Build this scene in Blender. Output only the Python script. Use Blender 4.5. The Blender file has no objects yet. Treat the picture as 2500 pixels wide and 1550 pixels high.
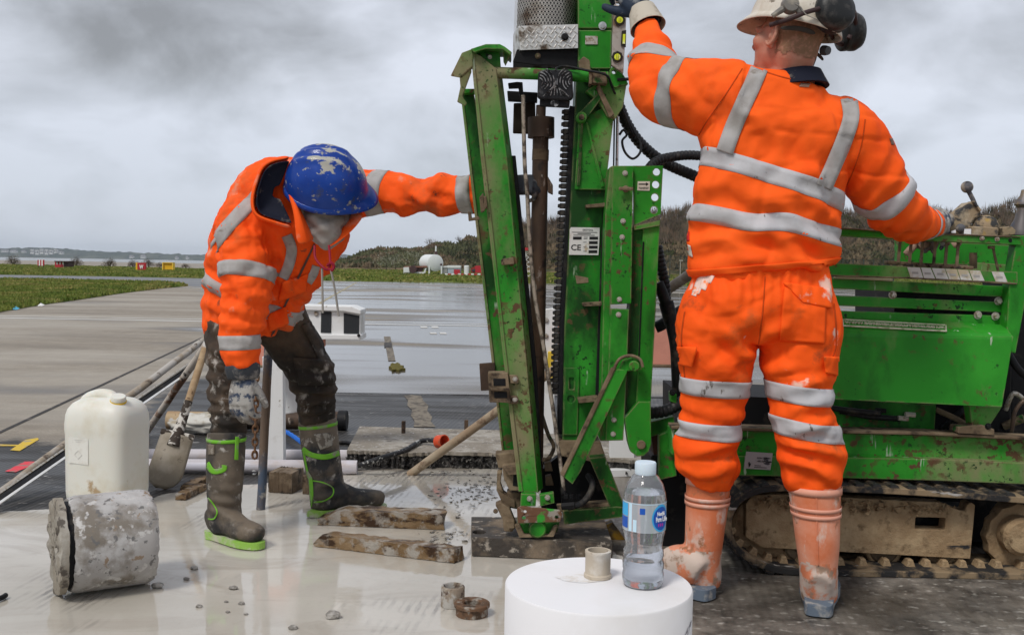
import bpy, bmesh, math, random
import numpy as np
from mathutils import Vector, Matrix
from mathutils.bvhtree import BVHTree
from mathutils.geometry import tessellate_polygon

rnd = random.Random(7)
sc = bpy.context.scene
R = math.radians

# ------------------------------------------------------------------ camera
FPX, CX, CY = 2500.0, 1250.0, 775.0          # focal length and centre in photo pixels (2500 x 1550)
KD = FPX / 1878.0                            # distances below are given in units of KD metres
CAM = Vector((0, 0, 1.05))
PITCH, ROLL = R(2.98), R(1.0)
fwd = Vector((0, math.cos(PITCH), -math.sin(PITCH)))
up0 = Vector((0, math.sin(PITCH), math.cos(PITCH)))
rt0 = Vector((1, 0, 0))
upv = up0 * math.cos(ROLL) - rt0 * math.sin(ROLL)
rtv = rt0 * math.cos(ROLL) + up0 * math.sin(ROLL)
cd = bpy.data.cameras.new('camera'); cam = bpy.data.objects.new('camera', cd)
sc.collection.objects.link(cam); sc.camera = cam
cam.matrix_world = Matrix(((rtv.x, upv.x, -fwd.x, CAM.x), (rtv.y, upv.y, -fwd.y, CAM.y), (rtv.z, upv.z, -fwd.z, CAM.z), (0, 0, 0, 1)))
cd.sensor_width = 36; cd.lens = FPX / 2500 * 36; cd.clip_start = 0.05; cd.clip_end = 12000

# ------------------------------------------------------------------ sky, sun, exposure
sc.view_settings.view_transform = 'Standard'; sc.view_settings.look = 'None'
sc.view_settings.exposure = 0.50; sc.view_settings.gamma = 1
SUN_EL, SUN_AZ = R(52), R(215)               # azimuth clockwise from +Y: behind the camera, to the left
w = bpy.data.worlds.new('World'); sc.world = w; w.use_nodes = True
nt = w.node_tree; nt.nodes.clear()
def N(t, **k):
    n = nt.nodes.new(t)
    for a, b in k.items(): setattr(n, a, b)
    return n
sky = N('ShaderNodeTexSky', sky_type='NISHITA', sun_disc=False, sun_elevation=SUN_EL, sun_rotation=SUN_AZ)
bg1 = N('ShaderNodeBackground'); bg1.inputs[1].default_value = 0.07
nt.links.new(sky.outputs[0], bg1.inputs[0])
tc = N('ShaderNodeTexCoord'); sep = N('ShaderNodeSeparateXYZ'); nt.links.new(tc.outputs['Generated'], sep.inputs[0])
zz = N('ShaderNodeMath', operation='MAXIMUM'); nt.links.new(sep.outputs[2], zz.inputs[0]); zz.inputs[1].default_value = 0.0
za = N('ShaderNodeMath', operation='ADD'); nt.links.new(zz.outputs[0], za.inputs[0]); za.inputs[1].default_value = 0.55
dx = N('ShaderNodeMath', operation='DIVIDE'); nt.links.new(sep.outputs[0], dx.inputs[0]); nt.links.new(za.outputs[0], dx.inputs[1])
dy = N('ShaderNodeMath', operation='DIVIDE'); nt.links.new(sep.outputs[1], dy.inputs[0]); nt.links.new(za.outputs[0], dy.inputs[1])
cmb = N('ShaderNodeCombineXYZ'); nt.links.new(dx.outputs[0], cmb.inputs[0]); nt.links.new(dy.outputs[0], cmb.inputs[1])
def wnoise(scale, detail, off, rough=0.5, dist=0.0):
    mp = N('ShaderNodeMapping'); mp.inputs['Location'].default_value = off
    nt.links.new(cmb.outputs[0], mp.inputs[0])
    n = N('ShaderNodeTexNoise'); n.inputs['Scale'].default_value = scale; n.inputs['Detail'].default_value = detail
    n.inputs['Roughness'].default_value = rough; n.inputs['Distortion'].default_value = dist
    nt.links.new(mp.outputs[0], n.inputs['Vector']); return n
n1 = wnoise(1.9, 5, (2.2, 5.1, 0.0), 0.47, 0.15)
n2_ = wnoise(4.6, 6, (3.3, 1.7, 0.0), 0.55, 0.3); n3_ = N('ShaderNodeMath', operation='MULTIPLY_ADD'); nt.links.new(n2_.outputs[0], n3_.inputs[0]); n3_.inputs[1].default_value = 0.70; n3_.inputs[2].default_value = -0.37
n4_ = N('ShaderNodeMath', operation='ADD'); nt.links.new(n1.outputs[0], n4_.inputs[0]); nt.links.new(n3_.outputs[0], n4_.inputs[1])
rp = N('ShaderNodeValToRGB'); nt.links.new(n4_.outputs[0], rp.inputs[0])
e = rp.color_ramp.elements
e[0].position = 0.27; e[0].color = (0.23, 0.235, 0.245, 1)
e[1].position = 0.60; e[1].color = (0.585, 0.612, 0.68, 1)
m_ = e.new(0.475); m_.color = (0.445, 0.465, 0.51, 1)
hz = N('ShaderNodeMapRange'); nt.links.new(zz.outputs[0], hz.inputs[0])
hz.inputs[1].default_value = 0.0; hz.inputs[2].default_value = 0.17; hz.inputs[3].default_value = 0.8; hz.inputs[4].default_value = 0.0
mx = N('ShaderNodeMix', data_type='RGBA'); nt.links.new(hz.outputs[0], mx.inputs[0]); nt.links.new(rp.outputs[0], mx.inputs[6])
mx.inputs[7].default_value = (0.41, 0.45, 0.525, 1)
bg2 = N('ShaderNodeBackground'); nt.links.new(mx.outputs[2], bg2.inputs[0]); bg2.inputs[1].default_value = 1.0
ms = N('ShaderNodeMixShader'); ms.inputs[0].default_value = 0.88
nt.links.new(bg1.outputs[0], ms.inputs[1]); nt.links.new(bg2.outputs[0], ms.inputs[2])
wo = N('ShaderNodeOutputWorld'); nt.links.new(ms.outputs[0], wo.inputs[0])
ld = bpy.data.lights.new('sun', 'SUN'); ld.energy = 1.5; ld.angle = R(14); ld.color = (1.0, 0.965, 0.91)
sun = bpy.data.objects.new('sun', ld); sc.collection.objects.link(sun)
sd = Vector((math.sin(SUN_AZ) * math.cos(SUN_EL), math.cos(SUN_AZ) * math.cos(SUN_EL), math.sin(SUN_EL)))
sun.rotation_euler = sd.to_track_quat('Z', 'Y').to_euler(); sun.location = sd * 30
sc.cycles.use_denoising = True
sc.cycles.max_bounces = 8; sc.cycles.transparent_max_bounces = 12; sc.cycles.transmission_bounces = 10
sc.cycles.caustics_reflective = False; sc.cycles.caustics_refractive = False
sc.cycles.sample_clamp_indirect = 4

# ------------------------------------------------------------------ placing: photo pixel + distance -> point
def ray(px, py): return fwd + rtv * ((px - CX) / FPX) + upv * ((CY - py) / FPX)
def at(px, py, Y):
    d = ray(px, py); return CAM + d * (Y * KD / d.y)
def gnd(px, py, z=0.0):
    d = ray(px, py); return CAM + d * ((z - CAM.z) / d.z)
def pxm(Y): return Y * KD / FPX                   # metres per photo pixel at distance Y

# ------------------------------------------------------------------ materials
MATS = {}
def M(name, base, rough=0.6, metal=0.0, layers=(), bump=(), spec=0.22, coat=0.0, trans=0.0, ior=1.45, sss=0.0, sheen=0.0, edge=None, alpha=1.0):
    if name in MATS: return MATS[name]
    m = bpy.data.materials.new(name); m.use_nodes = True; t = m.node_tree; L = t.links.new
    b = t.nodes['Principled BSDF']
    b.inputs['Metallic'].default_value = metal; b.inputs['Specular IOR Level'].default_value = spec
    b.inputs['Coat Weight'].default_value = coat; b.inputs['Transmission Weight'].default_value = trans; b.inputs['IOR'].default_value = ior
    b.inputs['Subsurface Weight'].default_value = sss
    if sss: b.inputs['Subsurface Radius'].default_value = (0.02, 0.012, 0.008); b.inputs['Subsurface Scale'].default_value = 0.4
    b.inputs['Sheen Weight'].default_value = sheen
    b.inputs['Base Color'].default_value = (*base, 1); b.inputs['Roughness'].default_value = rough
    tcn = t.nodes.new('ShaderNodeTexCoord')
    col = None; rg = None
    def tex(s, st=(1, 1, 1), off=0.0, d=4, kind='noise', dist=0.0, rot=0.0):
        mp = t.nodes.new('ShaderNodeMapping'); mp.inputs['Scale'].default_value = st
        mp.inputs['Location'].default_value = (off, off * 0.7, off * 1.3); mp.inputs['Rotation'].default_value = (0, 0, rot) if not isinstance(rot, tuple) else rot
        L(tcn.outputs['Object'], mp.inputs[0])
        if kind == 'noise':
            n = t.nodes.new('ShaderNodeTexNoise'); n.inputs['Detail'].default_value = d + 2; n.inputs['Distortion'].default_value = dist; n.inputs['Roughness'].default_value = 0.60
        elif kind == 'voro':
            n = t.nodes.new('ShaderNodeTexVoronoi')
        elif kind == 'wave':
            n = t.nodes.new('ShaderNodeTexWave'); n.inputs['Distortion'].default_value = dist; n.inputs['Detail'].default_value = d
        n.inputs['Scale'].default_value = s; L(mp.outputs[0], n.inputs['Vector'])
        return n.outputs[1] if kind == 'wave' else n.outputs[0]
    for i, l in enumerate(layers):
        o = tex(l['s'], l.get('st', (1, 1, 1)), l.get('off', i * 3.7), l.get('d', 4), l.get('k', 'noise'), l.get('dist', 0), l.get('rot', 0.0))
        mr = t.nodes.new('ShaderNodeMapRange'); L(o, mr.inputs[0])
        mr.inputs[1].default_value = 0.5 + (l['lo'] - 0.5) * 0.80; mr.inputs[2].default_value = 0.5 + (l['hi'] - 0.5) * 0.80 + 0.015; mr.inputs[4].default_value = l.get('a', 1.0)
        fac = mr.outputs[0]
        if 'm' in l:                              # second, broader noise that gathers the layer into patches
            mm = l['m']; o2 = tex(mm[0], (1, 1, 1), mm[3] if len(mm) > 3 else i * 1.9 + 0.6, 3); m2 = t.nodes.new('ShaderNodeMapRange'); L(o2, m2.inputs[0]); m2.inputs[1].default_value = 0.5 + (mm[1] - 0.5) * 0.85; m2.inputs[2].default_value = 0.5 + (mm[2] - 0.5) * 0.85
            mu = t.nodes.new('ShaderNodeMath'); mu.operation = 'MULTIPLY'; L(fac, mu.inputs[0]); L(m2.outputs[0], mu.inputs[1]); fac = mu.outputs[0]
        x = t.nodes.new('ShaderNodeMix'); x.data_type = 'RGBA'; L(fac, x.inputs[0])
        if col is None: x.inputs[6].default_value = (*base, 1)
        else: L(col, x.inputs[6])
        x.inputs[7].default_value = (*l['c'], 1); col = x.outputs[2]
        if 'r' in l:
            y = t.nodes.new('ShaderNodeMix'); L(fac, y.inputs[0])
            if rg is None: y.inputs[2].default_value = rough
            else: L(rg, y.inputs[2])
            y.inputs[3].default_value = l['r']; rg = y.outputs[0]
    if alpha < 1: b.inputs['Alpha'].default_value = alpha
    if edge is not None:                          # wear along real edges of the geometry
        bv = t.nodes.new('ShaderNodeBevel'); bv.samples = 4; bv.inputs[0].default_value = edge[1]; gg = t.nodes.new('ShaderNodeNewGeometry'); dt = t.nodes.new('ShaderNodeVectorMath'); dt.operation = 'DOT_PRODUCT'; L(bv.outputs[0], dt.inputs[0]); L(gg.outputs['Normal'], dt.inputs[1])
        m1 = t.nodes.new('ShaderNodeMapRange'); L(dt.outputs['Value'], m1.inputs[0]); m1.inputs[1].default_value = 0.985; m1.inputs[2].default_value = 0.86
        o3 = tex(17, (1, 1, 1), 5.5, 6); m3 = t.nodes.new('ShaderNodeMapRange'); L(o3, m3.inputs[0]); m3.inputs[1].default_value = edge[2]; m3.inputs[2].default_value = edge[2] + 0.12
        mu = t.nodes.new('ShaderNodeMath'); mu.operation = 'MULTIPLY'; L(m1.outputs[0], mu.inputs[0]); L(m3.outputs[0], mu.inputs[1])
        x = t.nodes.new('ShaderNodeMix'); x.data_type = 'RGBA'; L(mu.outputs[0], x.inputs[0])
        if col is None: x.inputs[6].default_value = (*base, 1)
        else: L(col, x.inputs[6])
        x.inputs[7].default_value = (*edge[0], 1); col = x.outputs[2]
    if col is not None: L(col, b.inputs['Base Color'])
    if rg is not None: L(rg, b.inputs['Roughness'])
    prev = None
    for (s, strength, dist, *rest) in bump:
        o = tex(s, rest[0] if rest else (1, 1, 1), 11.3, 5, rest[1] if len(rest) > 1 else 'noise')
        bn = t.nodes.new('ShaderNodeBump'); bn.inputs['Strength'].default_value = strength; bn.inputs['Distance'].default_value = dist
        L(o, bn.inputs['Height'])
        if prev is not None: L(prev, bn.inputs['Normal'])
        prev = bn.outputs[0]
    if prev is not None: L(prev, b.inputs['Normal'])
    MATS[name] = m; return m

MUD = (0.27, 0.205, 0.135); MUDL = (0.42, 0.36, 0.28); CEM = (0.50, 0.48, 0.45); RUST = (0.085, 0.042, 0.022)
def green(name, wear=0.0, mud=0.0, dark=0.0):
    return M(name, (0.019, 0.205, 0.015), 0.45, 0, [
        dict(c=(0.033, 0.30, 0.024), s=2.6, lo=0.42, hi=0.66, d=7),
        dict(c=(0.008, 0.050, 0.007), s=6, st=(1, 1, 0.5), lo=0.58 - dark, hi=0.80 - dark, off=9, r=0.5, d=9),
        dict(c=(0.24, 0.19, 0.115), s=3.2, st=(1, 1, 0.6), lo=0.62 - mud, hi=0.82 - mud, off=21, r=0.8, d=9, a=0.85),
        dict(c=(0.008, 0.035, 0.008), s=60, lo=0.63 - wear * 0.5, hi=0.66 - wear * 0.5, off=2, d=4, m=(5, 0.45, 0.62)),
        dict(c=(0.10, 0.055, 0.028), s=30, lo=0.60 - wear, hi=0.64 - wear, off=4, r=0.8, d=8, m=(4.5, 0.50 - wear, 0.62 - wear)),
        dict(c=(0.36, 0.46, 0.32), s=30, st=(1.0, 1, 0.14), lo=0.69, hi=0.71, off=14, d=2, rot=(0, 0.5, 0), m=(6, 0.5, 0.6)),
    ], bump=[(60, 0.10, 0.004), (9, 0.08, 0.01)], edge=((0.22, 0.175, 0.10), 0.009, 0.46 - mud * 0.8 - wear))
G0 = green('green_paint', 0.015, 0.03, 0.03); G1 = green('green_paint_scuffed', 0.035, 0.06, 0.03); G2 = green('green_paint_muddy', 0.045, 0.17, 0.04)
GD = green('green_paint_shaded', 0.03, 0.03, 0.27)  # dark layer spread wide: shade of mast and inner parts put into the paint
MUDSTEEL = M('muddy_steel', (0.125, 0.088, 0.055), 0.85, 0, [dict(c=(0.22, 0.165, 0.105), s=9, lo=0.42, hi=0.6, d=7), dict(c=(0.035, 0.025, 0.018), s=14, lo=0.54, hi=0.66, d=7), dict(c=(0.02, 0.09, 0.018), s=12, lo=0.66, hi=0.7, off=33)], bump=[(45, 0.5, 0.006), (140, 0.3, 0.002)])
TRACKMUD = M('dried_clay', (0.30, 0.205, 0.115), 0.92, 0, [dict(c=(0.40, 0.29, 0.17), s=12, lo=0.42, hi=0.62, d=8), dict(c=(0.15, 0.10, 0.055), s=22, lo=0.56, hi=0.7, d=7), dict(c=(0.03, 0.03, 0.032), s=6, st=(0.4, 1, 1.6), lo=0.685, hi=0.70, off=8)], bump=[(38, 0.75, 0.01), (130, 0.5, 0.003)])
BLACKRUB = M('black_rubber', (0.013, 0.013, 0.0145), 0.55, 0, [dict(c=(0.09, 0.08, 0.065), s=18, lo=0.55, hi=0.75, r=0.8)], bump=[(90, 0.2, 0.002)])
BLACK = M('black_grime_and_shade', (0.008, 0.008, 0.009), 0.6, 0, [dict(c=(0.06, 0.05, 0.04), s=14, lo=0.58, hi=0.8)], bump=[(60, 0.3, 0.003)])  # for grimy black parts and for plates that stand in for shade
RODM = M('brown_drill_steel', (0.085, 0.058, 0.043), 0.6, 0.3, [dict(c=(0.15, 0.095, 0.06), s=7, st=(1, 1, 0.35), lo=0.42, hi=0.6, d=7), dict(c=(0.045, 0.035, 0.030), s=16, lo=0.55, hi=0.65), dict(c=(0.36, 0.31, 0.26), s=30, st=(1, 1, 0.4), lo=0.66, hi=0.70)], bump=[(60, 0.4, 0.003)])
ZINC = M('zinc_bolt', (0.50, 0.47, 0.42), 0.45, 0.55, [dict(c=MUD, s=60, lo=0.5, hi=0.65, r=0.8)])
CHROME = M('bright_steel', (0.72, 0.72, 0.70), 0.28, 0.9, [dict(c=MUD, s=30, lo=0.6, hi=0.7, r=0.8)])
ALU = M('chequer_aluminium', (0.62, 0.60, 0.56), 0.34, 0.75, [dict(c=(0.14, 0.105, 0.08), s=11, lo=0.50, hi=0.62, r=0.8, d=7)], bump=[(30, 0.3, 0.004)])
HOSE = M('black_hose', (0.022, 0.022, 0.024), 0.45, 0, [dict(c=(0.12, 0.11, 0.10), s=25, lo=0.6, hi=0.75, r=0.8)], bump=[(70, 0.15, 0.002)])
WHITEP = M('white_paint', (0.74, 0.745, 0.74), 0.5, 0, [dict(c=(0.50, 0.48, 0.43), s=7, lo=0.56, hi=0.78, d=7), dict(c=(0.25, 0.22, 0.17), s=22, lo=0.68, hi=0.74)])
PINK = M('faded_pink_board', (0.66, 0.29, 0.215), 0.6, 0, [dict(c=(0.55, 0.24, 0.18), s=6, lo=0.4, hi=0.65)])
WOOD = M('weathered_wood', (0.33, 0.22, 0.125), 0.75, 0, [dict(c=(0.42, 0.31, 0.19), s=14, st=(0.25, 1, 1), lo=0.42, hi=0.62, d=7), dict(c=CEM, s=12, lo=0.575, hi=0.64, off=5, d=7), dict(c=(0.10, 0.06, 0.035), s=26, lo=0.64, hi=0.70)], bump=[(60, 0.35, 0.003)])
TIMBER = M('wet_timber', (0.155, 0.095, 0.045), 0.5, 0, [dict(c=(0.23, 0.155, 0.085), s=10, st=(0.4, 1, 1), lo=0.42, hi=0.6, d=7), dict(c=(0.045, 0.024, 0.013), s=24, st=(0.4, 1, 1), lo=0.50, hi=0.58, d=8), dict(c=(0.33, 0.30, 0.26), s=20, lo=0.47, hi=0.58, off=8, r=0.7, d=9, m=(4, 0.38, 0.56))], bump=[(45, 0.8, 0.008), (130, 0.5, 0.003)])
SLURRYDRY = M('dried_cement', (0.44, 0.42, 0.39), 0.9, 0, [dict(c=(0.30, 0.28, 0.25), s=18, lo=0.45, hi=0.65)], bump=[(60, 0.5, 0.004)])
PADM = M('muddy_black_pad', (0.055, 0.047, 0.04), 0.6, 0, [dict(c=(0.20, 0.155, 0.11), s=7, lo=0.45, hi=0.62, d=8, r=0.8), dict(c=(0.33, 0.29, 0.24), s=26, lo=0.60, hi=0.68, d=6)], bump=[(50, 0.7, 0.006)])

# ------------------------------------------------------------------ mesh helpers
COL = sc.collection
def link(o, parent=None):
    COL.objects.link(o)
    if parent is not None:
        o.parent = parent
        loc = parent.location.copy(); p = parent.parent
        while p is not None: loc += p.location; p = p.parent
        o.matrix_parent_inverse = Matrix.Translation(-loc) if parent.type == 'EMPTY' else Matrix()
    return o
def tag(o, label=None, cat=None, group=None, kind=None):
    if label: o['label'] = label
    if cat: o['category'] = cat
    if group: o['group'] = group
    if kind: o['kind'] = kind
    return o
def empty(name, loc, label=None, cat=None, group=None):
    o = bpy.data.objects.new(name, None); o.location = loc; o.empty_display_size = 0.1; COL.objects.link(o)
    return tag(o, label, cat, group)
class MB:
    def __init__(s): s.v = []; s.f = []; s.m = []
    def add(s, vs, fs, mi=0):
        o = len(s.v); s.v += [Vector(p) for p in vs]; s.f += [tuple(i + o for i in f) for f in fs]; s.m += [mi] * len(fs); return s
    def hexa(s, a, mi=0):     # a: 8 points, bottom ring then top ring
        return s.add(a, [(3, 2, 1, 0), (4, 5, 6, 7), (0, 1, 5, 4), (1, 2, 6, 5), (2, 3, 7, 6), (3, 0, 4, 7)], mi)
    def box(s, c, size, rot=None, mi=0):
        c = Vector(c); h = Vector(size) / 2; q = rot if rot is not None else Matrix.Identity(3)
        P = [c + q @ Vector((x * h.x, y * h.y, z * h.z)) for z in (-1, 1) for x, y in ((-1, -1), (1, -1), (1, 1), (-1, 1))]
        return s.hexa(P, mi)
    def bar(s, a, b, wid, thk, side=(0, 1, 0), mi=0, wid2=None):   # flat bar from a to b, `wid` across, `thk` along side
        a, b = Vector(a), Vector(b); t = (b - a).normalized(); sd_ = Vector(side); sd_ = (sd_ - t * sd_.dot(t)).normalized(); u = t.cross(sd_)
        w2 = wid if wid2 is None else wid2
        P = [a + u * x * wid / 2 + sd_ * y * thk / 2 for x, y in ((-1, -1), (1, -1), (1, 1), (-1, 1))] + [b + u * x * w2 / 2 + sd_ * y * thk / 2 for x, y in ((-1, -1), (1, -1), (1, 1), (-1, 1))]
        return s.hexa(P, mi)
    def tube(s, pts, r, n=12, cap=True, mi=0):
        pts = [Vector(p) for p in pts]; rs = r if isinstance(r, (list, tuple)) else [r] * len(pts)
        ref = None; rings = []
        for i, p in enumerate(pts):
            t = (pts[min(i + 1, len(pts) - 1)] - pts[max(i - 1, 0)]).normalized()
            if ref is None: ref = t.orthogonal().normalized()
            ref = (ref - t * ref.dot(t)).normalized(); bi = t.cross(ref)
            rings.append([p + (ref * math.cos(k * 2 * math.pi / n) + bi * math.sin(k * 2 * math.pi / n)) * rs[i] for k in range(n)])
        vs = [q for rg in rings for q in rg]
        fs = [(i * n + k, i * n + (k + 1) % n, (i + 1) * n + (k + 1) % n, (i + 1) * n + k) for i in range(len(pts) - 1) for k in range(n)]
        if cap: fs += [tuple(range(n - 1, -1, -1)), tuple((len(pts) - 1) * n + k for k in range(n))]
        return s.add(vs, fs, mi)
    def lathe(s, base, axis, prof, n=32, mi=0, close=False):    # prof: (r, h) list along axis
        base = Vector(base); ax = Vector(axis).normalized(); e1 = ax.orthogonal().normalized(); e2 = ax.cross(e1)
        vs = [base + ax * h + (e1 * math.cos(k * 2 * math.pi / n) + e2 * math.sin(k * 2 * math.pi / n)) * r for r, h in prof for k in range(n)]
        m = len(prof)
        fs = [(i * n + k, i * n + (k + 1) % n, ((i + 1) % m) * n + (k + 1) % n, ((i + 1) % m) * n + k) for i in range(m if close else m - 1) for k in range(n)]
        return s.add(vs, fs, mi)
    def plate(s, outline, thick, holes=(), mi=0):      # outline/holes: world points on a plane; thick: world vector
        th = Vector(thick); loops = [[Vector(p) for p in outline]] + [[Vector(p) for p in h] for h in holes]
        tris = tessellate_polygon(loops); flat = [p for l in loops for p in l]; n = len(flat)
        fs = []
        nn = Vector((0, 0, 0))
        for t_ in tris:
            a, b, c = (flat[i] for i in t_); g = (b - a).cross(c - a)
            t2 = t_ if g.dot(th) < 0 else (t_[0], t_[2], t_[1])
            fs.append(tuple(t2)); fs.append(tuple(i + n for i in reversed(t2)))
        o = 0
        for l in loops:
            k = len(l)
            for i in range(k): fs.append((o + i, o + (i + 1) % k, o + (i + 1) % k + n, o + i + n))
            o += k
        return s.add(flat + [p + th for p in flat], fs, mi)
    def ppl(s, pix, Y, thick, holes=(), mi=0):         # plate facing the camera side: photo outline at distance Y, thickness going back
        hs = []
        for h in holes:
            if len(h) == 3 and not isinstance(h[0], (tuple, list)):
                cx, cy, r = h; hs.append([at(cx + r * math.cos(a * math.pi / 8), cy + r * math.sin(a * math.pi / 8), Y) for a in range(16)])
            else: hs.append([at(x, y, Y) for x, y in h])
        return s.plate([at(x, y, Y) for x, y in pix], (0, thick, 0), hs, mi)
    def build(s, name, mats, parent=None, smooth=False, bevel=0.0, seg=2, recalc=True, auto=None, sub=0):
        me = bpy.data.meshes.new(name); me.from_pydata(s.v, [], s.f)
        for m in (mats if isinstance(mats, (list, tuple)) else [mats]): me.materials.append(m)
        me.polygons.foreach_set('material_index', s.m)
        if recalc:
            bm = bmesh.new(); bm.from_mesh(me); bmesh.ops.remove_doubles(bm, verts=bm.verts, dist=1e-6); bmesh.ops.recalc_face_normals(bm, faces=bm.faces); bm.to_mesh(me); bm.free()
        if smooth or auto:
            me.polygons.foreach_set('use_smooth', [True] * len(me.polygons))
            me.set_sharp_from_angle(angle=R(auto or 40))
        o = bpy.data.objects.new(name, me); link(o, parent)
        if bevel:
            bv = o.modifiers.new('bevel', 'BEVEL'); bv.width = bevel; bv.segments = seg; bv.limit_method = 'ANGLE'; bv.angle_limit = R(40)
        if sub:
            sm = o.modifiers.new('subsurf', 'SUBSURF'); sm.levels = sub; sm.render_levels = sub
        return o
def text(name, s, mat, parent, origin, xdir, ydir, height, width=None, ext=0.0004, bold=0.0):
    cu = bpy.data.curves.new(name, 'FONT'); cu.body = s; cu.size = height * 1.38; cu.align_x = 'CENTER'; cu.align_y = 'CENTER'; cu.extrude = ext; cu.offset = bold; cu.resolution_u = 3
    tmp = bpy.data.objects.new(name + '_tmp', cu); me = bpy.data.meshes.new_from_object(tmp); bpy.data.objects.remove(tmp); bpy.data.curves.remove(cu); me.name = name
    P = np.zeros(len(me.vertices) * 3); me.vertices.foreach_get('co', P); P = P.reshape(-1, 3)
    xd, yd = Vector(xdir).normalized(), Vector(ydir); yd = (yd - xd * yd.dot(xd)).normalized(); zd = xd.cross(yd)
    sx = width / max(P[:, 0].max() - P[:, 0].min(), 1e-6) if width else 1.0
    Q = np.outer(P[:, 0] * sx, xd) + np.outer(P[:, 1], yd) + np.outer(P[:, 2], zd) + np.array(origin[:])
    me.vertices.foreach_set('co', Q.ravel()); me.update(); me.materials.clear(); me.materials.append(mat)
    return link(bpy.data.objects.new(name, me), parent)
def catmull(P, n):
    P = [Vector(p) for p in P]; out = []
    for i in range(len(P) - 1):
        a, b, c, d = P[max(i - 1, 0)], P[i], P[i + 1], P[min(i + 2, len(P) - 1)]
        for k in range(n):
            t = k / n; out.append(0.5 * ((2 * b) + (c - a) * t + (2 * a - 5 * b + 4 * c - d) * t * t + (3 * b - a - 3 * c + d) * t ** 3))
    out.append(P[-1]); return out
def jitter(o, amp, scale, seed=0, sub=0):     # subdivide + noisy displacement for broken, worn solids
    me = o.data; bm = bmesh.new(); bm.from_mesh(me)
    if sub: bmesh.ops.subdivide_edges(bm, edges=bm.edges, cuts=sub, use_grid_fill=True)
    P = np.array([v.co[:] for v in bm.verts]); nn = vnoise3(P * scale + seed)
    for v, q in zip(bm.verts, nn): v.co += Vector(q) * amp
    bm.to_mesh(me); bm.free(); return o
# vectorised value noise
def _h(ix, iy, iz, s):
    n = (ix * 374761393 + iy * 668265263 + iz * 2147483647 + s * 974634777) & 0xffffffff
    n = ((n ^ (n >> 13)) * 1274126177) & 0xffffffff
    return ((n ^ (n >> 16)) & 0xffff) / 32767.5 - 1.0
def vnoise(P, s=0):
    P = np.asarray(P, float); i = np.floor(P).astype(np.int64); f = P - i; f = f * f * f * (f * (f * 6 - 15) + 10)
    r = 0
    for dx_ in (0, 1):
        for dy_ in (0, 1):
            for dz_ in (0, 1):
                r = r + _h(i[:, 0] + dx_, i[:, 1] + dy_, i[:, 2] + dz_, s) * (f[:, 0] if dx_ else 1 - f[:, 0]) * (f[:, 1] if dy_ else 1 - f[:, 1]) * (f[:, 2] if dz_ else 1 - f[:, 2])
    return r
def fbm(P, o=4, s=0):
    r = 0; a = 1.0
    for k in range(o): r = r + a * vnoise(np.asarray(P) * 2 ** k + 7.3 * k, s + k); a *= 0.5
    return r / 1.9
def vnoise3(P): return np.stack([vnoise(P, 1), vnoise(P, 2), vnoise(P, 3)], 1)

# ================================================================== SETTING
def poly_sd(P, poly):          # signed distance (positive inside) of 2D points to polygon
    poly = np.array(poly, float); n = len(poly); ins = np.zeros(len(P), bool); dm = np.full(len(P), 1e9)
    for i in range(n):
        a, b = poly[i], poly[(i + 1) % n]
        c = ((a[1] > P[:, 1]) != (b[1] > P[:, 1])) & (P[:, 0] < (b[0] - a[0]) * (P[:, 1] - a[1]) / (b[1] - a[1] + 1e-12) + a[0]); ins ^= c
        ab = b - a; t = np.clip(((P - a) @ ab) / (ab @ ab), 0, 1); d = np.linalg.norm(P - (a + t[:, None] * ab), axis=1); dm = np.minimum(dm, d)
    return np.where(ins, dm, -dm)
def gpoly(pix): return [gnd(x, y)[:2] for x, y in pix]
SLURRY = gpoly([(-120, 1262), (60, 1250), (330, 1245), (430, 1205), (500, 1190), (640, 1186), (720, 1165), (860, 1148), (1000, 1152), (1250, 1142), (1290, 1260), (1480, 1372), (1330, 1420), (1270, 1550), (1270, 1900), (-300, 1900)])
TAR = gpoly([(-80, 1062), (140, 1085), (330, 1000), (505, 905), (600, 940), (760, 1000), (860, 1130), (700, 1175), (600, 1190), (420, 1210), (130, 1250), (-80, 1262)])
TAR2 = gpoly([(700, 962), (1000, 963), (1700, 968), (1750, 1100), (860, 1150), (780, 1060)])
DIRT = gpoly([(1290, 1300), (1700, 1170), (2700, 1170), (2900, 2000), (1500, 2000), (1640, 1500), (1400, 1430)])
GRASSX = None
xs = np.concatenate([np.array([-900, -400, -150, -60, -25, -12, -7]), np.arange(-4.5, 4.01, 0.024), np.array([6, 10, 18, 40, 100, 250, 700])])
ys = np.concatenate([np.array([-60, -10, -1, 0.6]), np.arange(1.7, 8.6, 0.024), np.array([10, 12, 16, 20, 30, 45, 70, 110, 160, 220])])
GX, GY = np.meshgrid(xs, ys); P2 = np.stack([GX.ravel(), GY.ravel()], 1); P3 = np.concatenate([P2, np.zeros((len(P2), 1))], 1)
wob = fbm(P3 * 2.2, 4, 5) * 0.16 + fbm(P3 * 11, 3, 8) * 0.03
def soft(poly, wdt, wb=1.0): return np.clip((poly_sd(P2, poly) + wob * wb) / wdt + 0.5, 0, 1)
a_sl, a_tar, a_dirt = soft(SLURRY, 0.10), np.maximum(soft(TAR, 0.5, 1.5), soft(TAR2, 0.12, 0.25)), soft(DIRT, 0.35, 1.4)
verts = P3.copy(); verts[:, 2] = fbm(P3 * 1.3, 3, 2) * 0.0015
nx, ny = len(xs), len(ys); ii = (np.arange(ny - 1)[:, None] * nx + np.arange(nx - 1)[None, :]).ravel()
faces = np.stack([ii, ii + 1, ii + nx + 1, ii + nx], 1)
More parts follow.
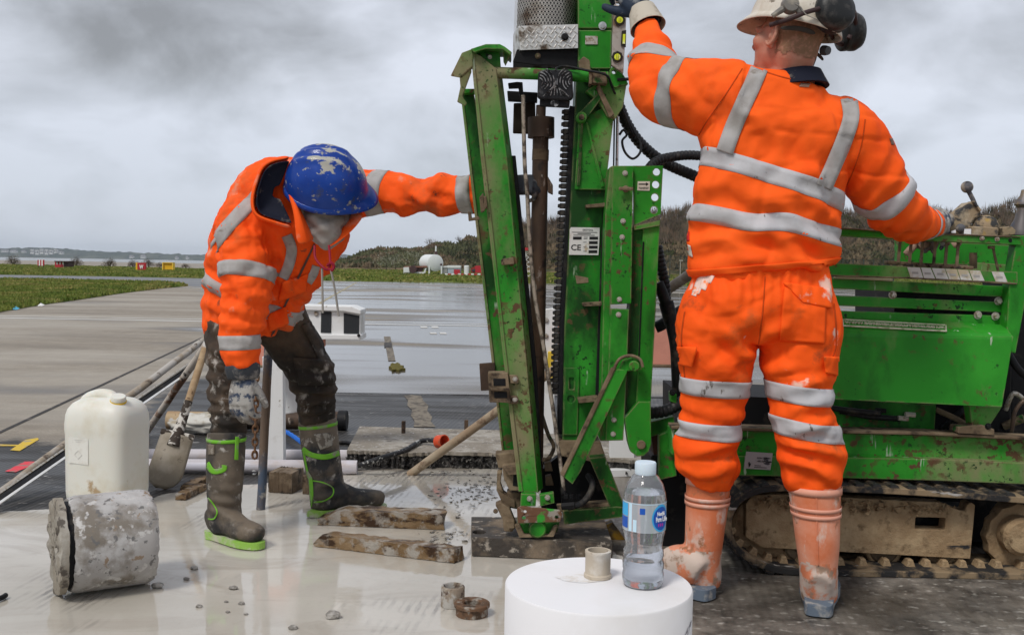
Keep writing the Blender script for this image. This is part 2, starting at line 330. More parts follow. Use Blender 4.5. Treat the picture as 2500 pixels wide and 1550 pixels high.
me = bpy.data.meshes.new('ground'); me.from_pydata(verts.tolist(), [], faces.tolist()); me.polygons.foreach_set('use_smooth', [True] * len(me.polygons))
for nme, arr in (('slurry', a_sl), ('tar', a_tar), ('dirt', a_dirt)):
    at_ = me.attributes.new(nme, 'FLOAT', 'POINT'); at_.data.foreach_set('value', arr.astype(np.float32))
ground = bpy.data.objects.new('ground', me); COL.objects.link(ground); tag(ground, 'wet grooved concrete apron with pale drilling slurry spread over it', kind='structure')
# ---- ground material
gm = bpy.data.materials.new('wet_concrete'); gm.use_nodes = True; nt = gm.node_tree; L = nt.links.new; bs = nt.nodes['Principled BSDF']
tcg = N('ShaderNodeTexCoord'); spg = N('ShaderNodeSeparateXYZ'); L(tcg.outputs['Object'], spg.inputs[0])
def gno(s, st=(1, 1, 1), off=0.0, d=5, rough=0.5, dist=0.0):
    mp = N('ShaderNodeMapping'); mp.inputs['Scale'].default_value = st; mp.inputs['Location'].default_value = (off, off * 1.7, off); L(tcg.outputs['Object'], mp.inputs[0])
    n = N('ShaderNodeTexNoise'); n.inputs['Scale'].default_value = s; n.inputs['Detail'].default_value = d; n.inputs['Roughness'].default_value = rough; n.inputs['Distortion'].default_value = dist; L(mp.outputs[0], n.inputs['Vector']); return n.outputs[0]
def mr(x, a, b, c=0.0, d=1.0, smooth=False):
    n = N('ShaderNodeMapRange'); n.interpolation_type = 'SMOOTHSTEP' if smooth else 'LINEAR'
    if hasattr(x, 'is_output'): L(x, n.inputs[0])
    else: n.inputs[0].default_value = x
    for i, q in enumerate((a, b, c, d)): n.inputs[i + 1].default_value = q
    return n.outputs[0]
def mt(op, a, b=None):
    n = N('ShaderNodeMath', operation=op)
    for i, q in enumerate((a, b)):
        if q is None: continue
        if hasattr(q, 'is_output'): L(q, n.inputs[i])
        else: n.inputs[i].default_value = q
    return n.outputs[0]
def mc(f, a, b):
    n = N('ShaderNodeMix', data_type='RGBA')
    L(f, n.inputs[0]) if hasattr(f, 'is_output') else setattr(n.inputs[0], 'default_value', f)
    for i, q in ((6, a), (7, b)):
        if hasattr(q, 'is_output'): L(q, n.inputs[i])
        else: n.inputs[i].default_value = (*q, 1)
    return n.outputs[2]
def mf(f, a, b):
    n = N('ShaderNodeMix')
    L(f, n.inputs[0])
    for i, q in ((2, a), (3, b)):
        if hasattr(q, 'is_output'): L(q, n.inputs[i])
        else: n.inputs[i].default_value = q
    return n.outputs[0]
def attr(nm):
    n = N('ShaderNodeAttribute'); n.attribute_name = nm; return n.outputs['Fac']
grv = N('ShaderNodeTexWave'); mpw = N('ShaderNodeMapping'); mpw.inputs['Rotation'].default_value = (0, 0, R(7)); L(tcg.outputs['Object'], mpw.inputs[0]); L(mpw.outputs[0], grv.inputs['Vector'])
grv.inputs['Scale'].default_value = 11.0; grv.inputs['Distortion'].default_value = 1.2; grv.inputs['Detail'].default_value = 2; grv.inputs['Detail Scale'].default_value = 2.0
groove = grv.outputs[1]
fine = gno(60, off=2, d=6, rough=0.65); mid = gno(6, off=5, d=6, rough=0.6); streak = gno(1.0, (0.45, 2.6, 1), 9, d=6, rough=0.6, dist=0.3)
dry = mc(mr(mid, 0.35, 0.7), (0.265, 0.222, 0.172), (0.37, 0.325, 0.265))
dry = mc(mr(fine, 0.35, 0.75), dry, (0.21, 0.185, 0.15))
dry = mc(mr(streak, 0.45, 0.72, 0, 0.7), dry, (0.16, 0.138, 0.115)); dry = mc(mr(gno(0.35, (0.5, 1.4, 1), 31, d=6), 0.45, 0.62, 0, 0.45), dry, (0.44, 0.405, 0.35))
# standing water / damp: broad puddles drawn out across the apron, right of the long joint
pud = gno(0.42, (0.38, 1.0, 1), 3.1, d=3, rough=0.5, dist=0.4)
rightside = mr(mt('ADD', spg.outputs[0], mt('MULTIPLY', spg.outputs[1], 0.30)), -0.9, 1.4, -0.20, 0.045)
pudf = mt('ADD', mt('ADD', pud, mr(gno(0.8, (0.25, 1.2, 1), 6.6, d=3, rough=0.5, dist=0.4), 0.3, 0.7, -0.085, 0.085)), rightside)
nearmask = mr(spg.outputs[1], 4.3, 6.1)
damp = mt('MULTIPLY', mr(pudf, 0.38, 0.50), nearmask); water = mt('MULTIPLY', mr(pudf, 0.45, 0.60, smooth=True), nearmask)
colr = mc(mt('MULTIPLY', damp, 0.8), dry, (0.075, 0.064, 0.054))
rgh = mf(water, mf(damp, 0.75, 0.40), 0.10)
# tar: dark wet grooved strip with pale flecks
fleck = gno(26, (0.5, 1.0, 1), 7, d=4, rough=0.6)
tarf = attr('tar')
tcol = mc(mr(groove, 0.3, 0.8), (0.026, 0.0245, 0.0235), (0.046, 0.043, 0.040)); tcol = mc(mt('MULTIPLY', mr(fleck, 0.60, 0.68), mr(gno(1.7, off=4), 0.45, 0.62)), tcol, (0.42, 0.40, 0.37))
tmask = mr(mt('ADD', tarf, mr(mid, 0.3, 0.7, -0.2, 0.2)), 0.35, 0.65)
colr = mc(tmask, colr, tcol); rgh = mf(tmask, rgh, mf(mr(streak, 0.45, 0.6), 0.40, 0.62))
# dirt: brown wet concrete under the machine, darkened further for its contact shade
dmask = mr(mt('ADD', attr('dirt'), mr(mid, 0.3, 0.7, -0.25, 0.25)), 0.3, 0.7)
dcol = mc(mr(gno(7, (1, 1.2, 1), 12, d=9, rough=0.72), 0.38, 0.62), (0.060, 0.052, 0.044), (0.225, 0.20, 0.17)); dcol = mc(mr(gno(34, (0.8, 1.2, 1), 6, d=6), 0.58, 0.68), dcol, (0.38, 0.355, 0.315))
dcol = mc(mr(gno(2.2, off=1.7, d=4), 0.46, 0.62, 0, 0.6), dcol, (0.030, 0.025, 0.020))
colr = mc(dmask, colr, dcol); rgh = mf(dmask, rgh, mf(mr(gno(3.0, off=2.2), 0.4, 0.6), 0.32, 0.8))
# slurry: pale wet cement film
sl = attr('slurry'); smask = mr(mt('ADD', sl, mr(gno(7, (1, 1.5, 1), 2.4, d=7, rough=0.65), 0.25, 0.75, -0.28, 0.28)), 0.42, 0.56)
thin = mt('MULTIPLY', mr(gno(1.9, off=14, d=5), 0.50, 0.63), mr(groove, 0.2, 0.75)); thin = mt('MULTIPLY', thin, mr(gno(13, (2.2, 0.5, 1), 3.3, d=6), 0.42, 0.6))
scol = mc(mr(gno(1.6, off=8, d=5), 0.35, 0.65), (0.45, 0.415, 0.355), (0.57, 0.535, 0.475)); swirl = gno(2.6, (0.7, 1.6, 1), 17, d=7, rough=0.6, dist=1.6); scol = mc(mr(swirl, 0.50, 0.64, 0, 0.6), scol, (0.40, 0.36, 0.305)); scol = mc(mr(fine, 0.55, 0.8, 0, 0.25), scol, (0.33, 0.285, 0.23))
scol = mc(mt('MULTIPLY', thin, 0.85), scol, (0.16, 0.145, 0.13))
colr = mc(smask, colr, scol); srough = mf(mr(gno(2.3, off=20, d=4), 0.46, 0.62), 0.03, 0.15); rgh = mf(smask, rgh, mf(mt('MULTIPLY', thin, 0.6), srough, 0.6))
L(mf(smask, mf(tmask, mf(damp, 0.22, 0.5), 0.28), 0.8), bs.inputs['Specular IOR Level']); L(colr, bs.inputs['Base Color']); L(rgh, bs.inputs['Roughness'])
bA = N('ShaderNodeBump'); bA.inputs['Distance'].default_value = 0.004
hgt = mt('ADD', mt('MULTIPLY', groove, 0.7), mt('MULTIPLY', fine, 0.6)); L(hgt, bA.inputs['Height'])
inv = mt('SUBTRACT', 1.0, mt('MAXIMUM', mt('MULTIPLY', water, 0.93), mt('MULTIPLY', smask, 1.0))); L(mt('MULTIPLY', mt('MULTIPLY', inv, mr(tmask, 0, 1, 1.0, 0.45)), mr(spg.outputs[1], 5, 30, 0.75, 0.05)), bA.inputs['Strength'])
bB = N('ShaderNodeBump'); bB.inputs['Distance'].default_value = 0.004; bB.inputs['Strength'].default_value = 0.09
L(mt('MULTIPLY', gno(16, (1, 1.5, 1), 4.4, d=4), smask), bB.inputs['Height']); L(bA.outputs[0], bB.inputs['Normal']); L(bB.outputs[0], bs.inputs['Normal'])
ground.data.materials.append(gm)

# ---- painted lines and joints (thin sheets over the apron)
def strip(name, pts, wid, mat, z=0.004, label=None):
    mb = MB(); P = [Vector((p[0], p[1], z)) for p in pts]
    for a, b in zip(P[:-1], P[1:]):
        t = (b - a).normalized(); s_ = Vector((-t.y, t.x, 0)) * wid / 2
        mb.add([a - s_, b - s_, b + s_, a + s_], [(0, 1, 2, 3)])
    o = mb.build(name, mat); tag(o, label, kind='structure'); return o
LINEW = M('worn_white_line', (0.66, 0.65, 0.62), 0.55, 0, [dict(c=(0.36, 0.33, 0.29), s=3, st=(0.4, 3, 1), lo=0.5, hi=0.65, d=7)])
LINEY2 = M('faint_yellow_line', (0.40, 0.34, 0.17), 0.6, 0, [dict(c=(0.28, 0.25, 0.2), s=5, lo=0.42, hi=0.55, d=7)])
LINEY = M('worn_yellow_line', (0.62, 0.42, 0.04), 0.6, 0, [dict(c=(0.33, 0.29, 0.22), s=14, lo=0.55, hi=0.62, d=7)])
LINER = M('pink_spray_paint', (0.70, 0.05, 0.07), 0.6, 0, [dict(c=(0.30, 0.17, 0.15), s=22, lo=0.50, hi=0.60, d=7)])
SEAM = M('dark_joint_sealant', (0.035, 0.03, 0.027), 0.6, 0, [dict(c=(0.16, 0.14, 0.12), s=12, lo=0.58, hi=0.7)])
strip('painted_line', [(-60, 16.6), (60, 17.8)], 0.16, LINEW, 0.004, 'white painted line across the apron')
strip('painted_line', [(-60, 17.15), (60, 18.35)], 0.10, LINEW, 0.004, 'thin white line beside the wider painted line')
g1, g2 = gnd(-120, 1112), gnd(505, 819); strip('joint_seam', [g1, g1.lerp(g2, 0.5) + Vector((0.01, 0, 0)), g2, g2 + (g2 - g1) * 0.9], 0.028, SEAM, 0.004, 'dark sealed joint running away through the concrete on the left')
strip('joint_seam', [gnd(700, 958), gnd(1250, 966), gnd(2000, 976)], 0.05, SEAM, 0.004, 'dark joint across the wet concrete behind the rig')
strip('painted_line', [gnd(870, 690), gnd(790, 735), gnd(742, 765)], 0.09, LINEY2, 0.004, 'thin yellow line leading off beside the bent worker')
RPATCH = M('repair_strip', (0.20, 0.17, 0.13), 0.7, 0, [dict(c=(0.09, 0.075, 0.06), s=9, st=(2, 1, 1), lo=0.45, hi=0.6, d=7)], bump=[(40, 0.4, 0.004)])
for q in ([(935, 812), (957, 812), (948, 850), (928, 850)][::-1],):
    pass
def flat(name, pix, mat, z=0.004, label=None, thick=0.0):
    mb = MB()
    if thick: mb.plate([gnd(x, y, 0) + Vector((0, 0, thick)) for x, y in pix], (0, 0, -thick))
    else:
        P = [gnd(x, y) + Vector((0, 0, z)) for x, y in pix]; tr = tessellate_polygon([P]); mb.add(P, [tuple(t_) for t_ in tr])
    o = mb.build(name, mat); tag(o, label, kind='structure'); return o
flat('repair_strip', [(986, 966), (1004, 965), (1028, 967), (1034, 980), (1046, 990), (1043, 1004), (1055, 1018), (1052, 1030), (1064, 1043), (1010, 1043), (1012, 1028), (1003, 1015), (1006, 1002), (994, 990), (996, 978)], RPATCH, 0.004, 'brown patched groove in the dark concrete')
flat('repair_strip', [(937, 822), (953, 822), (966, 882), (948, 882)], RPATCH, 0.004, 'pale filled slot in the wet concrete')
flat('repair_strip', [(938, 838), (956, 838), (957, 849), (938, 849)], SEAM, 0.008, 'small dark square drain slot')
MOSS = M('yellow_moss', (0.15, 0.125, 0.03), 0.95, 0, [dict(c=(0.10, 0.085, 0.02), s=40, lo=0.45, hi=0.6)], bump=[(70, 1.0, 0.02)])
mo = flat('moss_patch', [(953, 893), (958, 890), (964, 892), (970, 889), (976, 892), (978, 896), (986, 897), (981, 901), (990, 904), (979, 905), (974, 908), (966, 906), (957, 908), (956, 902), (949, 899), (954, 897)], MOSS, 0, 'yellow moss clump on the wet joint', thick=0.02); mo['kind'] = 'stuff'
for i, (px, py) in enumerate([(1025, 797), (1052, 797), (1048, 812), (1072, 812)]):
    flat('painted_square', [(px, py), (px + 16, py), (px + 20, py + 4), (px + 3, py + 4)], LINEW, 0.004, 'small white painted square on the apron')
flat('spray_mark', [(-40, 1085), (44, 1087), (62, 1075), (92, 1070), (95, 1074), (48, 1102), (24, 1100), (40, 1090), (-40, 1090)], LINEY, 0.004, 'yellow spray painted cross mark')
flat('spray_mark', [(12, 1152), (60, 1128), (85, 1128), (84, 1135), (38, 1154)], LINER, 0.004, 'pink spray painted dash beside the pole')
0 and flat('spray_mark', [(968, 920), (985, 918), (988, 925), (975, 931), (970, 928)], LINER, 0.004, 'small pink spray spot below the moss')

# ---- grass verges
GRASS = M('grass_blades', (0.085, 0.125, 0.019), 0.8, 0, [dict(c=(0.155, 0.18, 0.036), s=0.9, lo=0.40, hi=0.6, d=6), dict(c=(0.30, 0.24, 0.085), s=0.55, lo=0.50, hi=0.68, off=7, d=6), dict(c=(0.055, 0.09, 0.015), s=2.2, lo=0.58, hi=0.72, off=17)])
SOIL = M('verge_soil', (0.045, 0.045, 0.018), 0.95, 0, [dict(c=(0.07, 0.09, 0.02), s=3, lo=0.4, hi=0.6)])
def verge(name, pix, n, hmin, hmax, wblade, seed, label, base=0.03):
    poly = np.array([gnd(x, y)[:2] for x, y in pix]); rs = np.random.RandomState(seed)
    # base sheet
    mb = MB(); P = [Vector((p[0], p[1], base)) for p in poly]; mb.plate(P, (0, 0, -base + 0.003)); 
    V = [v[:] for v in mb.v]; F = list(mb.f)
    lo, hi = poly.min(0), poly.max(0); Q = np.zeros((0, 2))
    while len(Q) < n:
        # sample evenly in the picture (denser close by)
        yy = 1 / (1 / hi[1] + rs.rand(n * 2) * (1 / lo[1] - 1 / hi[1])); xx = lo[0] + rs.rand(n * 2) * (hi[0] - lo[0])
        c = np.stack([xx, yy], 1); c = c[poly_sd(c, poly) > -0.05]; Q = np.concatenate([Q, c])
    Q = Q[:n]; P3_ = np.concatenate([Q, np.zeros((n, 1))], 1); hn = fbm(P3_ * 0.8, 3, seed) * 0.5 + 0.5
    h = (hmin + (hmax - hmin) * np.clip(hn, 0, 1)) * (0.6 + 0.7 * rs.rand(n)); a = rs.rand(n) * 6.283; lean = rs.randn(n, 2) * 0.35 * h[:, None]
    wd = wblade * (0.6 + rs.rand(n)) * Q[:, 1] / 20
    b0 = np.stack([Q[:, 0] - wd * np.cos(a), Q[:, 1] - wd * np.sin(a) * 0.3, np.full(n, base - 0.01)], 1); b1 = np.stack([Q[:, 0] + wd * np.cos(a), Q[:, 1] + wd * np.sin(a) * 0.3, np.full(n, base - 0.01)], 1)
    tp = np.stack([Q[:, 0] + lean[:, 0], Q[:, 1] + lean[:, 1], base + h], 1)
    k = len(V); V = np.concatenate([np.array(V), np.stack([b0, b1, tp], 1).reshape(-1, 3)]); idx = np.arange(n) * 3 + k
    me_ = bpy.data.meshes.new(name); me_.from_pydata(V.tolist(), [], F + np.stack([idx, idx + 1, idx + 2], 1).tolist())
    me_.materials.append(GRASS); o = bpy.data.objects.new(name, me_); COL.objects.link(o); return tag(o, label, 'grass', kind='stuff')
verge('grass', [(-420, 860), (-200, 810), (0, 762), (100, 745), (200, 731), (300, 716), (400, 704), (455, 699), (440, 694), (380, 690), (250, 687), (100, 684), (-100, 682), (-500, 680)], 60000, 0.04, 0.12, 0.026, 3, 'rough grass island beside the taxiway on the left')
verge('grass', [(-500, 668), (0, 671), (250, 675), (500, 680), (620, 683), (640, 662), (400, 655), (0, 646), (-500, 640)], 36000, 0.05, 0.14, 0.03, 5, 'far grass strip between the taxiway and the sea')
verge('grass', [(640, 683), (860, 687), (1180, 692), (1400, 694), (1700, 699), (2100, 706), (2700, 716), (2700, 685), (2100, 676), (1400, 667), (900, 659), (640, 654)], 40000, 0.06, 0.18, 0.03, 8, 'grass strip beyond the runway in front of the tank')
# darker taxiway sheet between the grass island and the far grass
TAXI = M('damp_taxiway_asphalt', (0.105, 0.105, 0.11), 0.38, 0, [dict(c=(0.16, 0.155, 0.15), s=0.5, st=(0.3, 1, 1), lo=0.4, hi=0.6, d=6)])
flat('taxiway', [(-900, 679), (0, 683), (250, 688), (420, 694), (470, 700), (540, 704), (760, 697), (640, 683), (500, 680), (250, 675), (0, 671), (-900, 664)], TAXI, 0.004, 'dark damp taxiway curving behind the grass island')

# ---- sea, far shore
SEA = M('grey_estuary', (0.20, 0.205, 0.19), 0.22, 0, [dict(c=(0.26, 0.255, 0.23), s=0.004, st=(1, 4, 1), lo=0.4, hi=0.6)], bump=[(0.25, 0.3, 0.4, (0.5, 1.5, 1))])
mb = MB(); mb.add([(-9000, 215, -4.2), (9000, 215, -4.2), (9000, 9000, -4.2), (-9000, 9000, -4.2)], [(0, 1, 2, 3)]); tag(mb.build('sea', SEA, recalc=False), 'pale grey estuary water', kind='structure')
FAR = M('far_wooded_shore', (0.035, 0.045, 0.03), 0.95, 0, [dict(c=(0.075, 0.08, 0.055), s=0.02, st=(1, 1, 2.5), lo=0.45, hi=0.6, d=8), dict(c=(0.02, 0.026, 0.02), s=0.05, lo=0.5, hi=0.65, d=6, off=9)])
def ridge(name, Y, prof, depth, mat, label, seed, rough_=1.0, zlow=-4.6):
    rs = np.random.RandomState(seed); x0, x1 = prof[0][0], prof[-1][0]; n = 420; px = np.linspace(x0, x1, n); py = np.interp(px, [p[0] for p in prof], [p[1] for p in prof])
    top = np.array([at(a, b, Y)[:] for a, b in zip(px, py)]); P_ = np.stack([px * 0.11, px * 0, px * 0], 1); top[:, 2] += fbm(P_, 5, seed) * rough_ * pxm(Y) * 3.2
    V = []; F = []; K = 7
    for j in range(K):
        t = j / (K - 1); zf = math.sin(t * math.pi / 2)
        for i in range(n):
            V.append((top[i, 0], Y * KD - depth * (1 - t), zlow + (max(top[i, 2], zlow + 1) - zlow) * zf))
    for j in range(K - 1):
        for i in range(n - 1): F.append((j * n + i, j * n + i + 1, (j + 1) * n + i + 1, (j + 1) * n + i))
    k = len(V); V += [(top[i, 0], Y * KD + depth, zlow) for i in range(n)]; F += [((K - 1) * n + i, (K - 1) * n + i + 1, k + i + 1, k + i) for i in range(n - 1)]
    me_ = bpy.data.meshes.new(name); me_.from_pydata(V, [], F); me_.materials.append(mat); me_.polygons.foreach_set('use_smooth', [True] * len(me_.polygons)); o = bpy.data.objects.new(name, me_); COL.objects.link(o)
    return tag(o, label, kind='structure')
ridge('hill', 2200, [(-900, 606), (-300, 602), (0, 607), (80, 605), (160, 606), (210, 612), (300, 615), (420, 620), (520, 622), (700, 630), (900, 640)], 60, FAR, 'low wooded shore across the estuary', 4)
ridge('hill', 3000, [(600, 636), (700, 628), (760, 622), (800, 620), (840, 621), (900, 629), (1000, 640), (1100, 642)], 260, FAR, 'blue hill on the far horizon', 9, 0.5)
HOUSE = M('pale_render', (0.55, 0.54, 0.52), 0.9); ROOFM = M('slate_roof', (0.12, 0.11, 0.12), 0.8); PANE = M('dark_pane', (0.05, 0.055, 0.06), 0.2)
def house(px, py, wp, hp, k, roof, lb):
    p = at(px, py, 2120); s = pxm(2120); wd, hh = wp * s, hp * s
    e_ = empty('far_building', (p.x, p.y, p.z - hh), lb, 'building', 'pale buildings on the far shore')
    m1 = MB(); m1.box((p.x, p.y + 6, p.z - hh / 2), (wd, 12, hh)); m1.build('wall', HOUSE, e_)
    m1 = MB()
    if roof: m1.add([(p.x - wd / 2 - .4, p.y - .5, p.z), (p.x + wd / 2 + .4, p.y - .5, p.z), (p.x + wd / 2 + .4, p.y + 12.5, p.z), (p.x - wd / 2 - .4, p.y + 12.5, p.z), (p.x - wd / 2, p.y + 6, p.z + 3), (p.x + wd / 2, p.y + 6, p.z + 3)], [(0, 1, 5, 4), (2, 3, 4, 5), (0, 4, 3), (1, 2, 5), (3, 2, 1, 0)])
    else: m1.box((p.x, p.y + 6, p.z + 0.4), (wd + 0.8, 12.8, 0.8))
    m1.build('roof', ROOFM, e_)
    for i in range(k):
        m1 = MB(); m1.box((p.x - wd / 2 + (i + 0.5) * wd / k, p.y - 0.06, p.z - hh * 0.45), (wd / k * 0.5, 0.2, hh * 0.45)); m1.build('window', PANE, e_)
rh = random.Random(3)
HL = ['low pale building at the far left edge of the far shore', 'second low pale building from the left on the far shore', 'small pale house left of the tower blocks across the water'] + ['%s pale tower block from the left on the far shore' % q for q in ('first', 'second', 'third', 'fourth', 'fifth', 'sixth')] + ['small pale house just right of the tower blocks', 'small pale house on the far shore above the red lettered sign', 'larger pale house on the far shore right above the lettered sign', 'tiny pale house on the far shore above the yellow sign', 'rightmost tiny pale house on the far shore']
for (px, py, wp, hp, rf) in [(10, 611, 16, 5, 1), (32, 612, 14, 5, 1), (56, 613, 9, 4, 1), (78, 609, 9, 11, 0), (90, 610, 8, 12, 0), (101, 608, 9, 12, 0), (113, 609, 8, 13, 0), (124, 610, 8, 11, 0), (135, 609, 7, 9, 0), (148, 615, 8, 6, 1), (320, 625, 9, 5, 1), (348, 624, 10, 7, 1), (430, 628, 6, 5, 1), (456, 627, 5, 6, 1)]:
    house(px, py, wp, hp, 3 if wp > 8 else 2, rf, HL.pop(0))

# ---- trees
BARK = M('bark', (0.085, 0.068, 0.052), 0.9); TWIG = M('winter_twigs', (0.15, 0.115, 0.085), 0.95, 0, [dict(c=(0.17, 0.115, 0.075), s=0.35, lo=0.4, hi=0.6), dict(c=(0.06, 0.06, 0.035), s=0.8, lo=0.5, hi=0.65, off=5)])
SCRUB = M('scrub_foliage', (0.125, 0.10, 0.058), 0.95, 0, [dict(c=(0.205, 0.15, 0.09), s=0.16, lo=0.42, hi=0.58, d=6), dict(c=(0.045, 0.052, 0.02), s=0.25, lo=0.48, hi=0.6, off=4, d=5), dict(c=(0.025, 0.025, 0.017), s=0.7, lo=0.52, hi=0.66, off=9)])
EVER = M('dark_scrub_foliage', (0.07, 0.078, 0.038), 0.95, 0, [dict(c=(0.12, 0.122, 0.058), s=0.3, lo=0.42, hi=0.6), dict(c=(0.18, 0.13, 0.082), s=0.2, lo=0.48, hi=0.6, off=6)])
BLOSS = M('white_blossom', (0.42, 0.41, 0.34), 0.9, 0, [dict(c=(0.12, 0.13, 0.06), s=1.2, lo=0.45, hi=0.6)])
def tree_mesh(seed, h, spread, depth=5, n0=4):
    rs = random.Random(seed); tr = MB(); tw = MB()
    def br(p, d, ln, r, lev):
        q = p + d * ln; (tr if lev < 2 else tw).tube([p, (p + q) / 2 + Vector((rs.uniform(-1, 1), rs.uniform(-1, 1), 0)) * ln * 0.06, q], [r, r * 0.85, r * 0.65], 5 if lev < 2 else 3, cap=False)
        if lev >= depth: return
        for i in range(rs.choice((2, 3, 3)) if lev else n0):
            nd = (d + Vector((rs.uniform(-1, 1), rs.uniform(-1, 1), rs.uniform(-0.35, 0.75))) * spread).normalized()
            br(p + d * ln * rs.uniform(0.55, 1.0), nd, ln * rs.uniform(0.58, 0.82), r * 0.55, lev + 1)
    br(Vector((0, 0, -0.1)), Vector((rs.uniform(-.1, .1), rs.uniform(-.1, .1), 1)).normalized(), h * 0.30, h * 0.024, 0)
    a = bpy.data.meshes.new('trunk'); a.from_pydata(tr.v, [], tr.f); a.materials.append(BARK)
    b = bpy.data.meshes.new('crown'); b.from_pydata(tw.v, [], tw.f); b.materials.append(TWIG); return a, b
def bush_mesh(seed):
    r = random.Random(seed); a = MB(); b = MB()
    for k in range(9):
        th = r.uniform(0, 6.28); t = Vector((math.cos(th) * r.uniform(0.1, 0.5), math.sin(th) * r.uniform(0.1, 0.5), r.uniform(0.5, 0.95))); a.tube([(0, 0, -0.05), t * 0.5 + Vector((0, 0, 0.05)), t], [0.03, 0.02, 0.008], 4, cap=False)
    for k in range(1500):
        th = r.uniform(0, 6.28); ph = math.acos(r.uniform(0.0, 1)); q = r.uniform(0.45, 1.0) * (1 + 0.2 * math.sin(3 * th + seed)); c = Vector((math.cos(th) * math.sin(ph) * 0.62 * q, math.sin(th) * math.sin(ph) * 0.62 * q, 0.08 + math.cos(ph) * 0.88 * q)); d = (c + Vector((r.uniform(-.5, .5), r.uniform(-.5, .5), r.uniform(-.2, .6)))).normalized() * r.uniform(0.05, 0.13); s = Vector((r.uniform(-1, 1), r.uniform(-1, 1), r.uniform(-1, 1))) * 0.014
        b.add([c - s, c + s, c + d], [(0, 1, 2)])
    ma = bpy.data.meshes.new('trunk'); ma.from_pydata(a.v, [], a.f); ma.materials.append(BARK); mb_ = bpy.data.meshes.new('crown'); mb_.from_pydata(b.v, [], b.f); mb_.materials.append(TWIG); return ma, mb_
TREES = [tree_mesh(s, 1.0, 0.62, 5, 5) for s in (1, 2, 3)] + [bush_mesh(11), bush_mesh(12)]
def tree(k, base, h, name, label, group, rz, wide=1.0, cat='tree'):
    e_ = empty(name, base, label, cat, group)
    for nm, md in zip(('trunk', 'crown'), TREES[k]):
        o = bpy.data.objects.new(nm, md); COL.objects.link(o); o.parent = e_; o.scale = (h * wide, h * wide, h); o.rotation_euler = (0, 0, rz)
    return e_
def onbank(px, py, Y): p = at(px, py, Y); return (p.x, p.y, p.z)
for i, (px, by, ty, Y, wd, lb) in enumerate([(32, 648, 622, 84, 1.2, 'round leafless bush left of the striped board by the sea'), (186, 650, 627, 82, 1.2, 'leafless bush just right of the striped hut'), (268, 652, 629, 80, 1.25, 'dense leafless bush halfway between hut and lettered sign'),
        (325, 655, 634, 82, 1.3, 'low bush left of the red lettered sign'), (362, 654, 630, 84, 1.2, 'spreading bush behind the red lettered sign'), (390, 655, 640, 84, 1.3, 'small bush beside the yellow box sign'), (453, 657, 643, 82, 1.6, 'small low bush right of the yellow box sign')]):
    b_ = at(px, by, Y); t_ = at(px, ty, Y); tree(3 + i % 2, (b_.x, b_.y, 0.02), (t_.z - 0) * 1.0, 'seaside_bush', lb, 'leafless bushes along the sea edge', i * 1.3, wd, 'bush')
# bank rising behind the grass on the right, overgrown with scrub
TOP = [(740, 668), (820, 652), (880, 634), (930, 617), (985, 611), (1050, 606), (1120, 600), (1180, 590), (1240, 574), (1330, 560), (1450, 552), (1560, 545), (1660, 542), (1800, 540), (2000, 540), (2200, 545), (2330, 552), (2440, 535), (2560, 530), (3000, 520)]
BANKY = 118.0
BANKM = M('bank_earth', (0.12, 0.085, 0.045), 0.95, 0, [dict(c=(0.20, 0.14, 0.075), s=0.12, lo=0.42, hi=0.6, d=6), dict(c=(0.05, 0.05, 0.02), s=0.3, lo=0.5, hi=0.62, off=3)])
bx_ = np.linspace(720, 3000, 300); bz = np.interp(bx_, [p[0] for p in TOP], [p[1] for p in TOP])
mb = MB(); V = []; F = []
for j, (dy_, zf) in enumerate([(-26, 0.0), (-20, 0.18), (-12, 0.5), (-5, 0.74), (0, 0.80), (30, 0.8)]):
    for a, b in zip(bx_, bz):
        p = at(a, b, BANKY); V.append((p.x, p.y + dy_, 0.0 + max(p.z, 0.0) * zf + 0.5 * math.sin(a * 0.021) * math.sin(a * 0.007 + dy_) * zf))
for j in range(5):
    for i in range(299): F.append((j * 300 + i, j * 300 + i + 1, (j + 1) * 300 + i + 1, (j + 1) * 300 + i))
mb.add(V, F); tag(mb.build('bank', BANKM, smooth=True, recalc=False), 'brown earth bank behind the runway', kind='structure')
rs = np.random.RandomState(5)
def scrub(name, n, pxr, mat, label, seed, size, up=0.0, lowf=0.05, hif=1.05, elong=1.0, yoff=0.0):
    r = np.random.RandomState(seed); px = pxr[0] + r.rand(n) * (pxr[1] - pxr[0]); f = lowf + (hif - lowf) * r.rand(n) ** 0.9
    V = np.zeros((n, 3, 3)); bump_ = fbm(np.stack([px * 0.03, f * 3, px * 0], 1), 3, seed)
    tz = np.interp(px, [p[0] for p in TOP], [p[1] for p in TOP])
    ln = fbm(np.stack([px * 0.035, px * 0, px * 0 + 3], 1), 4, seed) * 15
    for i in range(n):
        p = at(px[i], tz[i] + ln[i], BANKY); z = p.z * f[i]; y = p.y - 24 * (1 - min(f[i], 1.0)) + bump_[i] * 4 + yoff
        s = size * (0.5 + r.rand()); a = r.rand() * 6.28; d = np.array([math.cos(a), math.sin(a) * 0.6, 0]); u = np.array([r.randn() * 0.5, r.randn() * 0.4, 1.0 + up]); u = u / np.linalg.norm(u) * s * elong
        c = np.array([p.x + r.randn() * 0.2, y, z + (r.rand() - 0.3) * 0.5]); V[i, 0] = c - d * s * 0.5; V[i, 1] = c + d * s * 0.5; V[i, 2] = c + u
    me_ = bpy.data.meshes.new(name); me_.from_pydata(V.reshape(-1, 3).tolist(), [], np.arange(n * 3).reshape(-1, 3).tolist()); me_.materials.append(mat)
    o = bpy.data.objects.new(name, me_); COL.objects.link(o); return tag(o, label, 'scrub', kind='stuff')
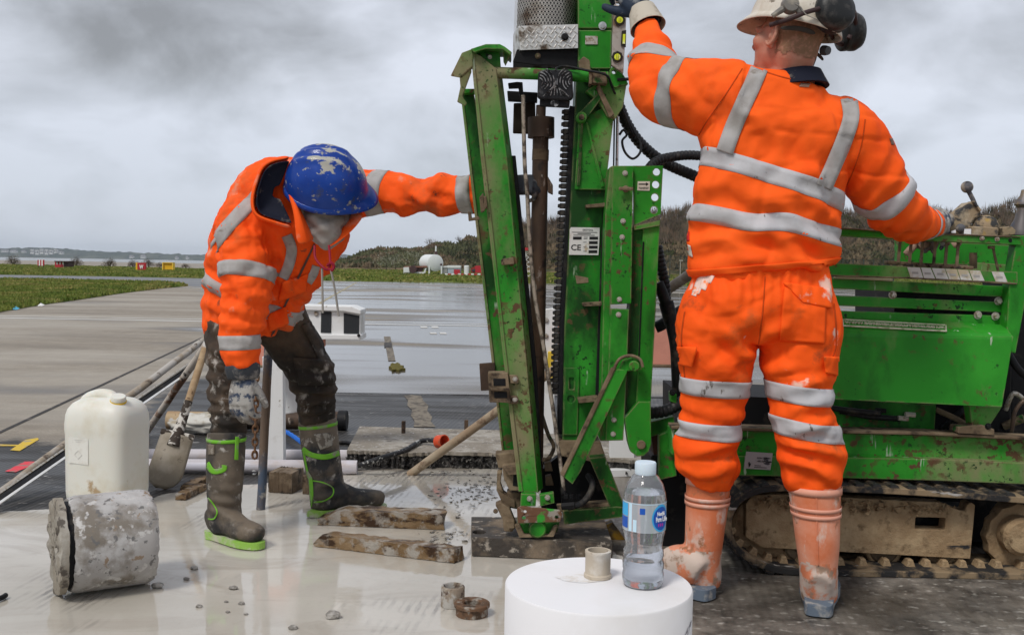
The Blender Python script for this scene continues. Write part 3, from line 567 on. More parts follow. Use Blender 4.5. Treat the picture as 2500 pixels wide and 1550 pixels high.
scrub('scrub_wood', 26000, (800, 1260), EVER, 'dark scrub wood covering the bank behind the tank', 21, 0.45, 0.2, 0.05, 0.99)
scrub('scrub_wood', 42000, (1130, 2700), SCRUB, 'brown winter scrub wood on the bank behind the rig', 22, 0.55, 0.6)
scrub('scrub_wood', 60000, (1190, 2700), TWIG, 'grey brown twiggy top growth of the wood behind the rig', 23, 0.075, 0.9, 0.55, 1.20, 13.0)
for i, px in enumerate([1050, 1128, 1208, 1236, 1262, 1300, 1345, 1385, 1420, 1600, 1618, 1636, 1655, 1672, 1690, 2040, 2056, 2075, 2094, 2115, 2136, 2440, 2456, 2470, 2490]):
    Y = BANKY - 4 + (i * 7 % 11) * 0.4; zt = np.interp(px, [p[0] for p in TOP], [p[1] for p in TOP]); b_ = at(px, zt, Y); hgt_ = rh.uniform(3.2, 5.8) * (1.15 if px > 1250 else 0.9)
    if i == 0:
        tree(1, (b_.x, b_.y, b_.z * 0.75), 3.9, 'bare_tree', 'single bare tree standing up behind the white tank', 'bare trees on the bank', 0.4, 1.1)
    else: tree(i % 3, (b_.x, b_.y, b_.z * 0.72), hgt_, 'bare_tree', 'leafless tree in the belt along the top of the bank', 'bare trees on the bank', i * 1.7, 0.85)
for i, (px, py, lb) in enumerate([(965, 630, 'white blossoming bush left of the tank, lower one'), (1012, 622, 'white blossoming bush nearest the left of the tank'), (942, 640, 'white blossoming bush furthest left on the bank'), (1036, 640, 'small pale blossoming bush right behind the tank')]):
    p = at(px, py, 94); r = random.Random(i); mb = MB()
    for k in range(420):
        c = p + Vector((r.gauss(0, 0.75), r.gauss(0, 0.3), r.gauss(0, 0.36))); d = Vector((r.uniform(-1, 1), r.uniform(-1, 1), r.uniform(-1, 1))) * 0.13
        mb.add([c, c + d, c + Vector((d.y, -d.z, d.x))], [(0, 1, 2)])
    e_ = empty('blossom_bush', (p.x, p.y, 0), lb, 'bush', 'blossoming bushes on the bank'); mb.build('crown', BLOSS, e_, recalc=False)
    mb = MB(); mb.tube([(p.x, p.y + .2, 0), (p.x + .1, p.y + .1, p.z * 0.6), (p.x, p.y, p.z)], [0.08, 0.06, 0.03], 5); mb.build('trunk', BARK, e_)
# fence in front of the wood
FENCE = M('dark_mesh_fence', (0.05, 0.055, 0.045), 0.7)
f0, f1 = at(1560, 690, 64), at(2180, 702, 64)
fe = empty('mesh_fence', (f0.x, f0.y, 0), 'dark mesh fence with posts in front of the wood', 'fence')
mb = MB()
for zr in (0.12, 1.0, 1.9): mb.bar((f0.x, f0.y, zr), (f1.x, f1.y, zr), 0.03, 0.03)
mb.build('rail', FENCE, fe)
nP = 26
for i in range(nP):
    t = i / (nP - 1); p = f0.lerp(f1, t); mb = MB(); mb.box((p.x, p.y - 0.03, 1.0), (0.08, 0.08, 2.0)); mb.build('post', FENCE, fe)
mb = MB()
for i in range(300):
    p = f0.lerp(f1, (i + 0.5) / 300); mb.box((p.x, p.y + 0.04, 1.0), (0.016, 0.012, 1.8))
o = mb.build('mesh', FENCE, fe); o['kind'] = 'stuff'
lp = at(1660, 690, 60); e_ = empty('lamp_post', (lp.x, lp.y, 0), 'thin grey lamp post standing at the fence', 'lamp post'); mb = MB(); mb.tube([(lp.x, lp.y, 0), (lp.x, lp.y, 1.5)], 0.03, 8); mb.build('pole', ZINC, e_)
mb = MB(); mb.box((lp.x + 0.05, lp.y, 1.55), (0.28, 0.12, 0.08)); mb.build('lamp_head', ZINC, e_, bevel=0.02)

# ================================================================== DRILLING RIG
rp_ = gnd(1500, 1340); rig = empty('drilling_rig', (rp_.x, rp_.y, 0), 'green tracked drilling rig with upright mast and muddy crawler track', 'drilling rig')
def pl(name, pix, Y, thick, mat=G0, parent=None, holes=(), bevel=0.0025, shift=0.0):
    mb = MB()
    if shift: mb.plate([at(x, y, Y) for x, y in pix], (shift, thick, 0))
    else: mb.ppl(pix, Y, thick, holes)
    return mb.build(name, mat, parent or rig, bevel=bevel, seg=2)
def bolt(px, py, Y, r, parent, mat=ZINC, n=6, h=0.008, washer=True):
    mb = MB(); p = at(px, py, Y); s = pxm(Y)
    if washer: mb.lathe(p, (0, -1, 0), [(0, 0), (r * s, 0), (r * s, 0.002), (0, 0.002)], 16)
    mb.lathe(p, (0, -1, 0), [(0, 0), (r * s * 0.72, 0), (r * s * 0.72, h * 0.8), (r * s * 0.6, h), (0, h)], n)
    return mb.build('bolt', mat, parent)
def pin(name, px, py, Y, r, thick, mat, parent, n=24, bev=0.15):
    mb = MB(); p = at(px, py, Y); q = r * pxm(Y); mb.lathe(p, (0, 1, 0), [(0, 0), (q * (1 - bev), 0), (q, q * bev), (q, thick), (0, thick)], n); return mb.build(name, mat, parent, auto=35)
def pipe(name, pix, r, mat, parent, n=12, smooth=6, corr=0.0, pitch=0.016):
    """pix: (px,py,Y) points; r in photo pixels; corr: corrugation depth in metres"""
    pts = catmull([at(*p) for p in pix], smooth); rr = r * pxm(pix[0][2]); mb = MB()
    if corr:
        ln = [0.0]
        for a, b in zip(pts[:-1], pts[1:]): ln.append(ln[-1] + (b - a).length)
        tot = ln[-1]; k = int(tot / pitch * 4); q = []; rs_ = []
        for i in range(k + 1):
            s_ = tot * i / k; j = min(max(np.searchsorted(ln, s_) - 1, 0), len(pts) - 2); t_ = (s_ - ln[j]) / max(ln[j + 1] - ln[j], 1e-9)
            q.append(pts[j].lerp(pts[j + 1], t_)); rs_.append(rr - (corr if i % 4 in (0,) else 0.0))
        mb.tube(q, rs_, n)
    else: mb.tube(pts, rr, n)
    return mb.build(name, mat, parent, auto=50)

# ---- guard frame in front of the rods
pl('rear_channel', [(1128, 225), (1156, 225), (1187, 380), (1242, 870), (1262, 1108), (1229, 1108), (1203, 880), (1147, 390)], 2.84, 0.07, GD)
pl('rear_channel_edge', [(1124, 226), (1130, 226), (1150, 390), (1207, 880), (1231, 1108), (1226, 1108), (1200, 880), (1143, 390)], 2.835, 0.07, G2)
fc = pl('front_channel', [(1155, 127), (1174, 138), (1211, 168), (1237, 380), (1284, 870), (1314, 1202), (1275, 1202), (1234, 860), (1181, 380)], 2.74, 0.07, G2, shift=0.02)
pl('front_channel_edge', [(1149, 128), (1156, 128), (1183, 380), (1236, 860), (1277, 1200), (1266, 1200), (1227, 860), (1173, 380)], 2.735, 0.075, G2, shift=0.0)
pl('rubber_seal', [(1249, 380), (1259, 380), (1311, 900), (1327, 1196), (1315, 1196), (1297, 880)], 2.80, 0.02, BLACK)
cap = pl('top_cap', [(1149, 120), (1186, 108), (1220, 108), (1232, 114), (1249, 127), (1247, 136), (1228, 121), (1186, 120), (1157, 129)], 2.72, 0.14, G1)
pl('top_flap', [(1153, 119), (1127, 129), (1099, 186), (1121, 190), (1153, 162)], 2.73, 0.012, G2, shift=0.01)
pl('top_flap', [(1228, 116), (1250, 128), (1234, 160), (1229, 150)], 2.75, 0.02, GD)
pl('lower_flap', [(1122, 190), (1150, 164), (1151, 176), (1129, 236), (1140, 252), (1136, 259), (1116, 249), (1124, 212)], 2.77, 0.01, G2)
bx1 = pl('head_box', [(1164, 121), (1220, 121), (1223, 166), (1212, 168), (1176, 140)], 2.765, 0.08, G0); bolt(1196, 140, 2.763, 5, bx1)
pl('cross_plate', [(1128, 217), (1160, 217), (1160, 227), (1130, 228)], 2.80, 0.05, G1)
arm = pipe('cross_arm', [(1205, 178, 2.76), (1300, 181, 2.76), (1484, 190, 2.76)], 14, G2, rig, 16, 1)
pl('arm_end_block', [(1441, 173), (1480, 176), (1483, 205), (1442, 203)], 2.735, 0.05, MUDSTEEL)
pl('arm_end_strap', [(1438, 170), (1445, 170), (1445, 206), (1439, 206)], 2.73, 0.06, MUDSTEEL)
# ---- work lamp on the cross arm
LAMPB = M('black_lamp_casting', (0.022, 0.022, 0.024), 0.4, 0.3, [dict(c=(0.09, 0.09, 0.09), s=50, lo=0.6, hi=0.75)])
lamp = pl('work_lamp', [(1314, 176), (1330, 169), (1390, 170), (1398, 178), (1400, 240), (1388, 246), (1322, 243), (1312, 236)], 2.70, 0.035, LAMPB, bevel=0.006)
FINM = M('worn_fin_metal', (0.33, 0.33, 0.33), 0.4, 0.6, [dict(c=(0.02, 0.02, 0.02), s=40, lo=0.42, hi=0.52)])
mb = MB()
for cxp, sgn in ((1316, 1), (1397, -1)):
    for q, rr_ in enumerate((9, 16, 23, 30, 37)):
        a0, a1 = (-80, 60) if q < 3 else (-60, 35)
        mb.tube([at(cxp + sgn * rr_ * math.cos(R(a)), 200 + rr_ * math.sin(R(a)), 2.695) for a in range(a0, a1, 12)], 0.0018, 5)
for q in range(4): mb.tube([at(1326 + q * 9, 236 - q * 1, 2.695), at(1340 + q * 5, 222 - q * 4, 2.695), at(1356, 212 - q * 6, 2.695), at(1374 - q * 5, 222 - q * 4, 2.695), at(1388 - q * 9, 236 - q, 2.695)], 0.0018, 5)
o = mb.build('cooling_fin', FINM, lamp); o['kind'] = 'stuff'
pl('lamp_bracket', [(1318, 243), (1392, 247), (1390, 262), (1318, 258)], 2.71, 0.03, BLACK, lamp)
mb = MB(); p = at(1354, 252, 2.708); mb.lathe(p, (0, -1, 0), [(0, 0), (0.014, 0), (0.014, 0.002), (0, 0.002)], 20); mb.build('lamp_badge', FINM, lamp)
pipe('lamp_cable', [(1356, 175, 2.70), (1362, 165, 2.72), (1385, 163, 2.74), (1430, 172, 2.73), (1480, 184, 2.72), (1495, 215, 2.76), (1520, 270, 2.80), (1545, 330, 2.84)], 3, BLACKRUB, rig, 8)
# ---- gear head: perforated guard, chequer-plate band
def perforated(c, rad, z0, z1, a0, a1, nu, nv, parent):
    mb = MB(); du = (a1 - a0) / nu; dv = (z1 - z0) / nv
    for j in range(nv):
        for i in range(nu + 1):
            u0 = a0 + (i - 0.5 * (j % 2)) * du; ring = []; brd = []
            for k in range(8):
                t_ = (k + 0.5) * math.pi / 4; hx, hy = math.cos(t_) * 0.33, math.sin(t_) * 0.36
                s_ = max(abs(math.cos(t_)), abs(math.sin(t_))); bx2, by2 = math.cos(t_) / s_ * 0.5, math.sin(t_) / s_ * 0.5
                for lst, (xx, yy) in ((ring, (hx, hy)), (brd, (bx2, by2))):
                    a = min(max(u0 + (xx + 0.5) * du, a0), a1); z = z0 + (j + 0.5 + yy) * dv; lst.append(Vector((c.x + rad * math.cos(a) + (z - c.z) * 0.02, c.y + rad * math.sin(a), z)))
            if i in (0, nu): continue
            mb.add(ring + brd, [(k, 8 + k, 8 + (k + 1) % 8, (k + 1) % 8) for k in range(8)])
    return mb
gc = at(1335, 60, 2.90); za_, zb_ = at(1335, 66, 2.8).z, at(1335, -90, 2.8).z
gh = perforated(gc, 0.122, za_, zb_, R(176), R(330), 26, 22, rig).build('perforated_guard', M('perforated_steel', (0.50, 0.47, 0.42), 0.4, 0.7, [dict(c=(0.14, 0.09, 0.06), s=9, lo=0.50, hi=0.64, d=7, r=0.7), dict(c=(0.75, 0.73, 0.7), s=6, lo=0.56, hi=0.7, off=6)]), rig, recalc=False)
mb = MB(); mb.lathe((gc.x, gc.y, za_ - 0.02), (0.02, 0, 1), [(0, 0), (0.113, 0), (0.113, zb_ - za_ + 0.1), (0, zb_ - za_ + 0.1)], 36); mb.build('gear_head', BLACK, rig, auto=40)
mb = MB(); A_ = [at(1266, 64, 2.79), at(1411, 60, 2.78), at(1411, 118, 2.78), at(1270, 123, 2.79)]; Bk = [at(1253, 85, 2.88), at(1252, 152, 2.88)]
mb.plate([A_[0], A_[1], A_[2], A_[3]], (0, 0.006, 0)); mb.add([A_[0], A_[3], Bk[1], Bk[0]], [(0, 1, 2, 3)]); mb.add([v + Vector((0.006, 0, 0)) for v in (A_[0], A_[3], Bk[1], Bk[0])], [(3, 2, 1, 0)])
ck = mb.build('chequer_band', ALU, rig, recalc=False)
mb = MB(); rr_ = random.Random(2)
for j in range(5):
    for i in range(12):
        cx_, cy_ = 1275 + i * 11.5 + (j % 2) * 4, 68 + j * 11; a = R(55) if (i + j) % 2 else R(-35)
        c = at(cx_, cy_, 2.779); mb.bar(c - Vector((math.cos(a), 0, math.sin(a))) * 0.0075, c + Vector((math.cos(a), 0, math.sin(a))) * 0.0075, 0.0035, 0.004)
o = mb.build('tread_pattern', ALU, ck, bevel=0.001); o['kind'] = 'stuff'
bolt(1379, 91, 2.776, 9, ck, BLACK)
pl('gear_underside', [(1262, 121), (1411, 115), (1411, 166), (1350, 160), (1300, 158), (1252, 152)], 2.80, 0.16, BLACK)
for (a, b, c, d) in ((1302, 150, 1322, 172), (1336, 155, 1346, 170), (1362, 150, 1376, 170)): pl('spindle_block', [(a, b), (c, b), (c, d), (a, d)], 2.84, 0.03, MUDSTEEL if a < 1330 else BLACK)
pl('gear_lug', [(1412, 150), (1425, 138), (1440, 148), (1442, 172), (1415, 172)], 2.77, 0.02, MUDSTEEL); bolt(1313, 137, 2.797, 7, rig, MUDSTEEL)
# ---- mast
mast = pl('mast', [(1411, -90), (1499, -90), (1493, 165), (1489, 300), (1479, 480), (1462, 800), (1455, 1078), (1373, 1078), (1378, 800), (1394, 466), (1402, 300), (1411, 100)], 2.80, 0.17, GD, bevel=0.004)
pl('mast_upper_plate', [(1411, -90), (1499, -90), (1494, 70), (1411, 70)], 2.792, 0.007, G1, mast)
pl('mast_lower_plate', [(1411, 74), (1494, 74), (1491, 168), (1428, 168), (1411, 150)], 2.793, 0.006, G1, mast)
pl('mast_swing_plate', [(1417, 291), (1500, 250), (1497, 300), (1478, 464), (1403, 463), (1413, 300)], 2.785, 0.014, G0, mast)
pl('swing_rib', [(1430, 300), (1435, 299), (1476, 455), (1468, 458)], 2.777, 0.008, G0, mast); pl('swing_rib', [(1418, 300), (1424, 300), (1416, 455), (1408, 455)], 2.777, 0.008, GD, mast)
mb = MB(); p = at(1444, 99, 2.7905); mb.box(p, (0.045, 0.002, 0.030)); mb.build('stamped_plate', ZINC, mast, bevel=0.001)
bolt(1471, 64, 2.792, 10, mast, CHROME, 16)
pl('swing_bracket', [(1430, 222), (1470, 196), (1512, 190), (1530, 205), (1521, 262), (1502, 292), (1482, 284), (1462, 250)], 2.77, 0.05, G2, mast)
pl('swing_bracket_rib', [(1455, 214), (1463, 206), (1500, 280), (1488, 288)], 2.755, 0.016, MUDSTEEL, mast)
pl('swing_bracket_arm', [(1414, 276), (1462, 226), (1472, 236), (1428, 296)], 2.762, 0.02, GD, mast); pin('swing_pivot', 1420, 286, 2.752, 13, 0.04, G1, mast); pin('pivot_pin', 1420, 286, 2.745, 7, 0.02, MUDSTEEL, mast)
pl('mast_ear', [(1490, 168), (1500, 160), (1512, 168), (1528, 192), (1534, 206), (1500, 215), (1486, 190)], 2.765, 0.03, G1, mast, holes=[(1499, 176, 5)])
pipe('cable_stub', [(1508, 195, 2.76), (1530, 194, 2.75), (1560, 192, 2.74)], 4, BLACKRUB, mast, 8)
pl('chain_guide', [(1391, 258), (1411, 262), (1396, 466), (1379, 800), (1373, 1060), (1361, 1060), (1367, 800), (1384, 466)], 2.815, 0.09, BLACK, mast)
lk = MB(); lk.box((0.004, 0, 0), (0.022, 0.022, 0.0195)); lk.box((-0.009, -0.002, 0), (0.009, 0.026, 0.013)); lko = lk.build('chain_link', BLACKRUB, mast, bevel=0.003)
cpth = catmull([at(1381, 258, 2.83), at(1374, 430, 2.83), at(1364, 640, 2.83), at(1357, 793, 2.83), at(1354, 890, 2.83), at(1352, 965, 2.83)], 40)
ac = 0; lastp = cpth[0]; first = True
for a, b in zip(cpth[:-1], cpth[1:]):
    ac += (b - a).length
    if ac >= 0.0195:
        ac = 0
        if first: lko.location = b; first = False
        else:
            c = lko.copy(); COL.objects.link(c); c.parent = mast; c.matrix_parent_inverse = lko.matrix_parent_inverse.copy(); c.location = b
pl('mast_gap_shade', [(1471, 512), (1487, 512), (1470, 985), (1453, 985)], 2.794, 0.01, BLACK, mast)  # black plate standing for the shaded gap beside the mast
for q in ([(1430, 500), (1488, 494), (1487, 504), (1432, 507)], [(1423, 740), (1480, 736), (1479, 746), (1424, 748)], [(1411, 974), (1460, 968), (1459, 980), (1413, 984)]): pl('mast_tab', q, 2.755, 0.06, MUDSTEEL, mast)
lpn = pl('mast_foot_plate', [(1379, 897), (1415, 897), (1410, 1062), (1374, 1062)], 2.794, 0.008, GD, mast, holes=[(1394, 974, 9), [(1390, 922), (1401, 922), (1401, 950), (1390, 950)]])
pl('paint_chip', [(1404, 672), (1436, 678), (1437, 690), (1408, 693)], 2.7985, 0.002, MUDSTEEL, mast)
# CE plate
PLATEW = M('printed_plate_white', (0.62, 0.61, 0.59), 0.5, 0, [dict(c=(0.42, 0.33, 0.22), s=26, lo=0.6, hi=0.72)]); INK = M('black_print', (0.015, 0.015, 0.016), 0.6)
cep = pl('rating_plate', [(1394, 555), (1464, 556), (1463, 590), (1461, 623), (1389, 622), (1391, 560)], 2.790, 0.003, PLATEW, mast, bevel=0)
def ptext(name, s, px, py, Y, hpx, wpx, mat, parent, px2=None, ext=0.0003, bold=0.0, slope=0.02, yslope=0.0):
    o = at(px, py, Y); x = at(px + 10, py + 10 * slope, Y + yslope * 10 * pxm(Y)) - o; return text(name, s, mat, parent, o, x, (0, 0, 1), hpx * pxm(Y), wpx * pxm(Y), ext, bold)
ptext('lettering', 'CE', 1406, 605, 2.7895, 14, 24, INK, cep, bold=0.0004)
ptext('lettering', 'GEOTOOL', 1435, 562, 2.7895, 4.5, 26, INK, cep)
for (a, y) in ((1428, 567.5), (1428, 571.5), (1426, 575)): ptext('lettering', 'GEOTOOL GMBH', a, y, 2.7895, 2.2, 58 if y < 574 else 48, INK, cep) if False else None
for q in ([(1399, 578), (1420, 578), (1420, 585), (1399, 585)], [(1439, 578), (1460, 578), (1460, 585), (1439, 585)], [(1438, 589), (1459, 589), (1459, 596), (1438, 596)], [(1438, 600), (1459, 600), (1459, 607), (1438, 607)], [(1437, 611), (1458, 611), (1458, 618), (1437, 618)],
          [(1396, 566.5), (1458, 567), (1458, 568.2), (1396, 567.7)], [(1410, 570), (1442, 570.2), (1442, 571.4), (1410, 571.2)], [(1400, 573.5), (1452, 574), (1452, 575.3), (1400, 574.8)], [(1425, 579), (1435, 579), (1435, 580), (1425, 580)], [(1425, 582.5), (1434, 582.5), (1434, 583.5), (1425, 583.5)], [(1424, 591), (1432, 591), (1432, 592), (1424, 592)], [(1424, 603), (1432, 603), (1432, 604), (1424, 604)], [(1424, 613), (1432, 613), (1432, 614), (1424, 614)]):
    pl('printed_box', q, 2.7893, 0.001, INK, cep, bevel=0)
# ---- side post with transport plate
sp = pl('side_post', [(1545, 405), (1619, 405), (1613, 523), (1547, 551)], 2.715, 0.010, G0, holes=[(1603, 420, 9), (1601, 451, 9), (1599, 482, 9), (1597, 513, 9)])
pl('side_post_flange', [(1489, 408), (1497, 405), (1484, 1076), (1465, 1076), (1478, 520)], 2.71, 0.10, G1, sp)
st1 = pl('post_strip', [(1495, 405), (1546, 405), (1541, 741), (1491, 744)], 2.70, 0.012, G0, sp)
st2 = pl('post_strip', [(1491, 753), (1536, 755), (1531, 890), (1522, 1075), (1478, 1076), (1486, 880)], 2.70, 0.012, G0, sp)
pl('post_box', [(1544, 553), (1573, 553), (1566, 760), (1556, 985), (1526, 1020), (1536, 760)], 2.725, 0.09, GD, sp)
pl('post_box', [(1570, 556), (1611, 548), (1601, 760), (1589, 985), (1553, 985), (1562, 760)], 2.715, 0.10, G0, sp)
pl('post_lip', [(1547, 552), (1612, 538), (1611, 551), (1549, 562)], 2.705, 0.03, G1, sp)
pl('post_groove_line', [(1569, 590), (1573, 590), (1562, 870), (1558, 870)], 2.712, 0.004, BLACK, sp)  # black strip laid on for the dark groove between strip and box
lug = pl('pivot_lug', [(1559, 980), (1589, 980), (1590, 1084), (1584, 1102), (1571, 1113), (1556, 1114), (1540, 1103), (1533, 1080), (1525, 1020)], 2.70, 0.05, G0, sp); pin('pivot_pin', 1566, 1086, 2.692, 11, 0.05, MUDSTEEL, lug)
for (x, y, q) in ((1526, 423, st1), (1521, 540, st1), (1519, 579, st1), (1512, 731, st1), (1510, 768, st2), (1499, 1025, st2), (1497, 1059, st2)): bolt(x, y, 2.70, 6.5, q)
mb = MB(); p = at(1527, 462, 2.695); mb.lathe(p, (0, -1, 0), [(0, 0), (0.012, 0), (0.012, 0.012), (0, 0.014)], 16); mb.box(p + Vector((0, -0.014, 0)), (0.050, 0.010, 0.012)); mb.build('latch_knob', MUDSTEEL, st1, bevel=0.003)
trp = pl('transport_label', [(1557, 443), (1587, 443), (1586, 466), (1556, 465)], 2.713, 0.0015, M('cream_label', (0.62, 0.58, 0.48), 0.5), sp, bevel=0)
ptext('lettering', 'TRANSPORT', 1571.5, 460, 2.7125, 6, 25, INK, trp)
pl('arrow', [(1559, 448.6), (1577, 448.6), (1577, 445.5), (1584, 450), (1577, 454.5), (1577, 451.4), (1559, 451.4)], 2.7125, 0.0008, INK, trp, bevel=0)
# ---- diagonal strut
strut = pl('strut', [(1502, 900), (1534, 903), (1417, 1152), (1398, 1182), (1374, 1162)], 2.67, 0.022, G0); pl('strut_edge', [(1494, 898), (1503, 899), (1376, 1165), (1369, 1158)], 2.665, 0.03, MUDSTEEL, strut)
pipe('strut_loop', [(1498, 903, 2.67), (1512, 877, 2.67), (1538, 868, 2.67), (1562, 877, 2.67), (1569, 896, 2.67)], 4, MUDSTEEL, strut, 8); pin('strut_pin', 1549, 894, 2.655, 13, 0.05, G1, strut)
pl('strut_lug', [(1510, 905), (1520, 880), (1545, 872), (1566, 880), (1568, 902), (1534, 906)], 2.68, 0.02, G1, strut)
# ---- foot
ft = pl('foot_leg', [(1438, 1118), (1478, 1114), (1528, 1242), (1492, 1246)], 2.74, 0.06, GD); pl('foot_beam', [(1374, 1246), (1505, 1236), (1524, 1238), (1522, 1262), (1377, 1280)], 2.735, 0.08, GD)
pl('foot_block', [(1364, 1076), (1466, 1078), (1480, 1118), (1440, 1126), (1364, 1112)], 2.78, 0.18, MUDSTEEL); pl('foot_hollow_shade', [(1366, 1104), (1450, 1112), (1496, 1242), (1372, 1248)], 2.88, 0.08, BLACK)  # black block stands for the shaded hollow behind the foot leg
pl('foot_hollow_shade', [(1318, 1150), (1374, 1104), (1378, 1250), (1322, 1245)], 2.93, 0.05, BLACK); pl('foot_beam_top', [(1360, 1238), (1506, 1226), (1508, 1236), (1362, 1250)], 2.745, 0.06, MUDSTEEL)  # second black plate added to darken the open gap beside the foot
for q in ([(1272, 1205), (1310, 1206), (1308, 1236), (1270, 1236)], [(1317, 1208), (1352, 1202), (1354, 1228), (1319, 1236)]):
    t_ = pl('foot_tab', q, 2.72, 0.03, G1); bolt((q[0][0] + q[1][0]) / 2 + 2, (q[0][1] + q[2][1]) / 2 - 4, 2.719, 7, t_)
fp = pl('foot_plate', [(1262, 1243), (1266, 1238), (1274, 1236), (1367, 1245), (1373, 1255), (1368, 1274), (1264, 1277)], 2.69, 0.012, M('chipped_foot_plate', (0.30, 0.27, 0.23), 0.7, 0, [dict(c=(0.14, 0.07, 0.04), s=16, lo=0.5, hi=0.56, d=7), dict(c=(0.04, 0.30, 0.035), s=10, lo=0.56, hi=0.59, off=5)], bump=[(40, 0.5, 0.004)]), holes=[(1279, 1264, 5), (1282, 1249, 4), (1360, 1262, 5)])
pl('foot_socket', [(1262, 1276), (1366, 1274), (1360, 1298), (1330, 1306), (1276, 1306)], 2.73, 0.10, GD); pin('foot_ball', 1312, 1292, 2.70, 22, 0.06, GD, rig)
pl('foot_rim', [(1256, 1282), (1268, 1278), (1280, 1304), (1340, 1305), (1352, 1285), (1362, 1282), (1352, 1310), (1268, 1312)], 2.71, 0.02, MUDSTEEL)
for nm, q, Y, th in (('hinge_block', [(1209, 1108), (1256, 1104), (1259, 1140), (1217, 1143)], 2.79, 0.07), ('hinge_body', [(1226, 1138), (1266, 1138), (1274, 1198), (1244, 1198), (1230, 1168)], 2.76, 0.07),
        ('hinge_collar', [(1226, 1140), (1262, 1136), (1270, 1150), (1268, 1158), (1240, 1160)], 2.74, 0.10), ('hinge_hook', [(1214, 1152), (1226, 1150), (1222, 1180), (1230, 1204), (1258, 1222), (1258, 1240), (1228, 1232), (1212, 1196)], 2.77, 0.05),
        ('hinge_foot', [(1209, 1232), (1222, 1226), (1244, 1240), (1262, 1284), (1250, 1298), (1230, 1297), (1228, 1270)], 2.74, 0.05), ('hinge_foot_cap', [(1236, 1272), (1256, 1270), (1257, 1290), (1240, 1291)], 2.72, 0.03),
        ('hinge_step', [(1238, 1200), (1276, 1202), (1268, 1244), (1236, 1238)], 2.78, 0.06)):
    o = pl(nm, q, Y, th, MUDSTEEL, bevel=0.004); 
    if nm == 'hinge_body': pl('hinge_slot', [(1253, 1158), (1264, 1158), (1266, 1188), (1252, 1186)], Y - 0.001, 0.004, BLACK, o)
bolt(1210, 1247, 2.735, 6, rig, MUDSTEEL)
mc_ = pl('clamp_box', [(1191, 911), (1240, 910), (1247, 984), (1195, 982)], 2.715, 0.08, MUDSTEEL); pl('clamp_slot', [(1204, 924), (1234, 924), (1235, 942), (1205, 942)], 2.7135, 0.004, BLACK, mc_); pl('clamp_rib', [(1196, 948), (1242, 948), (1242, 953), (1196, 953)], 2.70, 0.02, MUDSTEEL, mc_); pl('clamp_slot', [(1206, 956), (1238, 956), (1239, 972), (1207, 972)], 2.7135, 0.004, BLACK, mc_)
for y in (925, 975): t_ = pl('clamp_lug', [(1243, y - 10), (1262, y - 9), (1267, y), (1264, y + 11), (1246, y + 11)], 2.725, 0.014, MUDSTEEL, mc_); bolt(1257, y, 2.724, 6, t_)
pl('clamp_back', [(1170, 888), (1208, 885), (1210, 952), (1174, 954)], 2.83, 0.02, M('rusty_brown_plate', (0.055, 0.035, 0.025), 0.7, 0, [dict(c=(0.10, 0.06, 0.04), s=8, lo=0.45, hi=0.6)]))
pl('catch', [(1224, 632), (1254, 628), (1256, 645), (1226, 648)], 2.715, 0.026, MUDSTEEL, bevel=0.004); pl('catch', [(1223, 634), (1228, 633), (1229, 646), (1224, 647)], 2.70, 0.016, MUDSTEEL)
for q in ([(1170, 482), (1180, 470), (1184, 515), (1174, 520)], [(1178, 480), (1187, 478), (1190, 506), (1180, 515)], [(1142, 516), (1150, 518), (1152, 532), (1168, 528), (1172, 536), (1144, 540)]): pl('latch', q, 2.72, 0.02, MUDSTEEL)
# ---- rods inside the frame
def vrod(name, top, bot, r, mat, parent=None, n=20): mb = MB(); mb.tube([at(*top), at(*top).lerp(at(*bot), 0.5), at(*bot)], r, n); return mb.build(name, mat, parent or rig, auto=40)
rod = vrod('drill_rod', (1320, 330, 2.88), (1306, 1180, 2.88), 0.030, RODM); vrod('rod_pin', (1321, 258, 2.88), (1320, 292, 2.88), 0.0185, RODM, rod); vrod('rod_collar', (1321, 288, 2.88), (1321, 337, 2.88), 0.050, RODM, rod); vrod('rod_sleeve', (1320, 366, 2.88), (1319, 392, 2.88), 0.0315, MUDSTEEL, rod)
pl('rod_clip', [(1336, 428), (1350, 452), (1350, 476), (1338, 470)], 2.86, 0.02, RODM, rod)
pl('dark_guard_plate', [(1254, 252), (1307, 250), (1308, 328), (1252, 326)], 2.93, 0.012, M('dark_brown_plate', (0.045, 0.032, 0.024), 0.7), bevel=0.004)
pl('guard_bar', [(1238, 222), (1312, 226), (1312, 250), (1240, 246)], 2.90, 0.03, BLACK); pl('pipe_fitting', [(1240, 203), (1262, 200), (1276, 201), (1278, 232), (1268, 236), (1266, 214), (1242, 215)], 2.80, 0.03, BLACK)
ROPE = M('muddy_cable', (0.34, 0.29, 0.235), 0.8, 0, [dict(c=(0.07, 0.055, 0.045), s=30, lo=0.45, hi=0.6)])
pipe('feed_cable', [(1277, 233, 2.78), (1281, 400, 2.78), (1287, 469, 2.78), (1293, 586, 2.79), (1306, 724, 2.79), (1327, 844, 2.79), (1333, 886, 2.79), (1355, 1032, 2.79), (1377, 1196, 2.77)], 5, ROPE, rig, 8)
pipe('cable_eye', [(1374, 1190, 2.775), (1378, 1205, 2.77)], 8, BLACK, rig, 8)
pipe('return_cable', [(1322, 1010, 2.90), (1338, 1060, 2.90), (1352, 1090, 2.88), (1340, 1118, 2.85), (1326, 1122, 2.82)], 5, MUDSTEEL, rig, 8)
for q in ((1330, 1130, 1350, 1150), (1332, 1165, 1352, 1185)): pl('foot_bracket', [(q[0], q[1]), (q[2] - 6, q[1] - 4), (q[2], q[3]), (q[0], q[3])], 2.86, 0.05, MUDSTEEL)
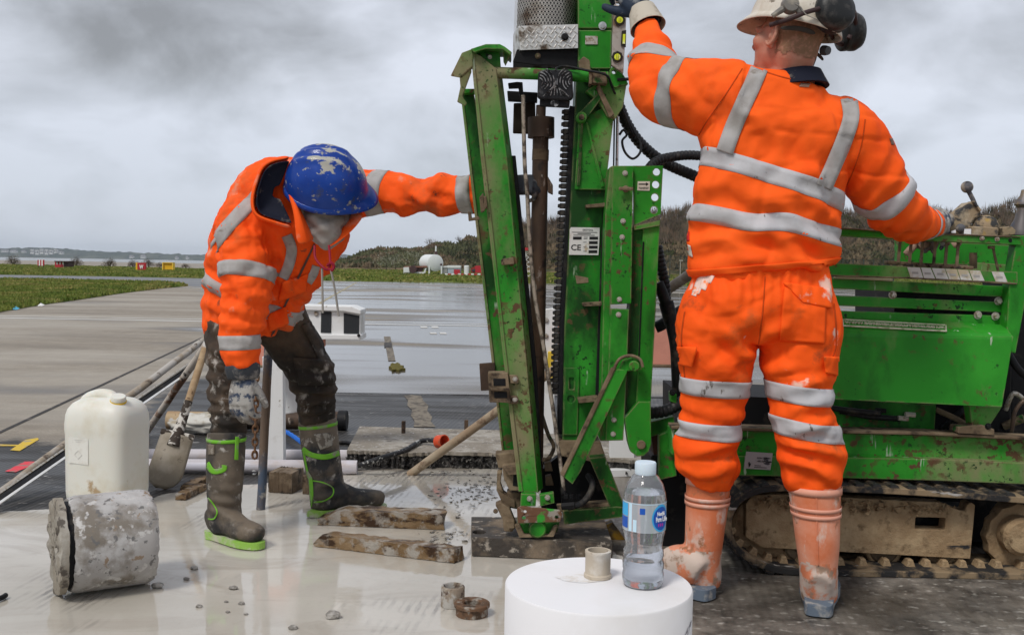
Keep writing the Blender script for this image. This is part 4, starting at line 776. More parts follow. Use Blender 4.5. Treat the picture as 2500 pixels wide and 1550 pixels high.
pipe('foot_hose', [(1388, 1238, 2.72), (1420, 1228, 2.70), (1440, 1205, 2.70), (1446, 1180, 2.71), (1436, 1160, 2.74)], 8, BLACKRUB, rig, 12); pipe('hose_fitting', [(1372, 1236, 2.715), (1404, 1233, 2.705)], 9.5, BLACK, rig, 6)
for x in (1382, 1396, 1412): mb = MB(); mb.box(at(x, 1212, 2.73), (0.016, 0.016, 0.018)); mb.build('hydraulic_fitting', BLACK, rig, bevel=0.003)
vrod('feed_ram', (1508, 285, 2.86), (1506, 420, 2.86), 0.006, CHROME); vrod('ram_cable', (1500, 285, 2.86), (1498, 420, 2.86), 0.003, BLACKRUB)
# ---- hoses right of the mast
pipe('corrugated_hose', [(1508, 250, 2.90), (1530, 302, 2.92), (1565, 352, 2.93), (1620, 396, 2.95), (1700, 432, 2.97), (1790, 470, 2.98), (1850, 560, 2.98), (1840, 700, 2.98)], 14, HOSE, rig, 14, 10, 0.003)
pipe('corrugated_hose', [(1584, 412, 2.86), (1600, 396, 2.88), (1632, 385, 2.90), (1700, 380, 2.93), (1800, 400, 2.98), (1870, 520, 3.0)], 12, HOSE, rig, 14, 10, 0.003)
pipe('looped_cable', [(1512, 330, 2.82), (1522, 318, 2.82), (1530, 330, 2.82), (1519, 345, 2.81), (1526, 372, 2.81), (1545, 388, 2.81), (1563, 372, 2.82), (1562, 345, 2.83), (1545, 318, 2.84), (1520, 270, 2.85)], 3, BLACKRUB, rig, 8)
pipe('corrugated_hose', [(1604, 600, 2.86), (1614, 650, 2.86), (1624, 700, 2.86), (1626, 760, 2.88)], 13, HOSE, rig, 14, 8, 0.003)
pipe('hydraulic_hose', [(1606, 690, 2.84), (1622, 730, 2.84), (1634, 775, 2.83), (1648, 840, 2.83), (1652, 900, 2.84), (1655, 980, 2.86)], 14, BLACKRUB, rig, 12); pipe('hose_coupling', [(1626, 738, 2.84), (1640, 790, 2.83)], 18, BLACK, rig, 12, 2)
pipe('hydraulic_hose', [(1600, 800, 2.90), (1620, 790, 2.9), (1660, 760, 2.92), (1720, 740, 2.95)], 14, BLACKRUB, rig, 12)
pipe('corrugated_hose', [(1586, 1008, 2.80), (1615, 1005, 2.80), (1640, 996, 2.80), (1680, 970, 2.82)], 15, HOSE, rig, 14, 8, 0.003)
pl('slew_bracket', [(1588, 1030), (1646, 1016), (1648, 1050), (1590, 1066)], 2.80, 0.06, GD); pl('slew_plate', [(1608, 1062), (1642, 1048), (1652, 1162), (1608, 1172)], 2.76, 0.03, GD); pl('slew_block', [(1590, 1060), (1614, 1056), (1614, 1110), (1596, 1110)], 2.82, 0.08, M('red_brown_part', (0.07, 0.03, 0.022), 0.7)); bolt(1654, 1056, 2.76, 7, rig, BLACK); bolt(1642, 958, 2.78, 8, rig, BLACK)
pl('slew_ear', [(1636, 956), (1652, 962), (1652, 985), (1636, 980)], 2.79, 0.04, G0)
pl('front_housing', [(1590, 1110), (1690, 1118), (1764, 1190), (1758, 1330), (1660, 1352), (1612, 1330), (1596, 1210)], 2.86, 0.35, BLACK, bevel=0.01)
pl('yellow_guard', [(1470, 1285), (1495, 1275), (1535, 1330), (1540, 1352), (1500, 1340)], 2.92, 0.05, M('dirty_yellow', (0.30, 0.17, 0.02), 0.6, 0, [dict(c=(0.06, 0.05, 0.035), s=9, lo=0.45, hi=0.6)]))
# ---- machine body
body = pl('engine_cover', [(2186, 690), (2476, 706), (2470, 1060), (2186, 1050)], 2.80, 0.45, BLACK, bevel=0.01)
pl('body_core', [(1660, 960), (2190, 985), (2190, 1180), (1660, 1165)], 2.84, 0.44, BLACK)
pl('rear_bulkhead', [(2470, 690), (2720, 700), (2720, 1090), (2470, 1075)], 2.98, 0.25, BLACK)
rail = pl('control_rail', [(1985, 553), (2258, 571), (2493, 579), (2493, 599), (2258, 588), (1985, 574)], 2.655, 0.035, G1)
pl('rail_top', [(1985, 551), (2258, 569), (2493, 577), (2493, 580), (2258, 572), (1985, 554)], 2.65, 0.05, MUDSTEEL, rail)
for x, y in ((2397, 582), (2434, 584)): bolt(x, y, 2.654, 6, rail)
pin('rail_hole', 2467, 587, 2.653, 4.5, 0.01, BLACK, rail)
pl('rear_post', [(2484, 575), (2530, 575), (2512, 690), (2480, 862), (2455, 858), (2464, 690)], 2.66, 0.05, G0)
for i, x in enumerate((2196, 2223, 2251, 2282, 2310, 2338)):
    mb = MB(); mb.bar(at(x + 2, 586 + i, 2.69), at(x - 3, 642 + i * 2.5, 2.67), 0.010, 0.005); mb.build('lever_slot_bar', MUDSTEEL, rail)
pl('lever_plate', [(2170, 636), (2378, 650), (2378, 658), (2170, 645)], 2.68, 0.05, MUDSTEEL)
for i in range(6): pl('lever_block', [(2212 + i * 29, 643 + i * 1.6), (2232 + i * 29, 644 + i * 1.6), (2232 + i * 29, 654 + i * 1.6), (2212 + i * 29, 653 + i * 1.6)], 2.668, 0.03, RODM, bevel=0.004)
bkp = pl('rear_panel', [(2190, 584), (2488, 600), (2484, 650), (2190, 642)], 2.98, 0.03, G1); pl('rear_panel_lower', [(2370, 640), (2484, 648), (2484, 672), (2370, 668)], 2.93, 0.03, G2); bolt(2478, 604, 2.978, 6, bkp, BLACK); bolt(2479, 621, 2.978, 6, bkp, BLACK)
vrod('breather', (2376, 617, 2.74), (2376, 656, 2.74), 0.013, MUDSTEEL, None, 14); pipe('gauge_cable', [(2425, 606, 2.70), (2428, 622, 2.70), (2437, 662, 2.69)], 3.5, MUDSTEEL, rig, 8); pl('gauge_block', [(2416, 600), (2431, 600), (2430, 608), (2417, 608)], 2.68, 0.02, MUDSTEEL)
# levers
KNOB = M('muddy_grey_knob', (0.10, 0.10, 0.11), 0.6, 0, [dict(c=(0.34, 0.29, 0.23), s=24, lo=0.48, hi=0.6, d=6), dict(c=(0.03, 0.03, 0.035), s=18, lo=0.56, hi=0.66)], bump=[(60, 0.5, 0.003)])
CLAYK = M('clay_caked_metal', (0.31, 0.235, 0.15), 0.85, 0, [dict(c=(0.05, 0.05, 0.05), s=20, lo=0.52, hi=0.60, d=7), dict(c=(0.45, 0.38, 0.28), s=12, lo=0.55, hi=0.7), dict(c=(0.40, 0.26, 0.06), s=9, lo=0.6, hi=0.68, off=4)], bump=[(50, 0.7, 0.005)])
def ball(name, px, py, Y, r, mat, parent, sq=(1, 1, 1)):
    bm = bmesh.new(); bmesh.ops.create_uvsphere(bm, u_segments=20, v_segments=12, radius=r * pxm(Y)); c = at(px, py, Y)
    for v in bm.verts: v.co = Vector((v.co.x * sq[0], v.co.y * sq[1], v.co.z * sq[2])) + c
    me_ = bpy.data.meshes.new(name); bm.to_mesh(me_); bm.free(); me_.polygons.foreach_set('use_smooth', [True] * len(me_.polygons)); me_.materials.append(mat); o = bpy.data.objects.new(name, me_); return link(o, parent)
lv = pipe('lever', [(2385, 512, 2.74), (2375, 487, 2.74), (2364, 466, 2.74)], 5.5, KNOB, rig, 10, 3); ball('lever_knob', 2361, 457, 2.74, 14.5, KNOB, lv)
jb = pl('joystick_body', [(2318, 538), (2330, 526), (2366, 494), (2374, 493), (2397, 515), (2394, 528), (2382, 532), (2368, 556), (2344, 574), (2316, 562)], 2.73, 0.07, CLAYK, bevel=0.008); pl('joystick_flap', [(2376, 492), (2380, 490), (2398, 515), (2392, 516)], 2.72, 0.05, CLAYK, jb)
ball('lever_knob', 2319, 538, 2.72, 13, KNOB, jb, (0.75, 1, 1.25)); ball('lever_knob', 2345, 558, 2.69, 11.5, KNOB, rig); pipe('lever', [(2345, 566, 2.69), (2346, 580, 2.70)], 5, KNOB, rig, 8, 2)
ball('lever_dome', 2406, 556, 2.74, 32, CLAYK, rig, (1, 0.8, 0.95)); pl('lever_base', [(2372, 552), (2440, 556), (2438, 578), (2374, 576)], 2.70, 0.09, CLAYK, bevel=0.006)
for q in ([(2322, 565), (2333, 561), (2334, 569), (2323, 569)], [(2355, 559), (2371, 559), (2371, 572), (2353, 571)]): pl('paper_tag', q, 2.66, 0.001, M('white_tag', (0.8, 0.8, 0.82), 0.6), bevel=0)
bp = at(2492, 575, 2.74); mb = MB(); s_ = pxm(2.74); mb.lathe(bp, (0.05, 0, 1), [(0, 0), (30 * s_, 0), (29 * s_, 14 * s_), (17 * s_, 40 * s_), (14 * s_, 66 * s_), (21 * s_, 74 * s_), (20 * s_, 82 * s_), (10 * s_, 96 * s_), (8 * s_, 110 * s_), (0, 112 * s_)], 20); mb.build('exhaust_bell', M('burnt_blue_steel', (0.13, 0.12, 0.12), 0.5, 0.5, [dict(c=(0.30, 0.22, 0.13), s=12, lo=0.48, hi=0.6), dict(c=(0.06, 0.09, 0.16), s=9, lo=0.56, hi=0.66, off=5)]), rig, auto=40)
pl('bell_base', [(2448, 556), (2470, 552), (2490, 572), (2448, 576)], 2.72, 0.06, CLAYK)
for (x0, y0, x1, y1, r) in ((2212, 622, 2236, 596, 9.5), (2244, 604, 2268, 596, 8), (2298, 597, 2312, 594, 8), (2326, 600, 2340, 594, 8)): pipe('lever_grip', [(x0, y0, 2.73), ((x0 + x1) / 2, (y0 + y1) / 2 - 1, 2.73), (x1, y1, 2.75)], r, M('pinkish_clay', (0.42, 0.28, 0.21), 0.8, 0, [dict(c=(0.20, 0.13, 0.09), s=30, lo=0.45, hi=0.6)], bump=[(60, 0.5, 0.004)]), rig, 10, 4)
# label strip
ls = pl('label_bar', [(1985, 640), (2220, 651), (2484, 664), (2484, 692), (2220, 678), (1985, 671)], 2.655, 0.012, G1)
pl('label_bar_edge', [(1985, 670), (2220, 677), (2484, 691), (2484, 695), (2220, 681), (1985, 674)], 2.653, 0.03, MUDSTEEL, ls)
LBL = M('scuffed_white_label', (0.56, 0.55, 0.52), 0.6, 0, [dict(c=(0.42, 0.36, 0.25), s=14, lo=0.5, hi=0.62, d=6)])
for q in ([(2215, 652), (2246, 653.5), (2254, 678.5), (2223, 677)], [(2249, 653.5), (2272, 654.5), (2283, 680), (2256, 678.7)], [(2275, 654.7), (2306, 656), (2316, 681.6), (2286, 680)], [(2308, 656.5), (2336, 658), (2344, 683), (2318, 681.8)], [(2338, 658), (2364, 659.5), (2373, 684.5), (2346, 683)], [(2366, 660), (2393, 661), (2404, 686), (2376, 684.8)], [(2421, 663), (2450, 664.5), (2460, 689), (2431, 687.5)]):
    o = pl('label', q, 2.6535, 0.0012, LBL, ls, bevel=0); cxq = sum(p[0] for p in q) / 4; cyq = sum(p[1] for p in q) / 4
    pl('printed_box', [(cxq - 8, cyq - 2), (cxq + 7, cyq - 1.4), (cxq + 8, cyq + 4), (cxq - 7, cyq + 3.6)], 2.6528, 0.0008, M('grey_print', (0.34, 0.33, 0.31), 0.7), o, bevel=0)
# slats and panel
for i, q in enumerate(([(1985, 678), (2462, 699), (2460, 726), (1985, 702)], [(1985, 719), (2458, 738), (2456, 763), (1985, 744)], [(1985, 757), (2454, 771), (2452, 796), (1985, 783)])): pl('slat', q, 2.70, 0.025, G0)
pl('slat_gap_shade', [(2184, 690), (2470, 704), (2464, 800), (2184, 786)], 2.77, 0.02, BLACK)  # black plate puts the shade into the gaps between the slats
pl('slat_trim', [(2040, 674), (2180, 681), (2180, 687), (2040, 680)], 2.69, 0.02, M('beige_trim', (0.45, 0.40, 0.28), 0.7))
for x, y in ((2179, 720), (2437, 735), (2387, 769), (2430, 772)): bolt(x, y, 2.698, 10, rig, ZINC, 6, 0.014)
rows = [((1985, 774), (2456, 793), 2.70), ((1985, 781), (2459, 801), 2.672), ((1985, 791), (2462, 809), 2.645), ((1985, 803), (2468, 817), 2.630), ((1985, 814), (2473, 823), 2.624), ((1985, 820), (2472, 829), 2.6225), ((1985, 890), (2460, 905), 2.620), ((1985, 972), (2445, 993), 2.618)]
mb = MB(); nX = 9; V = []
for a, b, Y in rows:
    for i in range(nX): t_ = i / (nX - 1); V.append(at(a[0] + (b[0] - a[0]) * t_, a[1] + (b[1] - a[1]) * t_, Y ))
mb.add(V, [(j * nX + i, j * nX + i + 1, (j + 1) * nX + i + 1, (j + 1) * nX + i) for j in range(len(rows) - 1) for i in range(nX - 1)])
panel = mb.build('side_panel', green('green_panel_paint', -0.01, 0.03, -0.06), rig, recalc=False); sm_ = panel.modifiers.new('solid', 'SOLIDIFY'); sm_.thickness = 0.004; sm_.offset = 0
CREAM = M('cream_print', (0.62, 0.60, 0.45), 0.6, 0, [dict(c=(0.35, 0.36, 0.22), s=40, lo=0.52, hi=0.62)])
def onpanel(x, y): 
    t_ = (x - 1985) / 474; ya = 781 + 20 * t_; yb = 791 + 18 * t_; f = (y - ya) / (yb - ya); return at(x, y, 2.672 + f * (2.645 - 2.672) - 0.0035)
w0, w1, w2, w3 = onpanel(2058, 780), onpanel(2309, 794), onpanel(2309, 808), onpanel(2058, 795)
fr = MB()
for a, b in ((w0, w1), (w1, w2), (w2, w3), (w3, w0)): fr.bar(a + Vector((0, -0.003, 0)), b + Vector((0, -0.003, 0)), 0.0026, 0.006, side=(0, 1, 0.8))
sgn_ = fr.build('web_address_frame', CREAM, panel)
mid_ = (w0 + w1 + w2 + w3) / 4 + Vector((0, -0.004, 0.001)); xd = (w1 - w0); yd_ = (w0 - w3)
text('lettering', 'WWW.BOREHOLESOLUTIONS.CO.UK', CREAM, panel, mid_, xd, yd_, 0.0135, (w1 - w0).length * 0.965, 0.003, 0.0005)
# under the panel
pl('pump_plate', [(1985, 968), (2286, 988), (2282, 1052), (1985, 1042)], 2.75, 0.02, GD)
for q in ([(2050, 1003, 2.72), (2120, 1016, 2.71), (2196, 1022, 2.71)], [(1990, 990, 2.70), (2060, 1000, 2.70), (2150, 1010, 2.69)]): pipe('hydraulic_hose', q, 7, BLACKRUB, rig, 10)
for (x, y) in ((2205, 1021), (2150, 1002), (2222, 1012)): pipe('hose_fitting', [(x - 12, y - 1, 2.70), (x + 12, y + 1, 2.70)], 6.5, ZINC if x != 2150 else BLACK, rig, 6, 1)
br_ = pl('panel_bracket', [(2366, 990), (2446, 994), (2428, 1022), (2412, 1046), (2374, 1044)], 2.66, 0.05, G1); pl('bracket_foot', [(2340, 1042), (2402, 1038), (2428, 1048), (2428, 1062), (2338, 1057)], 2.64, 0.07, MUDSTEEL); bolt(2412, 1040, 2.64, 8, rig, BLACK)
for i, q in enumerate(([(2285, 1000, 2.76), (2330, 1020, 2.74), (2365, 1040, 2.74)], [(2300, 1045, 2.78), (2340, 1010, 2.76), (2360, 985, 2.78)], [(2460, 860, 2.75), (2485, 900, 2.74), (2520, 930, 2.76)], [(2470, 1055, 2.74), (2480, 1000, 2.73), (2520, 960, 2.74)], [(2455, 1000, 2.78), (2475, 960, 2.76), (2510, 985, 2.78)], [(2450, 1040, 2.80), (2500, 1020, 2.77)])): pipe('hydraulic_hose', q, (7, 8, 9, 5, 6, 10)[i], (MUDSTEEL, BLACKRUB, BLACKRUB, RODM, ZINC, MUDSTEEL)[i], rig, 10)
pl('red_pump_part', [(2350, 1000), (2372, 995), (2374, 1040), (2356, 1035)], 2.78, 0.04, M('red_brown_part', (0.07, 0.03, 0.022), 0.7))
# chassis beams
pl('chassis_ledge', [(1640, 1040), (2280, 1056), (2600, 1072), (2600, 1079), (2280, 1063), (1640, 1047)], 2.645, 0.09, MUDSTEEL)
pl('chassis_beam', [(1640, 1047), (2280, 1063), (2600, 1078), (2600, 1136), (2280, 1120), (1640, 1110)], 2.675, 0.10, green('green_chassis_rusty', 0.075, 0.03, 0.10))
pl('track_beam', [(1800, 1112), (2280, 1120), (2600, 1134), (2600, 1186), (2280, 1173), (1800, 1160)], 2.645, 0.12, green('green_chassis_muddy', 0.06, 0.14, 0.02))
pt = pl('serial_plate', [(1822, 1102), (1887, 1106), (1881, 1147), (1816, 1143)], 2.640, 0.002, M('grey_serial_plate', (0.33, 0.31, 0.31), 0.6, 0, [dict(c=(0.05, 0.05, 0.06), s=30, st=(0.5, 1, 1), lo=0.64, hi=0.67)]), bevel=0)
ptext('lettering', 'EGIN 25470-1', 1865, 1118.5, 2.639, 4.6, 32, INK, pt, slope=0.05); ptext('lettering', '480.daN (kg)', 1865, 1126, 2.639, 4.6, 32, INK, pt, slope=0.05)
for q in ([(1842, 1135), (1858, 1136), (1858, 1137.3), (1842, 1136.3)], [(1841, 1139), (1872, 1141), (1872, 1142.3), (1841, 1140.3)], [(1827, 1129), (1830, 1127), (1831, 1132), (1834, 1129), (1832, 1136), (1828, 1141)]): pl('printed_box', q, 2.639, 0.0008, INK, pt, bevel=0)
# ---- crawler track
def track(dy, parent, near=True):
    Yn = 2.64 + dy
    path = [(2760, 1414), (2500, 1408), (2200, 1402), (1960, 1397), (1878, 1386), (1806, 1347), (1779, 1292), (1792, 1238), (1838, 1203), (1920, 1191), (2100, 1195), (2300, 1206), (2500, 1221), (2760, 1240)]
    pts = catmull([at(x, y, 2.60) for x, y in path], 14); pts = [p + Vector((0, dy, 0)) for p in pts]
    if not near: pass
    mb = MB(); wid = 0.25; th = 0.011; n = len(pts); V = []
    nrm = []
    for i, p in enumerate(pts):
        t = (pts[min(i + 1, n - 1)] - pts[max(i - 1, 0)]); t.y = 0; t.normalize(); nv = Vector((t.z, 0, -t.x)); nrm.append((t, nv))
        V += [p + nv * th, p - nv * th, p - nv * th + Vector((0, wid, 0)), p + nv * th + Vector((0, wid, 0))]
    F = [(4 * i + a, 4 * i + (a + 1) % 4, 4 * i + 4 + (a + 1) % 4, 4 * i + 4 + a) for i in range(n - 1) for a in range(4)]
    mb.add(V, F); belt = mb.build('track_belt', M('muddy_track_rubber', (0.028, 0.027, 0.027), 0.7, 0, [dict(c=(0.26, 0.19, 0.115), s=10, lo=0.46, hi=0.58, d=7, r=0.9), dict(c=(0.42, 0.40, 0.37), s=24, st=(0.3, 1, 2), lo=0.66, hi=0.7)], bump=[(50, 0.6, 0.004)]), parent, bevel=0.003)
    lg = MB(); lg.hexa([(-0.017, 0, 0.0), (0.017, 0, 0.0), (0.017, wid, 0), (-0.017, wid, 0), (-0.012, 0.002, 0.008), (0.012, 0.002, 0.008), (0.012, wid - .002, 0.008), (-0.012, wid - .002, 0.008)])
    lm = bpy.data.meshes.new('track_lug'); lm.from_pydata(lg.v, [], lg.f); lm.materials.append(belt.data.materials[0])
    th_ = MB(); th_.hexa([(-0.015, 0.06, 0), (0.015, 0.06, 0), (0.015, 0.11, 0), (-0.015, 0.11, 0), (-0.008, 0.064, 0.022), (0.008, 0.064, 0.022), (0.008, 0.10, 0.022), (-0.008, 0.10, 0.022)])
    tm = bpy.data.meshes.new('track_tooth'); tm.from_pydata(th_.v, [], th_.f); tm.materials.append(TRACKMUD)
    acc = 0.0
    for i in range(1, n):
        acc += (pts[i] - pts[i - 1]).length
        if acc > 0.058:
            acc = 0; t, nv = nrm[i]
            for nm, md, q, sg in (('track_lug', lm, pts[i] - nv * th, -1), ('track_tooth', tm, pts[i] + nv * th, 1)):
                if not near or (nm == 'track_tooth' and (q.z > 0.16 or q.x < -1e9)): continue
                o = bpy.data.objects.new(nm, md); COL.objects.link(o); o.parent = belt; u = nv * sg
                o.matrix_basis = Matrix(((t.x * sg, 0, u.x, q.x), (0, 1, 0, q.y), (t.z * sg, 0, u.z, q.z), (0, 0, 0, 1)))
    return belt
track(0.0, rig)
tfr = pl('track_frame', [(1821, 1230), (1836, 1209), (1900, 1206), (2295, 1226), (2340, 1244), (2356, 1246), (2362, 1230), (2372, 1226), (2381, 1232), (2369, 1364), (1859, 1336), (1820, 1311)], 2.662, 0.06, TRACKMUD, holes=[[(2236, 1262), (2309, 1264), (2307, 1293), (2234, 1291)]], bevel=0.004)
pl('frame_inner', [(1830, 1220), (2370, 1240), (2360, 1350), (1850, 1325)], 2.74, 0.10, BLACK)
for x, y in ((1952, 1334), (2160, 1341), (2296, 1344)): t_ = pin('track_roller', x, y, 2.69, 46, 0.09, TRACKMUD, rig, 32, 0.1); pin('roller_rim', x, y, 2.685, 38, 0.02, MUDSTEEL, t_, 32)
pin('idler', 1868, 1290, 2.69, 82, 0.13, TRACKMUD, rig, 40, 0.08)
spk = MB(); c_ = at(2492, 1312, 2.68); q_ = 86 * pxm(2.68); O = []
for k in range(26): a = k / 26 * 2 * math.pi; r_ = q_ * (1.0 if k % 2 else 0.94); O.append(c_ + Vector((math.cos(a) * r_, 0, math.sin(a) * r_)))
spk.plate(O, (0, 0.05, 0)); so = spk.build('sprocket', TRACKMUD, rig, bevel=0.003); pin('sprocket_hub', 2500, 1312, 2.63, 48, 0.06, TRACKMUD, so, 28, 0.2); pl('sprocket_cover', [(2440, 1262), (2470, 1225), (2560, 1225), (2560, 1390), (2470, 1390), (2438, 1350)], 2.74, 0.08, TRACKMUD)
# clay clods caked on the frame top
rc = random.Random(9); mb = MB()
for i in range(190):
    x = rc.uniform(1836, 2330); y = 1212 + (x - 1836) * 0.045 + abs(rc.gauss(0, 12)); c = at(x, y, 2.658 - rc.uniform(0, 0.012)); r_ = rc.uniform(0.004, 0.016)
    P_ = [c + Vector((rc.uniform(-1, 1), rc.uniform(-.8, .8), rc.uniform(-.7, .7))).normalized() * r_ for k in range(6)]
    mb.add(P_, [(0, 1, 2), (0, 2, 3), (0, 3, 4), (0, 4, 1), (5, 2, 1), (5, 3, 2), (5, 4, 3), (5, 1, 4)])
o = mb.build('clay_clods', TRACKMUD, tfr); o['kind'] = 'stuff'
# second track on the far side, deck under the machine
track(0.62, rig, False)
pl('undercarriage', [(1860, 1150), (2720, 1175), (2720, 1330), (1860, 1310)], 2.90, 0.34, BLACK)

# ================================================================== PEOPLE
def interp_rings(rings, n):
    """rings: list of (centre Vector, a, b) -> denser list, Catmull-Rom on all values"""
    D = [list(c) + [a, b] for c, a, b in rings]; D = np.array(D, float); out = []
    for i in range(len(D) - 1):
        p0, p1, p2, p3 = D[max(i - 1, 0)], D[i], D[i + 1], D[min(i + 2, len(D) - 1)]
        for k in range(n):
            t = k / n; out.append(0.5 * (2 * p1 + (p2 - p0) * t + (2 * p0 - 5 * p1 + 4 * p2 - p3) * t * t + (3 * p1 - p0 - 3 * p2 + p3) * t ** 3))
    out.append(D[-1]); return out
def loft(mb, rings, side=(1, 0, 0), n=28, dens=5, expo=2.0, shrink=1.0):
    """closed tube; a = half size along `side`, b = half size across it"""
    D = interp_rings(rings, dens); m = len(D); C = [Vector(d[:3]) for d in D]; base = len(mb.v); V = []
    sref = Vector(side)
    for i in range(m):
        t = (C[min(i + 1, m - 1)] - C[max(i - 1, 0)]).normalized(); s_ = (sref - t * sref.dot(t)).normalized(); u = t.cross(s_)
        a, b = D[i][3] * shrink, D[i][4] * shrink
        for k in range(n):
            th = 2 * math.pi * k / n; c, s = math.cos(th), math.sin(th); e_ = 2.0 / expo
            V.append(C[i] + s_ * (a * math.copysign(abs(c) ** e_, c)) + u * (b * math.copysign(abs(s) ** e_, s)))
    F = [(i * n + k, i * n + (k + 1) % n, (i + 1) * n + (k + 1) % n, (i + 1) * n + k) for i in range(m - 1) for k in range(n)]
    F += [tuple(range(n - 1, -1, -1)), tuple((m - 1) * n + k for k in range(n))]
    mb.add(V, F); return mb
def blob(mb, c, r, axes=None, n=16):
    """ellipsoid; axes: 3x3 columns"""
    q = axes or Matrix.Identity(3); V = []; c = Vector(c)
    for j in range(n + 1):
        ph = math.pi * j / n
        for k in range(n * 2):
            th = math.pi * k / n; V.append(c + q @ Vector((r[0] * math.sin(ph) * math.cos(th), r[1] * math.sin(ph) * math.sin(th), r[2] * math.cos(ph))))
    m = n * 2; F = [(j * m + k, (j + 1) * m + k, (j + 1) * m + (k + 1) % m, j * m + (k + 1) % m) for j in range(n) for k in range(m)]
    mb.add(V, F); return mb
def skin(name, mb, mat, parent, voxel=0.008, smooth=6, disp=None, smf=0.5):
    """fuse overlapping solids into one continuous surface, smooth it, push it about with disp(P, N) -> metres"""
    me0 = bpy.data.meshes.new(name + '_raw'); me0.from_pydata(mb.v, [], mb.f)
    bm = bmesh.new(); bm.from_mesh(me0); bmesh.ops.remove_doubles(bm, verts=bm.verts, dist=1e-5); bmesh.ops.recalc_face_normals(bm, faces=bm.faces); bm.to_mesh(me0); bm.free()
    o = bpy.data.objects.new(name, me0); COL.objects.link(o)
    r = o.modifiers.new('r', 'REMESH'); r.mode = 'VOXEL'; r.voxel_size = voxel
    s = o.modifiers.new('s', 'SMOOTH'); s.factor = smf; s.iterations = smooth
    dg = bpy.context.evaluated_depsgraph_get(); me = bpy.data.meshes.new_from_object(o.evaluated_get(dg)); me.name = name
    bpy.data.objects.remove(o); bpy.data.meshes.remove(me0)
    n = len(me.vertices); P = np.zeros(n * 3); me.vertices.foreach_get('co', P); P = P.reshape(-1, 3)
    if disp is not None:
        Nn = np.zeros(n * 3); me.vertices.foreach_get('normal', Nn); Nn = Nn.reshape(-1, 3); P = P + Nn * disp(P, Nn)[:, None]; me.vertices.foreach_set('co', P.ravel())
    me.update(); me.polygons.foreach_set('use_smooth', [True] * len(me.polygons)); me.materials.clear(); me.materials.append(mat)
    ob = bpy.data.objects.new(name, me); link(ob, parent); return ob
def bvh_of(o): return BVHTree.FromPolygons([v.co for v in o.data.vertices], [p.vertices for p in o.data.polygons])
def folds(specs, base=(), warp=0.35, seed=0, crease=()):
    """specs: (centre, across-dir, wavelength, amplitude, radius); base: (scale vec3, amplitude)"""
    S = [(np.array(c), np.array(Vector(d).normalized()), wl, am, rd) for c, d, wl, am, rd in specs]
    def f(P, Nn):
        r = np.zeros(len(P)); wn = fbm(P * 7, 3, seed + 3)
        for i, (c, d, wl, am, rd) in enumerate(S):
            Q = P - c; x = Q @ d / wl + wn * warp + fbm(P * 3.1 + 5 * i, 2, seed + i) * 0.5; w_ = np.exp(-(Q ** 2).sum(1) / rd ** 2)
            s = np.sin(2 * np.pi * x); r += am * w_ * (np.abs(s) ** 0.7 * np.sign(s) * 0.5 + 0.5 * s)
        for i, (sc_, am) in enumerate(base):
            nn = fbm(P * np.array(sc_) + 11 * i, 4, seed + 20 + i)
            if i == 0 and crease:                 # sharp creases: cloth stepping over itself along warped lines
                for q_, (cs, ca_) in enumerate(crease):
                    cn = fbm(P * np.array(cs) + 3.7 * q_ + 0.25 * np.stack([wn, -wn, wn], 1), 2, seed + 40 + q_); msk = np.clip(fbm(P * 4 + 2.2 * q_, 2, seed + 60 + q_) * 1.6 + 0.55, 0, 1)
                    r += ca_ * msk * (0.55 * np.tanh(cn / 0.10) - np.exp(-(cn / 0.07) ** 2)); r += am * (0.55 - 2 * np.abs(nn)) * 0.7 + am * 0.4 * nn
        return r
    return f
def ring_band(name, bvh, c, t, wid, mat, parent, off=0.0022, n=72, rmax=0.5, wave=None, arc=None, up=(0, 0, 1), rows=4):
    """reflective tape round a limb or the trunk: rays from the axis outwards meet the cloth"""
    c = Vector(c); t = Vector(t).normalized(); e1 = Vector(up) if abs(Vector(up).dot(t)) < 0.98 else Vector((0, 1, 0)); e1 = (e1 - t * e1.dot(t)).normalized(); e2 = t.cross(e1); mb = MB(); grid = []
    for j in range(rows + 1):
        row = []
        for k in range(n + 1):
            th = 2 * math.pi * k / n; d = e1 * math.cos(th) + e2 * math.sin(th); o_ = c + t * (wid * (j / rows - 0.5) + (wave(d) if wave else 0))
            h, nr, i_, ds = bvh.ray_cast(o_, d, rmax)
            if h is None: row.append(None); continue
            row.append(h + d * off)
        grid.append(row)
    V = []; idx = {}
    for j in range(rows + 1):
        for k in range(n):
            if grid[j][k] is not None: idx[(j, k)] = len(V); V.append(grid[j][k])
    F = []
    for j in range(rows):
        for k in range(n):
            q = [(j, k), (j, (k + 1) % n), (j + 1, (k + 1) % n), (j + 1, k)]
            if all(x in idx for x in q):
                w_ = [V[idx[x]] for x in q]
                if max((w_[0] - w_[1]).length, (w_[2] - w_[3]).length) < 0.09: F.append(tuple(idx[x] for x in q))
    mb.add(V, F); o = mb.build(name, mat, parent, smooth=True, auto=60, recalc=True); s_ = o.modifiers.new('solid', 'SOLIDIFY'); s_.thickness = 0.001; return o
